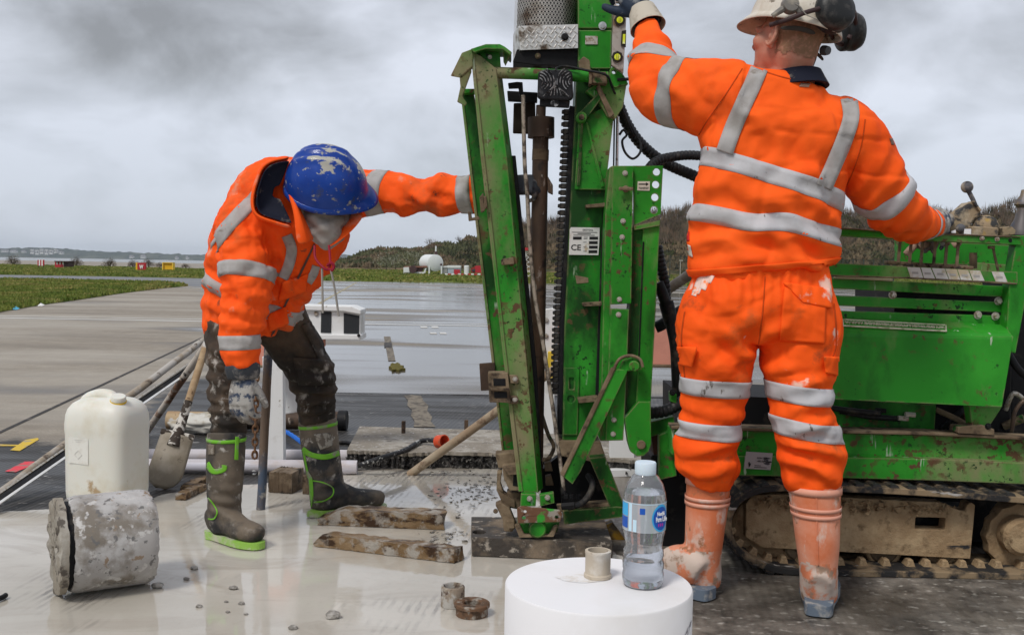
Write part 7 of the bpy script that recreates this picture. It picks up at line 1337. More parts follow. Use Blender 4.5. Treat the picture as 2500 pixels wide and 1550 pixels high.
# ---- spirit level against the mast
sl = empty('spirit_level', at(1507, 170, 2.74), 'grubby spirit level with yellow vials held against the mast', 'spirit level')
LEV = M('grubby_level_body', (0.44, 0.40, 0.36), 0.55, 0.3, [dict(c=(0.20, 0.13, 0.09), s=14, lo=0.52, hi=0.64, d=7)]); VIALF = M('dark_vial_frame', (0.03, 0.026, 0.02), 0.5); VIAL = M('yellow_vial', (0.72, 0.78, 0.05), 0.2, 0, [dict(c=(0.85, 0.88, 0.5), s=60, lo=0.55, hi=0.65)])
mb = MB(); mb.ppl([(1500, -60), (1534, -60), (1530, 30), (1526, 110), (1522, 180), (1493, 160), (1497, 40)], 2.735, 0.022, holes=[[(1504, 6), (1520, 8), (1520, 14), (1504, 12)]]); mb.build('level_body', LEV, sl, bevel=0.003)
for cy, cx_ in ((50, 1513), (140, 1507)):
    mb = MB(); s_ = pxm(2.73); c = at(cx_, cy, 2.733); mb.lathe(c, (0, -1, 0), [(0, 0), (14 * s_, 0), (14 * s_, 0.004), (10 * s_, 0.005), (9 * s_, 0.002), (0, 0.002)], 8); f_ = mb.build('vial_frame', VIALF, sl); mb = MB(); mb.lathe(c + Vector((0, -0.0022, 0)), (0, -1, 0), [(0, 0), (8 * s_, 0), (7.5 * s_, 0.002), (0, 0.003)], 16); v_ = mb.build('vial', VIAL, sl); mb = MB()
    for q in (-2, 2): mb.box(c + Vector((q * s_, -0.006, 0)), (0.0007, 0.0007, 12 * s_))
    mb.build('vial_mark', VIALF, sl)
mb = MB(); mb.ppl([(1518, 76), (1529, 74), (1528, 116), (1516, 112)], 2.73, 0.005); mb.build('vial_frame', VIALF, sl); mb = MB(); mb.ppl([(1521, 84), (1527, 84), (1526, 108), (1520, 107)], 2.728, 0.004); mb.build('vial', VIAL, sl)
# ---- jerrycan
JC = M('translucent_white_plastic', (0.70, 0.69, 0.62), 0.42, 0, [dict(c=(0.62, 0.58, 0.47), s=5, lo=0.52, hi=0.7, d=6), dict(c=(0.40, 0.29, 0.17), s=9, lo=0.665, hi=0.74, off=5, d=7)], bump=[(14, 0.10, 0.006)], sss=0.25, spec=0.4)
jr = gnd(240, 1240); ja = R(-14); jq = Matrix.Rotation(ja, 3, 'Z'); jc = empty('jerrycan', (jr.x, jr.y + 0.10, 0), 'translucent white plastic jerrycan behind the concrete core', 'jerrycan')
JB = Vector((jr.x, jr.y + 0.10, 0)); hw_, hd_, JH = 0.152, 0.125, 0.455
mb = MB(); n = 44; V = []; lv_ = [(0.0, 0.80), (0.008, 0.90), (0.03, 0.965), (0.06, 0.985), (0.30, 0.995), (0.325, 1.012), (0.345, 1.012), (0.36, 1.0), (0.385, 0.985), (0.41, 0.93), (0.432, 0.82), (0.447, 0.66), (JH, 0.42), (JH + 0.002, 0.0)]
for z, k in lv_:
    for i in range(n):
        a = 2 * math.pi * i / n; c, s = math.cos(a), math.sin(a); e_ = 2 / 4.2
        V.append(JB + jq @ Vector((hw_ * k * math.copysign(abs(c) ** e_, c), hd_ * k * math.copysign(abs(s) ** e_, s), z)))
mb.add(V, [(j * n + i, j * n + (i + 1) % n, (j + 1) * n + (i + 1) % n, (j + 1) * n + i) for j in range(len(lv_) - 1) for i in range(n)] + [tuple(range(n - 1, -1, -1))])
jo = mb.build('can_body', JC, jc, smooth=True, auto=45)
J = lambda x, y, z: JB + jq @ Vector((x, y, z))
mb = MB(); mb.tube(catmull([J(-0.115, 0, 0.420), J(-0.09, 0, 0.448), J(-0.03, 0, 0.466), J(0.025, -0.005, 0.460), J(0.048, -0.02, 0.43)], 6), 0.023, 14); mb.build('can_handle', JC, jc, smooth=True)
mb = MB(); mb.lathe(J(0.088, -0.050, 0.448), (0.15, -0.30, 1), [(0, 0.024), (0.028, 0.024), (0.031, 0.020), (0.031, 0.004)], 24); mb.build('can_cap', JC, jc, auto=40); mb = MB(); mb.lathe(J(0.088, -0.050, 0.445), (0.15, -0.30, 1), [(0.031, 0.006), (0.0335, 0.006), (0.0335, 0.0), (0.031, 0.0)], 24); mb.build('cap_seal', M('yellow_seal', (0.75, 0.50, 0.03), 0.4), jc)
lb = MB(); lb.add([J(-0.098, -hd_ * 0.99 - 0.0012, 0.30), J(-0.002, -hd_ * 1.0 - 0.0012, 0.295), J(-0.002, -hd_ * 1.0 - 0.0012, 0.185), J(-0.098, -hd_ * 0.99 - 0.0012, 0.19)], [(3, 2, 1, 0)]); lb_ = lb.build('paper_label', M('wet_paper_label', (0.71, 0.70, 0.645), 0.6, 0, [dict(c=(0.66, 0.64, 0.58), s=30, lo=0.5, hi=0.62)]), jc, recalc=False)
GP = M('pale_grey_print', (0.60, 0.595, 0.56), 0.7); dm = MB(); c = J(-0.05, -hd_ - 0.0018, 0.226)
for q in range(4): a, b = R(90 * q), R(90 * q + 90); dm.bar(c + jq @ Vector((math.cos(a) * 0.018, 0, math.sin(a) * 0.018)), c + jq @ Vector((math.cos(b) * 0.018, 0, math.sin(b) * 0.018)), 0.0018, 0.0006)
dm.build('hazard_diamond', GP, lb_); dm = MB()
for zz_, ww in ((0.288, 0.036), (0.280, 0.022)): dm.box(J(-0.05, -hd_ - 0.0016, zz_), (ww, 0.0006, 0.002), jq)
dm.build('printed_line', GP, lb_)
# ---- concrete core lying on its side
cr = gnd(255, 1440); ca = Vector((0.85, 0.525, 0)).normalized()
CORE = M('cut_concrete_core', (0.36, 0.345, 0.33), 0.55, 0, [dict(c=(0.46, 0.45, 0.44), s=5, lo=0.44, hi=0.58, d=6), dict(c=(0.20, 0.175, 0.145), s=5.5, lo=0.50, hi=0.60, off=6, d=7), dict(c=(0.15, 0.145, 0.14), s=42, lo=0.60, hi=0.66, off=3, d=2), dict(c=(0.50, 0.485, 0.465), s=26, lo=0.60, hi=0.65, off=15, d=3), dict(c=(0.27, 0.20, 0.14), s=22, lo=0.655, hi=0.69, off=25, d=3)], bump=[(40, 0.35, 0.004), (120, 0.3, 0.002)])
co = empty('concrete_core', (cr.x, cr.y, 0), 'short fat drilled concrete core lying on its side in the slurry', 'concrete core')
Rc = 0.150; cc = Vector((cr.x, cr.y + 0.02, Rc + 0.004)); m0, m1, m2, m3 = -0.155, -0.128, -0.114, 0.130
def roughcyl(name, x0, x1, rad, mat, endamp0, endamp1, seed):
    mb_ = MB(); n_, k_ = 84, 22; e1 = Vector((0, 0, 1)); e2 = ca.cross(e1); V_ = []
    for j in range(k_ + 1):
        t = j / k_
        for i in range(n_):
            a = 2 * math.pi * i / n_; q = np.array([[math.cos(a) * 3, math.sin(a) * 3, 1.0]]); dx0 = float(fbm(q * 1.6, 4, seed)[0]) * endamp0; dx1 = float(fbm(q * 1.6, 4, seed + 5)[0]) * endamp1
            x = x0 + dx0 + (x1 + dx1 - x0 - dx0) * t; r_ = rad - (0.008 if j in (0, k_) else 0) - (0.003 if j in (1, k_ - 1) else 0)
            V_.append(cc + ca * x + (e1 * math.cos(a) + e2 * math.sin(a)) * r_)
    F_ = [(j * n_ + i, j * n_ + (i + 1) % n_, (j + 1) * n_ + (i + 1) % n_, (j + 1) * n_ + i) for j in range(k_) for i in range(n_)]
    for jj, flip in ((0, 1), (k_, 0)):
        prev = [jj * n_ + i for i in range(n_)]
        for rr in (0.75, 0.45, 0.15):
            base_ = len(V_); cen = sum((V_[x] for x in [jj * n_ + i for i in range(n_)]), Vector()) / n_
            for i in range(n_): p = V_[jj * n_ + i]; V_.append(cen + (p - cen) * rr + ca * rnd.uniform(-1, 1) * 0.004)
            cur = [base_ + i for i in range(n_)]; F_ += [((prev[i], cur[i], cur[(i + 1) % n_], prev[(i + 1) % n_]) if flip else (prev[(i + 1) % n_], cur[(i + 1) % n_], cur[i], prev[i])) for i in range(n_)]; prev = cur
        F_.append(tuple(prev))
    mb_.add(V_, F_); return mb_.build(name, mat, co, smooth=True, auto=50)
roughcyl('core_cap', m0, m1, Rc * 0.985, M('brown_grey_core_layer', (0.27, 0.24, 0.195), 0.75, 0, [dict(c=(0.38, 0.355, 0.31), s=8, lo=0.45, hi=0.6, d=7), dict(c=(0.11, 0.095, 0.08), s=26, lo=0.55, hi=0.62)], bump=[(40, 0.6, 0.006)]), 0.014, 0.006, 3); roughcyl('core_crack_fill', m1 - 0.012, m2 + 0.03, Rc * 0.90, BLACK, 0, 0, 4); roughcyl('core_main', m2, m3, Rc, CORE, 0.006, 0.012, 6)  # black filler puts the crack's shade between end slice and core
# brown plant stems behind the core
# ---- tools leaning together
def rodthing(name, a, b, r, mat, label, cat, n=14, r2=None, segs=8, wob_=0.004):
    a, b = Vector(a), Vector(b); pts = [a.lerp(b, i / segs) + Vector((rnd.uniform(-1, 1), rnd.uniform(-1, 1), rnd.uniform(-1, 1))) * wob_ for i in range(segs + 1)]; rr_ = [r + ((r2 or r) - r) * i / segs for i in range(segs + 1)]
    mb_ = MB(); mb_.tube(pts, rr_, n); o_ = mb_.build(name, mat, None, auto=50); return tag(o_, label, cat)
T_ = gnd(392, 1194); U_ = at(508, 828, 3.72); dsp = (U_ - T_).normalized(); spd = empty('spade', T_, 'long handled spade with mud coated grey blade leaning near the bent worker', 'spade')
sxx = Vector((1, 0.15, 0)); sxx = (sxx - dsp * sxx.dot(dsp)).normalized(); snn = sxx.cross(dsp)
mb = MB(); nU, nVv = 12, 14; V = []
for j in range(nVv + 1):
    v = j / nVv
    for i in range(nU + 1):
        u = i / nU * 2 - 1; wv = 0.082 * (1.0 if v > 0.35 else math.sqrt(max(1 - ((0.35 - v) / 0.36) ** 2, 0.02))) * (1.0 - 0.10 * v); V.append(T_ + dsp * (0.003 + 0.255 * v) + sxx * (u * wv) + snn * (0.022 * (1 - u * u) * (0.35 + v)))
mb.add(V, [(j * (nU + 1) + i, j * (nU + 1) + i + 1, (j + 1) * (nU + 1) + i + 1, (j + 1) * (nU + 1) + i) for j in range(nVv) for i in range(nU)])
bl = mb.build('blade', M('mud_coated_blade', (0.235, 0.20, 0.15), 0.5, 0, [dict(c=(0.33, 0.29, 0.235), s=8, lo=0.45, hi=0.65), dict(c=(0.10, 0.08, 0.06), s=18, lo=0.64, hi=0.70)], bump=[(50, 0.2, 0.003)]), spd, smooth=True, auto=60); s_ = bl.modifiers.new('s', 'SOLIDIFY'); s_.thickness = 0.004
CHIP = M('flaking_white_black_socket', (0.05, 0.038, 0.03), 0.7, 0, [dict(c=(0.55, 0.52, 0.47), s=24, lo=0.53, hi=0.57, d=7)], bump=[(50, 0.5, 0.004)])
mb = MB(); mb.tube([T_ + dsp * 0.20 + snn * 0.02, T_ + dsp * 0.27 + snn * 0.012, T_ + dsp * 0.33, T_ + dsp * 0.43], [0.030, 0.026, 0.022, 0.0195], 14); mb.build('socket', CHIP, spd, auto=50)
mb = MB(); mb.bar(T_ + dsp * 0.262 - sxx * 0.078 + snn * 0.008, T_ + dsp * 0.262 + sxx * 0.078 + snn * 0.008, 0.026, 0.020, side=snn); mb.build('tread', CHIP, spd, bevel=0.006)
mb = MB(); mb.tube([T_ + dsp * 0.40, T_ + dsp * 0.55, U_ - dsp * 0.05, U_], [0.0175, 0.0175, 0.0175, 0.017], 14); mb.build('handle', WOOD, spd, auto=50)
rodthing('long_tool_shaft', gnd(350, 1066), at(506, 838, 4.05), 0.020, M('white_flaked_pole', (0.48, 0.43, 0.37), 0.75, 0, [dict(c=(0.20, 0.11, 0.07), s=9, lo=0.52, hi=0.60, d=7), dict(c=(0.05, 0.045, 0.04), s=18, lo=0.63, hi=0.67)], bump=[(50, 0.4, 0.003)]), 'white flaked tool handle leaning between the spade and the grey pole', 'tool handle', wob_=0.003)
rodthing('tool_pole', gnd(-60, 1250), at(506, 824, 4.6), 0.019, M('cement_smeared_pole', (0.30, 0.245, 0.185), 0.75, 0, [dict(c=(0.42, 0.395, 0.36), s=8, lo=0.44, hi=0.58, d=7), dict(c=(0.12, 0.09, 0.07), s=16, lo=0.58, hi=0.66)], bump=[(50, 0.3, 0.003)]), 'long cement smeared pole running from lower left behind the jerrycan', 'pole', segs=16, wob_=0.002)
sb = empty('steel_strip', gnd(-40, 1262), 'long thin black and white steel strip lying beside the pole', 'steel strip'); a_, b_ = gnd(-60, 1268), at(470, 892, 4.35)
mb = MB(); mb.bar(a_ + Vector((0, 0, 0.02)), b_, 0.030, 0.006, side=(0.3, 1, 1)); mb.build('strip_body', BLACK, sb); mb = MB(); mb.bar(a_ + Vector((0.022, -0.01, 0.014)), b_ + Vector((0.018, -0.012, -0.012)), 0.010, 0.010); mb.build('strip_edge', WHITEP, sb); mb = MB(); mb.bar(a_ + Vector((-0.018, 0, 0.026)), b_ + Vector((-0.014, 0, 0.014)), 0.008, 0.008); mb.build('strip_edge', ZINC, sb)
# steel bar beside the hanging hand
rodthing('steel_bar', gnd(637, 1243), at(656, 848, 3.22), 0.0185, M('blue_brown_bar', (0.16, 0.115, 0.085), 0.6, 0.2, [dict(c=(0.075, 0.10, 0.145), s=3.2, st=(1, 1, 0.8), lo=0.48, hi=0.56, d=6), dict(c=(0.40, 0.37, 0.32), s=13, lo=0.58, hi=0.66, d=7)], bump=[(60, 0.35, 0.003)]), 'upright mud streaked steel bar beside the bent worker’s hanging glove', 'steel bar', wob_=0.001)
# wooden shaft poking out from behind the rig
rodthing('wooden_shaft', gnd(1000, 1158), at(1356, 900, 3.55), 0.0215, M('smooth_muddy_shaft', (0.30, 0.215, 0.14), 0.7, 0, [dict(c=(0.37, 0.30, 0.215), s=5, st=(0.4, 1, 1), lo=0.42, hi=0.6, d=6), dict(c=(0.17, 0.11, 0.07), s=12, lo=0.58, hi=0.68)]), 'smooth wooden tool shaft slanting down from behind the rig', 'tool shaft', r2=0.021, wob_=0.0015)
rodthing('grey_pole', at(1622, 712, 3.3), at(1700, 660, 3.1), 0.022, M('weathered_grey_pole', (0.24, 0.20, 0.165), 0.8, 0, [dict(c=(0.36, 0.33, 0.29), s=12, st=(0.4, 1, 1), lo=0.45, hi=0.6)]), 'weathered grey pole end sticking out beside the worker’s hip', 'pole', segs=3, wob_=0.0)
# rusty chain hanging by the bar
ch = empty('rusty_chain', at(625, 1115, 3.55), 'rusty chain hanging down beside the steel bar', 'chain'); CH = M('rusty_chain', (0.11, 0.055, 0.03), 0.8, 0, [dict(c=(0.20, 0.11, 0.06), s=40, lo=0.45, hi=0.6)])
lm_ = MB(); lm_.tube([Vector((0.011 * math.cos(a), 0, 0.019 * math.sin(a))) for a in [k * math.pi / 6 for k in range(13)]], 0.0055, 6, cap=False); lmesh = bpy.data.meshes.new('chain_link'); lmesh.from_pydata(lm_.v, [], lm_.f); lmesh.materials.append(CH); lmesh.polygons.foreach_set('use_smooth', [True] * len(lmesh.polygons))
for i in range(19):
    t = i / 18; p = at(628 - 6 * t, 828 + 282 * t, 3.55); o = bpy.data.objects.new('chain_link', lmesh); link(o, ch); o.matrix_basis = Matrix.Translation(p) @ Matrix.Rotation(R(90 * (i % 2) + 15), 4, 'Z')
# ---- white and pink barrier trestles
def trestle(loc, label): return empty('barrier_trestle', loc, label, 'barrier')
t1_ = trestle(gnd(665, 1150), 'white barrier trestle with faded pink board and black panels behind the bent worker'); PB = M('matt_black_panel', (0.03, 0.033, 0.037), 0.6)
def tp(name, pix, Y, th, mat, par, bev=0.004): mb_ = MB(); mb_.ppl(pix, Y, th); return mb_.build(name, mat, par, bevel=bev)
tp('post', [(640, 870), (690, 870), (692, 1138), (652, 1150)], 3.80, 0.06, WHITEP, t1_); tp('post', [(690, 905), (726, 905), (726, 1006), (692, 1012)], 3.95, 0.06, WHITEP, t1_)
tp('board', [(625, 786), (792, 790), (792, 846), (700, 892), (628, 893)], 3.88, 0.04, PINK, t1_); tp('board_edge', [(628, 892), (700, 891), (700, 897), (628, 898)], 3.86, 0.05, MUDSTEEL, t1_)
hb = tp('light_box', [(700, 748), (860, 752), (880, 760), (880, 828), (700, 826)], 3.86, 0.16, WHITEP, t1_); 
for q in ([(784, 760), (809, 761), (808, 813), (783, 812)], [(839, 764), (877, 771), (876, 815), (839, 814)]): tp('black_panel', q, 3.857, 0.008, PB, hb, 0.001)
tp('box_lip', [(700, 744), (858, 748), (881, 757), (881, 768), (838, 760), (700, 756)], 3.845, 0.18, WHITEP, hb); tp('box_lip', [(700, 816), (882, 817), (882, 830), (700, 828)], 3.845, 0.18, WHITEP, hb); bolt(772, 766, 3.859, 6, hb, ZINC); bolt(876, 819, 3.842, 4, hb, BLACK)
tp('base_plate', [(596, 1168), (690, 1164), (690, 1172), (596, 1178)], 3.72, 0.16, WHITEP, t1_); tp('base_shim', [(598, 1178), (690, 1172), (690, 1186), (600, 1190)], 3.73, 0.12, BLACK, t1_)
for y in (1140, 1158): mb = MB(); mb.lathe(at(622, y + 8, 3.74), (0, 0, 1), [(0, 0), (0.022, 0), (0.022, 0.012), (0.012, 0.014), (0.012, 0.026), (0, 0.026)], 14); mb.build('anchor_nut', WHITEP, t1_)
t2_ = trestle(gnd(1520, 1170), 'white barrier post with pink board half hidden behind the mast')
tp('post', [(1330, 755), (1358, 752), (1352, 1060), (1322, 1060)], 4.05, 0.06, WHITEP, t2_); tp('post', [(1490, 900), (1544, 900), (1549, 1150), (1489, 1152)], 3.85, 0.06, WHITEP, t2_); tp('foot', [(1470, 1148), (1562, 1146), (1562, 1162), (1470, 1165)], 3.80, 0.14, WHITEP, t2_)
tp('board', [(1362, 792), (1720, 802), (1720, 892), (1362, 884)], 4.0, 0.04, PINK, t2_); tp('board_edge', [(1362, 885), (1720, 893), (1720, 900), (1362, 892)], 3.98, 0.05, MUDSTEEL, t2_); tp('yellow_strip', [(1338, 858), (1352, 858), (1350, 925), (1334, 925)], 4.03, 0.02, M('yellow_strip', (0.70, 0.50, 0.06), 0.6), t2_)
bolt(1334, 782, 4.048, 6, t2_, ZINC); bolt(1333, 820, 4.048, 6, t2_, ZINC); bolt(1524, 1130, 3.848, 4, t2_, BLACK)
# ---- pipes lying behind
def hollow(name, a, b, r, mat, label, cat, group=None, wall=0.003, dark=BLACK):
    e_ = empty(name, a, label, cat, group); a, b = Vector(a), Vector(b); d = (b - a); mb_ = MB(); L_ = d.length
    mb_.lathe(a, d, [(r - wall, 0), (r, 0), (r, L_), (r - wall, L_)], 24, close=True); mb_.build('pipe_wall', mat, e_, auto=50); return e_
PIPEW = M('cloudy_lilac_pipe', (0.52, 0.49, 0.51), 0.4, 0, [dict(c=(0.45, 0.37, 0.32), s=4, lo=0.5, hi=0.65, d=6), dict(c=(0.62, 0.61, 0.68), s=3, st=(1, 1, 6), lo=0.5, hi=0.65, off=3)])
z1 = lambda x, y, z: gnd(x, y, z)
pa, pb_ = z1(330, 1136, 0.036), z1(872, 1140, 0.036); hollow('plastic_pipe', pa, pb_, 0.034, PIPEW, 'lilac white plastic pipe lying nearer, behind the spade', 'pipe', 'plastic pipes on the ground')
pa, pb_ = z1(320, 1114, 0.036) + Vector((0, .03, 0)), z1(885, 1116, 0.036) + Vector((0, .03, 0)); hollow('plastic_pipe', pa, pb_, 0.034, PIPEW, 'lilac white plastic pipe lying behind the nearer plastic pipe', 'pipe', 'plastic pipes on the ground')
cb = empty('core_barrel', z1(420, 1030, 0.06), 'brown steel core barrel with black end lying behind the worker', 'core barrel'); a_, b_ = z1(412, 1026, 0.06), z1(826, 1026, 0.06); mb = MB(); mb.tube([a_, a_.lerp(b_, 0.5), b_], 0.056, 24); mb.build('barrel', RODM, cb, auto=50); mb = MB(); mb.tube([b_ - Vector((0.0, 0, 0)), b_ + Vector((0.055, 0, 0))], 0.064, 24); mb.build('end_cap', BLACKRUB, cb, auto=50, bevel=0.004)
mb = MB(); mb.lathe(a_ - Vector((0.004, 0, 0)), (1, 0, 0), [(0, 0), (0.057, 0), (0.058, 0.02), (0.057, 0.22), (0, 0.22)], 24); mb.build('wooden_plug', WOOD, cb, auto=50)
# white plastic sack
bm = bmesh.new(); bmesh.ops.create_uvsphere(bm, u_segments=40, v_segments=24, radius=1.0); c = gnd(500, 1056); P = np.array([v.co[:] for v in bm.verts]); nn = fbm(P * 2.2, 4, 3); n2 = np.abs(fbm(P * 4.5, 3, 8))
for v, q, q2_ in zip(bm.verts, nn, n2): k = 1 + 0.35 * q - 0.25 * q2_; v.co = Vector((c.x + v.co.x * 0.20 * k, c.y + v.co.y * 0.13 * k, max(0.055 + v.co.z * 0.062 * k, 0.003)))
me_ = bpy.data.meshes.new('plastic_sack'); bm.to_mesh(me_); bm.free(); me_.polygons.foreach_set('use_smooth', [True] * len(me_.polygons)); me_.materials.append(M('white_polythene', (0.55, 0.53, 0.48), 0.5, 0, [dict(c=(0.33, 0.28, 0.2), s=8, lo=0.52, hi=0.66)])); o = bpy.data.objects.new('plastic_sack', me_); COL.objects.link(o); tag(o, 'crumpled dirty white plastic sack beside the core barrel', 'sack')
# blue rope
mb = MB(); pts = catmull([gnd(668, 1050, 0.03), gnd(695, 1053, 0.04), gnd(718, 1066, 0.04), gnd(740, 1082, 0.03), gnd(760, 1090, 0.02)], 10)
for ph in range(3):
    q = [p + Vector((0, math.cos(i * 0.55 + ph * 2.09) * 0.007, math.sin(i * 0.55 + ph * 2.09) * 0.007)) for i, p in enumerate(pts)]; mb.tube(q, 0.0075, 7)
o = mb.build('blue_rope', M('blue_rope', (0.02, 0.14, 0.55), 0.6), None, smooth=True); tag(o, 'short length of bright blue rope behind the worker’s leg', 'rope')
def hosething(name, pts, r, mat, label, cat, n=10): mb_ = MB(); mb_.tube(catmull(pts, 8), r, n); o_ = mb_.build(name, mat, None, smooth=True, auto=50); return tag(o_, label, cat)
hosething('black_hose', [gnd(800, 1082, 0.012), gnd(845, 1080, 0.012), gnd(868, 1088, 0.012), gnd(866, 1098, 0.012), gnd(840, 1100, 0.012), gnd(800, 1100, 0.012)], 0.011, BLACKRUB, 'thin black hose end curled behind the worker’s front boot', 'hose')
oc = empty('lead_with_socket', gnd(960, 1110, zl), 'speckled black lead ending in an orange socket on the ledge', 'lead'); mb = MB(); mb.tube(catmull([gnd(880, 1136, 0.05), gnd(930, 1118, 0.09), gnd(985, 1100, zl + 0.012), gnd(1025, 1078, zl + 0.016), gnd(1050, 1074, zl + 0.03), gnd(1064, 1076, zl + 0.035)], 8), 0.013, 10); mb.build('lead', M('speckled_black_lead', (0.02, 0.02, 0.022), 0.5, 0, [dict(c=(0.45, 0.45, 0.43), s=40, lo=0.60, hi=0.64)]), oc, smooth=True)
p = gnd(1068, 1078, zl + 0.036); mb = MB(); mb.lathe(p, (0.7, -0.68, 0.15), [(0.018, 0), (0.034, 0.005), (0.036, 0.055), (0.033, 0.057), (0.030, 0.055), (0.028, 0.01), (0, 0.008)], 20); mb.build('socket', M('orange_socket', (0.62, 0.08, 0.03), 0.5, 0, [dict(c=(0.30, 0.09, 0.05), s=20, lo=0.55, hi=0.65)]), oc, auto=45)
# ---- timbers
def timber(name, a, b, w_, h_, label, seed, mat=TIMBER, broken=0.0, cat='timber'):
    a, b = Vector(a), Vector(b); t = (b - a).normalized(); s = Vector((-t.y, t.x, 0)); n_ = 26; V_ = []; L_ = (b - a).length; r_ = random.Random(seed)
    for i in range(n_ + 1):
        x = L_ * i / n_; kk = 1.0 if x > broken else 0.35 + 0.65 * x / max(broken, 1e-6)
        for (u, v) in ((0, 0), (1, 0), (1, .5), (1, 1), (0.5, 1), (0, 1), (0, .5)):
            V_.append(a + t * (x + (r_.uniform(-0.012, 0.012) if i in (0, n_) and broken else 0)) + s * (u * w_ + r_.uniform(-1, 1) * 0.003) + Vector((0, 0, max(0.002, v * h_ * kk + r_.uniform(-1, 1) * (0.003 if v else 0)))))
    k = 7; F_ = [(i * k + j, i * k + (j + 1) % k, (i + 1) * k + (j + 1) % k, (i + 1) * k + j) for i in range(n_) for j in range(k)] + [tuple(range(k - 1, -1, -1)), tuple(n_ * k + j for j in range(k))]
    mb_ = MB(); mb_.add(V_, F_); o_ = mb_.build(name, mat, None, smooth=True, auto=35); return tag(o_, label, cat)
timber('broken_timber', gnd(778, 1282), gnd(1080, 1294), 0.10, 0.062, 'broken wet timber lying behind, touching the worker’s boot', 3, broken=0.09)
timber('wet_timber', gnd(766, 1334), gnd(1112, 1376), 0.062, 0.048, 'long wet timber lying in front of the broken one', 5, broken=0.03)
timber('small_timber', gnd(452, 1222), gnd(505, 1196), 0.045, 0.030, 'small brown timber offcut left of the worker’s near boot', 7); timber('small_timber', gnd(466, 1200), gnd(512, 1176), 0.05, 0.028, 'thin timber offcut just behind the small brown offcut', 8)
timber('wood_block', gnd(655, 1202), gnd(712, 1206), 0.13, 0.095, 'squat dark wooden block beside the steel bar', 9, M('dark_wet_block', (0.10, 0.07, 0.045), 0.6, 0, [dict(c=(0.25, 0.19, 0.13), s=7, lo=0.48, hi=0.62, d=7), dict(c=(0.03, 0.025, 0.02), s=13, lo=0.54, hi=0.64)], bump=[(40, 0.6, 0.006)])); timber('wood_block', gnd(738, 1206), gnd(762, 1208), 0.09, 0.085, 'dark wooden block just behind the worker’s far boot heel', 10, MATS['dark_wet_block'])
# ---- pad under the mast foot
pd = empty('foot_pad', gnd(1310, 1340), 'thick muddy black pad under the foot of the mast', 'pad')
F4 = [gnd(1152, 1358), gnd(1495, 1372)]; zt_ = 0.070; q = [F4[0], F4[1], F4[1] + Vector((0.0, 0.36, 0)), F4[0] + Vector((-0.015, 0.30, 0))]; mb = MB(); hc_ = gnd(1170, 1298, zt_)
hole_ = [Vector((hc_.x + 0.024 * math.cos(k * math.pi / 8), hc_.y + 0.030 * math.sin(k * math.pi / 8), zt_)) for k in range(16)]
mb.plate([Vector((p.x, p.y, zt_)) for p in q], (0, 0, -zt_ + 0.002), [hole_]); mb.build('pad_block', PADM, pd, bevel=0.007, seg=3)
# ---- steel rings
def ringthing(name, px, py, prof, mat, label): p = gnd(px, py); e_ = empty(name, (p.x, p.y, 0), label, 'steel ring', 'steel rings near the white cylinder'); mb_ = MB(); mb_.lathe((p.x, p.y, 0.001), (0, 0, 1), prof, 40, close=True); mb_.build('ring_wall', mat, e_, auto=40); return e_
RING = M('cement_caked_ring', (0.25, 0.20, 0.15), 0.7, 0.1, [dict(c=(0.40, 0.38, 0.345), s=22, lo=0.46, hi=0.56, d=7), dict(c=(0.09, 0.06, 0.045), s=30, lo=0.56, hi=0.64)], bump=[(60, 0.5, 0.003)]); RING2 = M('rusty_ring', (0.15, 0.085, 0.05), 0.65, 0.2, [dict(c=(0.30, 0.27, 0.23), s=26, lo=0.53, hi=0.60, d=7), dict(c=(0.07, 0.045, 0.03), s=20, lo=0.55, hi=0.65)], bump=[(60, 0.5, 0.003)])
ringthing('steel_ring', 1105, 1478, [(0.029, 0), (0.0365, 0), (0.0365, 0.058), (0.034, 0.062), (0.029, 0.062), (0.027, 0.055)], RING, 'taller cement caked steel ring standing behind the flanged one'); ringthing('flanged_ring', 1152, 1500, [(0.027, 0), (0.048, 0), (0.048, 0.024), (0.0535, 0.026), (0.0535, 0.035), (0.050, 0.038), (0.030, 0.038), (0.026, 0.034)], RING2, 'low rusty flanged steel ring in front of the taller ring')
# ---- white test cylinder with a bottle and a pipe socket on it
Zt = 0.515; tcn_ = gnd(1461, 1424, Zt); wc = empty('white_cylinder', (tcn_.x, tcn_.y, 0), 'large smooth white cylinder at the bottom of the picture', 'cylinder'); Rw = 0.1575
WC = M('chalk_white_casting', (0.78, 0.77, 0.78), 0.6, 0, [dict(c=(0.70, 0.68, 0.66), s=4, lo=0.45, hi=0.7, d=6), dict(c=(0.45, 0.44, 0.46), s=16, st=(1, 1, 0.4), lo=0.70, hi=0.73, off=6, d=6)], bump=[(12, 0.08, 0.006), (60, 0.08, 0.002)])
mb = MB(); mb.lathe((tcn_.x, tcn_.y, 0.0), (0, 0, 1), [(0, 0.001), (Rw - 0.004, 0.001), (Rw, 0.005), (Rw, 0.15), (Rw, 0.3), (Rw, Zt - 0.003), (Rw - 0.002, Zt), (Rw * 0.6, Zt), (0, Zt)], 96); mb.build('casting', WC, wc, auto=40)
mb = MB(); pp = gnd(1420, 1412, Zt); poly_ = [Vector((pp.x + 0.042 * math.cos(a) * (1 + 0.12 * math.sin(5 * a)), pp.y + 0.022 * math.sin(a) * (1 + 0.12 * math.cos(4 * a)), Zt + 0.0006)) for a in [k * math.pi / 12 for k in range(24)]]; mb.add(poly_, [tuple(range(24))]); mb.build('mud_smear', M('thin_mud_smear', (0.66, 0.62, 0.57), 0.6, 0, [dict(c=(0.77, 0.76, 0.765), s=60, lo=0.36, hi=0.56)]), wc, recalc=False)
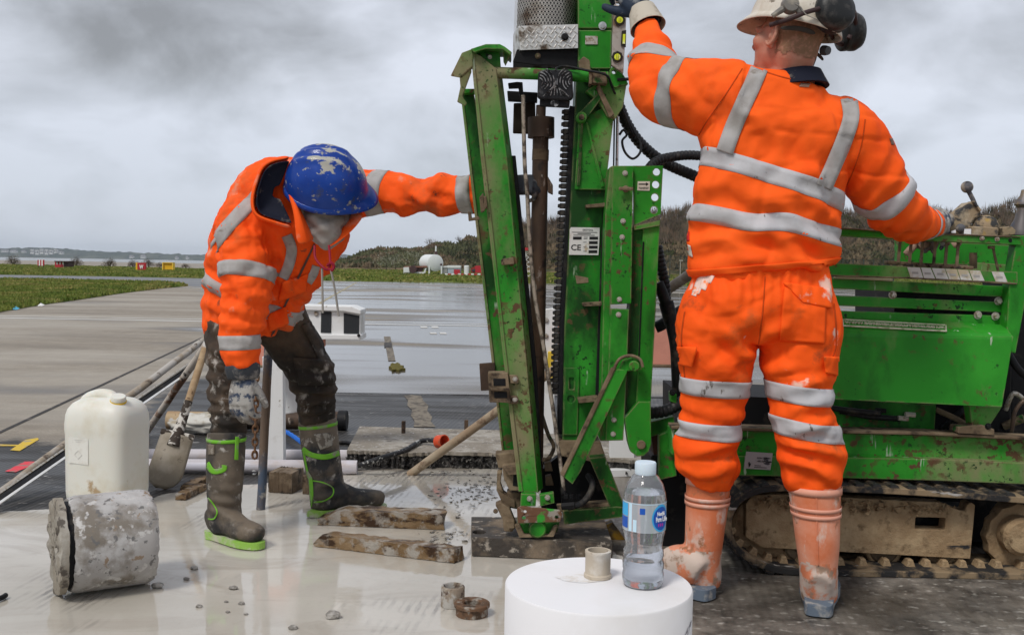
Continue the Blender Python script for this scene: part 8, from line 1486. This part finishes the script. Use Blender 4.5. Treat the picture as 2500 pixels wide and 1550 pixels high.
pz = gnd(1459, 1408, Zt); pk = empty('pipe_socket', (pz.x, pz.y, Zt), 'short mud smeared pipe socket standing on the white cylinder', 'pipe socket'); mb = MB(); mb.lathe((pz.x, pz.y, Zt + 0.001), (0, 0, 1), [(0.0185, 0), (0.0238, 0), (0.0238, 0.005), (0.0218, 0.007), (0.0218, 0.040), (0.0225, 0.041), (0.0225, 0.0455), (0.0178, 0.046), (0.0172, 0.03)], 32, close=True); mb.build('socket_wall', M('mud_smeared_plastic', (0.50, 0.43, 0.34), 0.6, 0, [dict(c=(0.20, 0.13, 0.075), s=18, lo=0.50, hi=0.60, d=7), dict(c=(0.62, 0.58, 0.52), s=12, lo=0.52, hi=0.62, off=6)]), pk, auto=40)
mb = MB(); mb.lathe((pz.x, pz.y, Zt + 0.002), (0, 0, 1), [(0, 0), (0.0172, 0), (0.0172, 0.03)], 24); mb.build('socket_core', M('brown_clay_core', (0.10, 0.055, 0.03), 0.8), pk)
# dark scuffs on the cylinder's side
SCF = M('grey_scuff', (0.30, 0.29, 0.31), 0.7, 0, [dict(c=(0.66, 0.65, 0.66), s=60, lo=0.48, hi=0.56, d=5)]); rsf = random.Random(12)
for (a_, h_, wa, hh_) in ((-28, 0.462, 5, 0.030), (-22, 0.470, 4, 0.012), (-12, 0.482, 3, 0.018), (-16, 0.425, 5, 0.030), (-140, 0.44, 3, 0.025), (-128, 0.40, 3, 0.05), (-75, 0.385, 3, 0.03), (-34, 0.438, 3, 0.02)):
    V_ = []
    for k in range(14): t = 2 * math.pi * k / 14; r_ = rsf.uniform(0.45, 1.0); a = R(a_ + wa * r_ * math.cos(t) + 0.3 * wa * math.sin(t)); V_.append((tcn_.x + (Rw + 0.0006) * math.cos(a), tcn_.y + (Rw + 0.0006) * math.sin(a), h_ + hh_ * 0.5 * r_ * math.sin(t)))
    mb = MB(); mb.add(V_, [tuple(range(14))]); mb.build('scuff', SCF, wc, recalc=False)
# bottle
bz = gnd(1569, 1427, Zt); bo = empty('water_bottle', (bz.x, bz.y, Zt), 'clear plastic water bottle with blue label on the white cylinder', 'bottle'); ks = tcn_.y / FPX * 1.0
prof_o = [(0.0, 0.004), (0.018, 0.002), (0.030, 0.0), (0.0335, 0.004), (0.0350, 0.012), (0.0350, 0.022), (0.0335, 0.026), (0.0350, 0.031), (0.0350, 0.040), (0.0325, 0.045), (0.0340, 0.051), (0.0338, 0.060), (0.0312, 0.066), (0.0318, 0.074), (0.0330, 0.082), (0.0352, 0.092), (0.0342, 0.096), (0.0358, 0.101), (0.0360, 0.145), (0.0345, 0.158), (0.0300, 0.172), (0.0225, 0.184), (0.0155, 0.190), (0.0150, 0.200)]
PET = M('clear_pet', (0.92, 0.95, 1.0), 0.05, 0, [], [], trans=0.86, ior=1.30, spec=0.5); WAT = M('bottled_water', (0.96, 0.985, 1.0), 0.0, 0, [], [], trans=1.0, ior=1.33)
rb_ = random.Random(4); mb = MB(); nB = 48; dent = lambda a, h: 1 - 0.030 * max(0, math.sin(3 * a + h * 70)) * (1 if 0.04 < h < 0.09 else 0.25)
def bottle_surf(scale_in, top):
    V_ = []
    for r_, h_ in prof_o[:top]:
        for k in range(nB): a = 2 * math.pi * k / nB; q = max(r_ * dent(a, h_) - scale_in, 0.0); V_.append((bz.x + q * math.cos(a), bz.y + q * math.sin(a), Zt + h_ + 0.0005 + (scale_in if h_ < 0.01 else 0)))
    m_ = len(V_) // nB; return V_, [(j * nB + k, j * nB + (k + 1) % nB, (j + 1) * nB + (k + 1) % nB, (j + 1) * nB + k) for j in range(m_ - 1) for k in range(nB)]
V, F = bottle_surf(0.0, len(prof_o)); mb.add(V, F); V, F = bottle_surf(0.0006, len(prof_o)); mb.add(V, [tuple(reversed(f)) for f in F]); mb.build('bottle_shell', PET, bo, smooth=True, auto=60, recalc=False)
V, F = bottle_surf(0.0011, 20); top_ = len(V) - nB; F += [tuple(top_ + k for k in range(nB))]; mb = MB(); mb.add(V, F); mb.build('water', WAT, bo, smooth=True, auto=40, recalc=False)
mb = MB(); mb.lathe((bz.x, bz.y, Zt + 0.188), (0, 0, 1), [(0.0148, 0), (0.0172, 0), (0.0178, 0.002), (0.0178, 0.019), (0.0168, 0.021), (0, 0.0215)], 36); mb.build('bottle_cap', M('pale_blue_cap', (0.62, 0.72, 0.80), 0.4, sss=0.1), bo, auto=40)
def curved(name, a0, a1, h0, h1, mat, r_=0.0366, n_=18, ell=False, off=0.0):
    mb_ = MB(); V_ = []; F_ = []
    if ell:
        for rr in (0.0, 0.5, 1.0):
            for k in range(28): t = 2 * math.pi * k / 28; a = (a0 + a1) / 2 + (a1 - a0) / 2 * rr * math.cos(t); h = (h0 + h1) / 2 + (h1 - h0) / 2 * rr * math.sin(t); V_.append((bz.x + (r_ + off) * math.cos(a), bz.y + (r_ + off) * math.sin(a), Zt + h))
        F_ = [(j * 28 + k, j * 28 + (k + 1) % 28, (j + 1) * 28 + (k + 1) % 28, (j + 1) * 28 + k) for j in range(2) for k in range(28)]
    else:
        for j in range(2):
            for k in range(n_ + 1): a = a0 + (a1 - a0) * k / n_; V_.append((bz.x + (r_ + off) * math.cos(a), bz.y + (r_ + off) * math.sin(a), Zt + (h0, h1)[j]))
        F_ = [(k, k + 1, n_ + 2 + k, n_ + 1 + k) for k in range(n_)]
    mb_.add(V_, F_); return mb_.build(name, mat, bo, smooth=True, recalc=False)
face = math.atan2(-bz.y, -bz.x)   # towards the camera
LBB = M('label_blue', (0.02, 0.10, 0.45), 0.35); LBC = M('label_cyan', (0.06, 0.42, 0.78), 0.35); LBL2 = M('label_pale', (0.55, 0.74, 0.86), 0.4); LBW = M('label_white', (0.85, 0.87, 0.9), 0.4); LBP = M('label_pink', (0.55, 0.03, 0.40), 0.4)
curved('label_film', face - R(95), face + R(95), 0.097, 0.146, M('clear_label_film', (0.80, 0.88, 0.95), 0.3, alpha=0.38), n_=36, off=-0.0003); curved('label_disc', face + R(20), face + R(78), 0.098, 0.144, LBC, ell=True); curved('label_disc_inner', face + R(24), face + R(74), 0.101, 0.140, LBB, ell=True, off=0.0003)
for a_, h_, s, sz in ((46, 0.1285, 'Nestlé', 0.0065), (48, 0.1195, 'Pure Life', 0.0085)):
    a = face + R(a_); o = (bz.x + 0.0376 * math.cos(a), bz.y + 0.0376 * math.sin(a), Zt + h_); text('lettering', s, LBW, bo, o, (-math.sin(a), math.cos(a), 0), (0, 0, 1), sz, 0.026 if sz > 0.007 else 0.017, 0.0002, 0.0003)
for q in (40, 47, 54): curved('label_dot', face + R(q - 2), face + R(q + 2), 0.107, 0.113, LBP, ell=True, off=0.0006)
curved('label_text_block', face - R(84), face - R(48), 0.122, 0.143, LBC, n_=8); curved('label_text_block', face - R(84), face - R(48), 0.102, 0.1205, LBB, n_=8); curved('label_stripe', face - R(44), face - R(34), 0.098, 0.145, LBL2, n_=4); curved('label_stripe', face - R(30), face - R(20), 0.098, 0.118, LBL2, n_=4); curved('label_mark', face - R(12), face + R(2), 0.128, 0.138, LBB, n_=4); curved('label_edge', face - R(90), face + R(90), 0.1440, 0.1450, LBL2, n_=30)
# ---- stones, debris and litter
STN = M('wet_stone_chip', (0.20, 0.185, 0.165), 0.5, 0, [dict(c=(0.36, 0.34, 0.31), s=30, lo=0.5, hi=0.62)], bump=[(60, 0.4, 0.003)])
def chip(px, py, r_, seed):
    rr_ = random.Random(seed); p = gnd(px, py); bm = bmesh.new(); bmesh.ops.create_icosphere(bm, subdivisions=2, radius=1.0)
    for v in bm.verts: k = 1 + rr_.uniform(-0.16, 0.16); v.co = Vector((p.x + v.co.x * r_ * 1.15 * k, p.y + v.co.y * r_ * 0.9 * k, max(r_ * 0.45 + v.co.z * r_ * 0.6 * k, 0.001)))
    me_ = bpy.data.meshes.new('stone_chip'); bm.to_mesh(me_); bm.free(); me_.materials.append(STN); o_ = bpy.data.objects.new('stone_chip', me_); COL.objects.link(o_); return o_
for i, (x, y, r_, lb) in enumerate(((384, 1434, 0.017, 'pale stone chip just right of the concrete core'), (812, 1508, 0.020, 'largest stone chip near the bottom edge of the slurry'), (474, 1390, 0.012, 'small stone chip left below the near boot'))): tag(chip(x, y, r_, i), lb, 'stone')
for i, (x, y) in enumerate(((552, 1470), (590, 1475), (570, 1438), (556, 1495), (486, 1482), (715, 1535), (600, 1500), (455, 1415))): tag(chip(x, y, 0.006 + 0.003 * (i % 3), 20 + i), 'tiny dark stone chip scattered in the slurry', 'stone', 'tiny chips in the slurry')
mb = MB(); rd = random.Random(6)
for i in range(240):
    if i < 150: x, y = rd.gauss(1150, 45), rd.gauss(1200, 22)
    elif i < 200: x, y = rd.gauss(1080, 30), rd.gauss(1308, 10)
    else: x, y = rd.uniform(900, 1230), rd.uniform(1150, 1165)
    p = gnd(x, y); r_ = rd.uniform(0.003, 0.011)
    P_ = [p + Vector((rd.uniform(-1, 1), rd.uniform(-1, 1), 0)) * r_ * 1.6 + Vector((0, 0, rd.uniform(0.0, 1) * r_)) for k in range(5)]; mb.add(P_, [(0, 1, 2), (0, 2, 3), (0, 3, 4), (1, 2, 4), (2, 3, 4)])
o = mb.build('rubble_crumbs', MATS['wet_stone_chip'], None); tag(o, 'dark crumbs of rubble scattered over the slurry by the rig', 'rubble', kind='stuff')
for x, y, mt_, lb in ((36, 757, M('blue_litter', (0.10, 0.42, 0.62), 0.5), 'scrap of blue litter at the grass edge'), (98, 748, M('white_litter', (0.75, 0.75, 0.74), 0.5), 'scrap of white litter at the grass edge')):
    p = gnd(x, y); mb = MB(); mb.add([p + Vector(q) for q in ((-0.06, 0, 0.01), (0.05, -0.02, 0.01), (0.07, 0.06, 0.03), (-0.03, 0.08, 0.05), (0.0, 0.03, 0.07), (0.01, 0.01, 0.0))], [(0, 1, 4), (1, 2, 4), (2, 3, 4), (3, 0, 4), (0, 5, 1), (1, 5, 2), (2, 5, 3), (3, 5, 0)]); tag(mb.build('litter', mt_, None), lb, 'litter')
mb = MB(); c = gnd(205, 770); 
hosething('black_hose_end', [gnd(-90, 1500, 0.01), gnd(-30, 1470, 0.01), gnd(4, 1458, 0.01), gnd(14, 1452, 0.01)], 0.008, BLACKRUB, 'black hose end at the lower left edge', 'hose')
# ---- signs and plant far off
SR = M('sign_red', (0.42, 0.03, 0.04), 0.6); SW = M('sign_white', (0.75, 0.74, 0.72), 0.6); SY = M('sign_yellow', (0.75, 0.42, 0.02), 0.6); SD = M('sign_dark', (0.07, 0.04, 0.04), 0.7)
e_ = empty('striped_board', at(100, 648, 62), 'small red and white striped board on the far grass', 'sign')
for i in range(5): tp('stripe', [(91.5 + i * 3.2, 634.5), (94.7 + i * 3.2, 634.5), (94.7 + i * 3.2, 648.5), (91.5 + i * 3.2, 648.5)], 62, 0.08, SR if i % 2 == 0 else SW, e_, 0)
tp('leg', [(93, 648), (94, 648), (94, 656), (93, 656)], 62.1, 0.05, SD, e_, 0); tp('leg', [(105, 648), (106, 648), (106, 656), (105, 656)], 62.1, 0.05, SD, e_, 0)
e_ = empty('striped_hut', at(150, 651, 60), 'red and white striped hut with dark roof on the far grass', 'hut')
for i in range(6): tp('stripe', [(134 + i * 3.6, 639), (137.6 + i * 3.6, 639), (137.6 + i * 3.6, 652), (134 + i * 3.6, 652)], 60, 0.6, SR if i % 2 == 0 else SW, e_, 0)
tp('end_wall', [(155.6, 639), (167, 639), (167, 651), (155.6, 652)], 60, 1.0, SD, e_, 0); tp('roof', [(132, 637), (168, 637.5), (168, 639.5), (132, 639.3)], 59.8, 1.3, SD, e_, 0); tp('red_box', [(135, 646), (148, 646), (148, 652.5), (135, 652.5)], 58, 0.5, SR, e_, 0)
e_ = empty('letter_sign', at(344, 659, 60), 'red sign with a white letter W on the far grass', 'sign'); tp('sign_face', [(335.5, 641.5), (355.5, 641.5), (355, 659), (335.5, 659)], 60, 0.2, SR, e_, 0); tp('sign_side', [(331.5, 641), (335.2, 641.5), (335.2, 659), (331.5, 658)], 60, 0.3, SY, e_, 0); ptext('lettering', 'W', 345, 652, 59.98, 9, 10, SW, e_, bold=0.02, ext=0.01)
e_ = empty('box_sign', at(409, 658, 60), 'yellow box shaped sign on the far grass', 'sign'); tp('sign_face', [(398, 641.5), (421, 642), (421, 658), (398, 658)], 60, 0.5, SY, e_, 0)
for q in ([(396, 641), (398, 641), (398, 659), (396, 659)], [(420, 641.5), (422, 641.5), (422, 659), (420, 659)], [(396, 640.5), (422, 641), (422, 642.5), (396, 642)]): tp('sign_frame', q, 59.9, 0.5, M('sign_yellow_light', (0.85, 0.55, 0.06), 0.6), e_, 0)
# tank and site plant on the far side of the grass
TW = M('tank_white', (0.66, 0.68, 0.68), 0.5); Yt = 66
e_ = empty('storage_tank', at(1065, 668, Yt), 'white horizontal storage tank on legs beyond the runway', 'tank'); c = at(1064, 642, Yt); rT = 20.5 * pxm(Yt); ax = Vector((-0.55, 1.0, 0)).normalized()
mb = MB(); mb.lathe(c, ax, [(0, -0.05), (rT * 0.7, -0.04), (rT, 0.05), (rT, 1.9), (rT * 0.7, 2.0), (0, 2.05)], 36); mb.build('tank_shell', TW, e_, auto=40)
for q in ((1048, 650), (1078, 650)): mb = MB(); p = at(q[0], q[1], Yt - 0.2); mb.box((p.x, p.y, p.z / 2), (0.12, 0.12, p.z)); mb.build('leg', TW, e_)
for q in ((1052, 646), (1077, 646)): mb = MB(); p = at(q[0], q[1], Yt - 0.06); mb.lathe(p, (0, -1, 0), [(0, 0.02), (0.09, 0.02), (0.10, 0)], 8); mb.build('fitting', SD, e_)
mb = MB(); p = at(1064, 622, Yt + 0.3); mb.tube([p, p + Vector((0, 0, 0.75))], 0.07, 8); mb.build('vent_pipe', TW, e_); mb = MB(); mb.box(p + Vector((0.02, 0, 0.1)), (0.25, 0.2, 0.35)); mb.build('valve', SD, e_)
e_ = empty('skid_frame', at(1005, 667, Yt), 'brown skid frame with a round drum left of the tank', 'machine'); tp('skid_beam', [(986, 650), (1048, 649), (1048, 653), (986, 654)], Yt, 0.8, M('brown_steel', (0.22, 0.10, 0.07), 0.7), e_, 0); tp('skid_base', [(985, 664), (1036, 664), (1036, 668), (985, 668)], Yt, 0.9, TW, e_, 0); tp('cab', [(985, 653), (998, 652), (1000, 665), (985, 665)], Yt - 0.2, 0.5, TW, e_, 0); mb = MB(); mb.lathe(at(1008, 658, Yt - 0.3), (0, 1, 0), [(0, 0), (0.30, 0), (0.32, 0.05), (0.32, 0.3), (0, 0.3)], 20); mb.build('drum', SD, e_); tp('skid_fill', [(1012, 653), (1034, 653), (1030, 664), (1014, 664)], Yt + 0.1, 0.3, SD, e_, 0)
for q in ([(1034, 664), (1038, 655), (1041, 655), (1038, 667)],): tp('ladder', q, Yt - 0.2, 0.1, TW, e_, 0)
e_ = empty('grey_cabin', at(1108, 668, Yt), 'pale blue grey cabin with white roof right of the tank', 'cabin'); tp('wall', [(1093, 653), (1124, 653), (1124, 668), (1093, 668)], Yt, 1.4, M('cabin_blue', (0.36, 0.42, 0.48), 0.6), e_, 0); tp('roof', [(1092, 648), (1124.5, 648), (1124.5, 654), (1092, 654)], Yt - 0.05, 1.5, TW, e_, 0); tp('door', [(1108, 658), (1123, 658), (1123, 668), (1108, 668)], Yt - 0.06, 0.05, SR, e_, 0)
e_ = empty('grey_container', at(1086, 668, Yt), 'low grey container immediately right of the tank', 'container'); tp('wall', [(1078, 654), (1092, 652), (1092, 668), (1078, 668)], Yt + 0.4, 1.0, M('container_grey', (0.34, 0.34, 0.33), 0.7), e_, 0); tp('roof', [(1078, 650), (1092, 649), (1092, 653), (1078, 654)], Yt + 0.35, 1.1, TW, e_, 0)
e_ = empty('upright_drum', at(1139, 668, Yt), 'upright white drum with thin mast beyond the runway', 'drum'); mb = MB(); p = at(1139, 668, Yt); mb.lathe((p.x, p.y, 0), (0, 0, 1), [(0, 0), (0.22, 0), (0.22, 0.82), (0.18, 0.86), (0, 0.87)], 20); mb.build('drum_shell', TW, e_, auto=40); mb = MB(); mb.tube([(p.x - 0.12, p.y, 0.8), (p.x - 0.12, p.y, 1.55)], 0.02, 6); mb.build('mast', SD, e_)
e_ = empty('red_machine', at(1166, 669, Yt), 'red site machine near the mast beyond the runway', 'machine'); tp('body', [(1160, 649), (1180, 648), (1182, 666), (1160, 666)], Yt, 0.9, SR, e_, 0); tp('engine', [(1150, 655), (1160, 650), (1160, 666), (1150, 666)], Yt + 0.1, 0.7, M('dark_red', (0.25, 0.04, 0.03), 0.7), e_, 0); tp('lamp', [(1177, 654), (1180, 654), (1180, 657), (1177, 657)], Yt - 0.05, 0.04, SW, e_, 0); tp('window', [(1152, 658), (1160, 657), (1160, 663), (1152, 663)], Yt - 0.02, 0.05, PANE, e_, 0)
for i, x in enumerate(range(1086, 1190, 8)):
    o = tp('barrier_block', [(x, 668), (x + 7, 668), (x + 7, 672), (x, 672)], 63, 0.25, SR if i % 2 else SW, None, 0.02); tag(o, 'red water filled barrier block in the far row' if i % 2 else 'white water filled barrier block in the far row', 'barrier', 'barrier blocks beyond the runway')
e_ = empty('lattice_mast', at(1290, 690, 58), 'small red and white lattice mast seen between rod and channel', 'mast'); mb = MB(); p = at(1290, 690, 58)
for z in range(6):
    for s in (-1, 1): mb.tube([(p.x + 0.22 * s, p.y, z * 0.35), (p.x - 0.22 * s, p.y, z * 0.35 + 0.35)], 0.02, 5)
for s in (-1, 1): mb.tube([(p.x + 0.22 * s, p.y, 0), (p.x + 0.22 * s, p.y, 2.1)], 0.025, 5)
mb.build('lattice', SW, e_); mb = MB(); mb.box((p.x, p.y, 2.2), (0.6, 0.5, 0.2)); mb.build('head', SR, e_)

# ---- haze: closed box of pale air round everything on the ground, sky outside
hb_ = MB(); hb_.box((0, 2100, 22), (9000, 4600, 56)); hzo = hb_.build('haze', [], None); hzo['kind'] = 'stuff'; hzo['label'] = 'thin grey damp air over the estuary'
hm = bpy.data.materials.new('haze_air'); hm.use_nodes = True; nt = hm.node_tree; nt.nodes.clear(); ho = N('ShaderNodeOutputMaterial'); pv = N('ShaderNodeVolumePrincipled'); pv.inputs['Color'].default_value = (0.80, 0.90, 1.0, 1); pv.inputs['Density'].default_value = 0.00013; nt.links.new(pv.outputs[0], ho.inputs['Volume']); hzo.data.materials.append(hm)
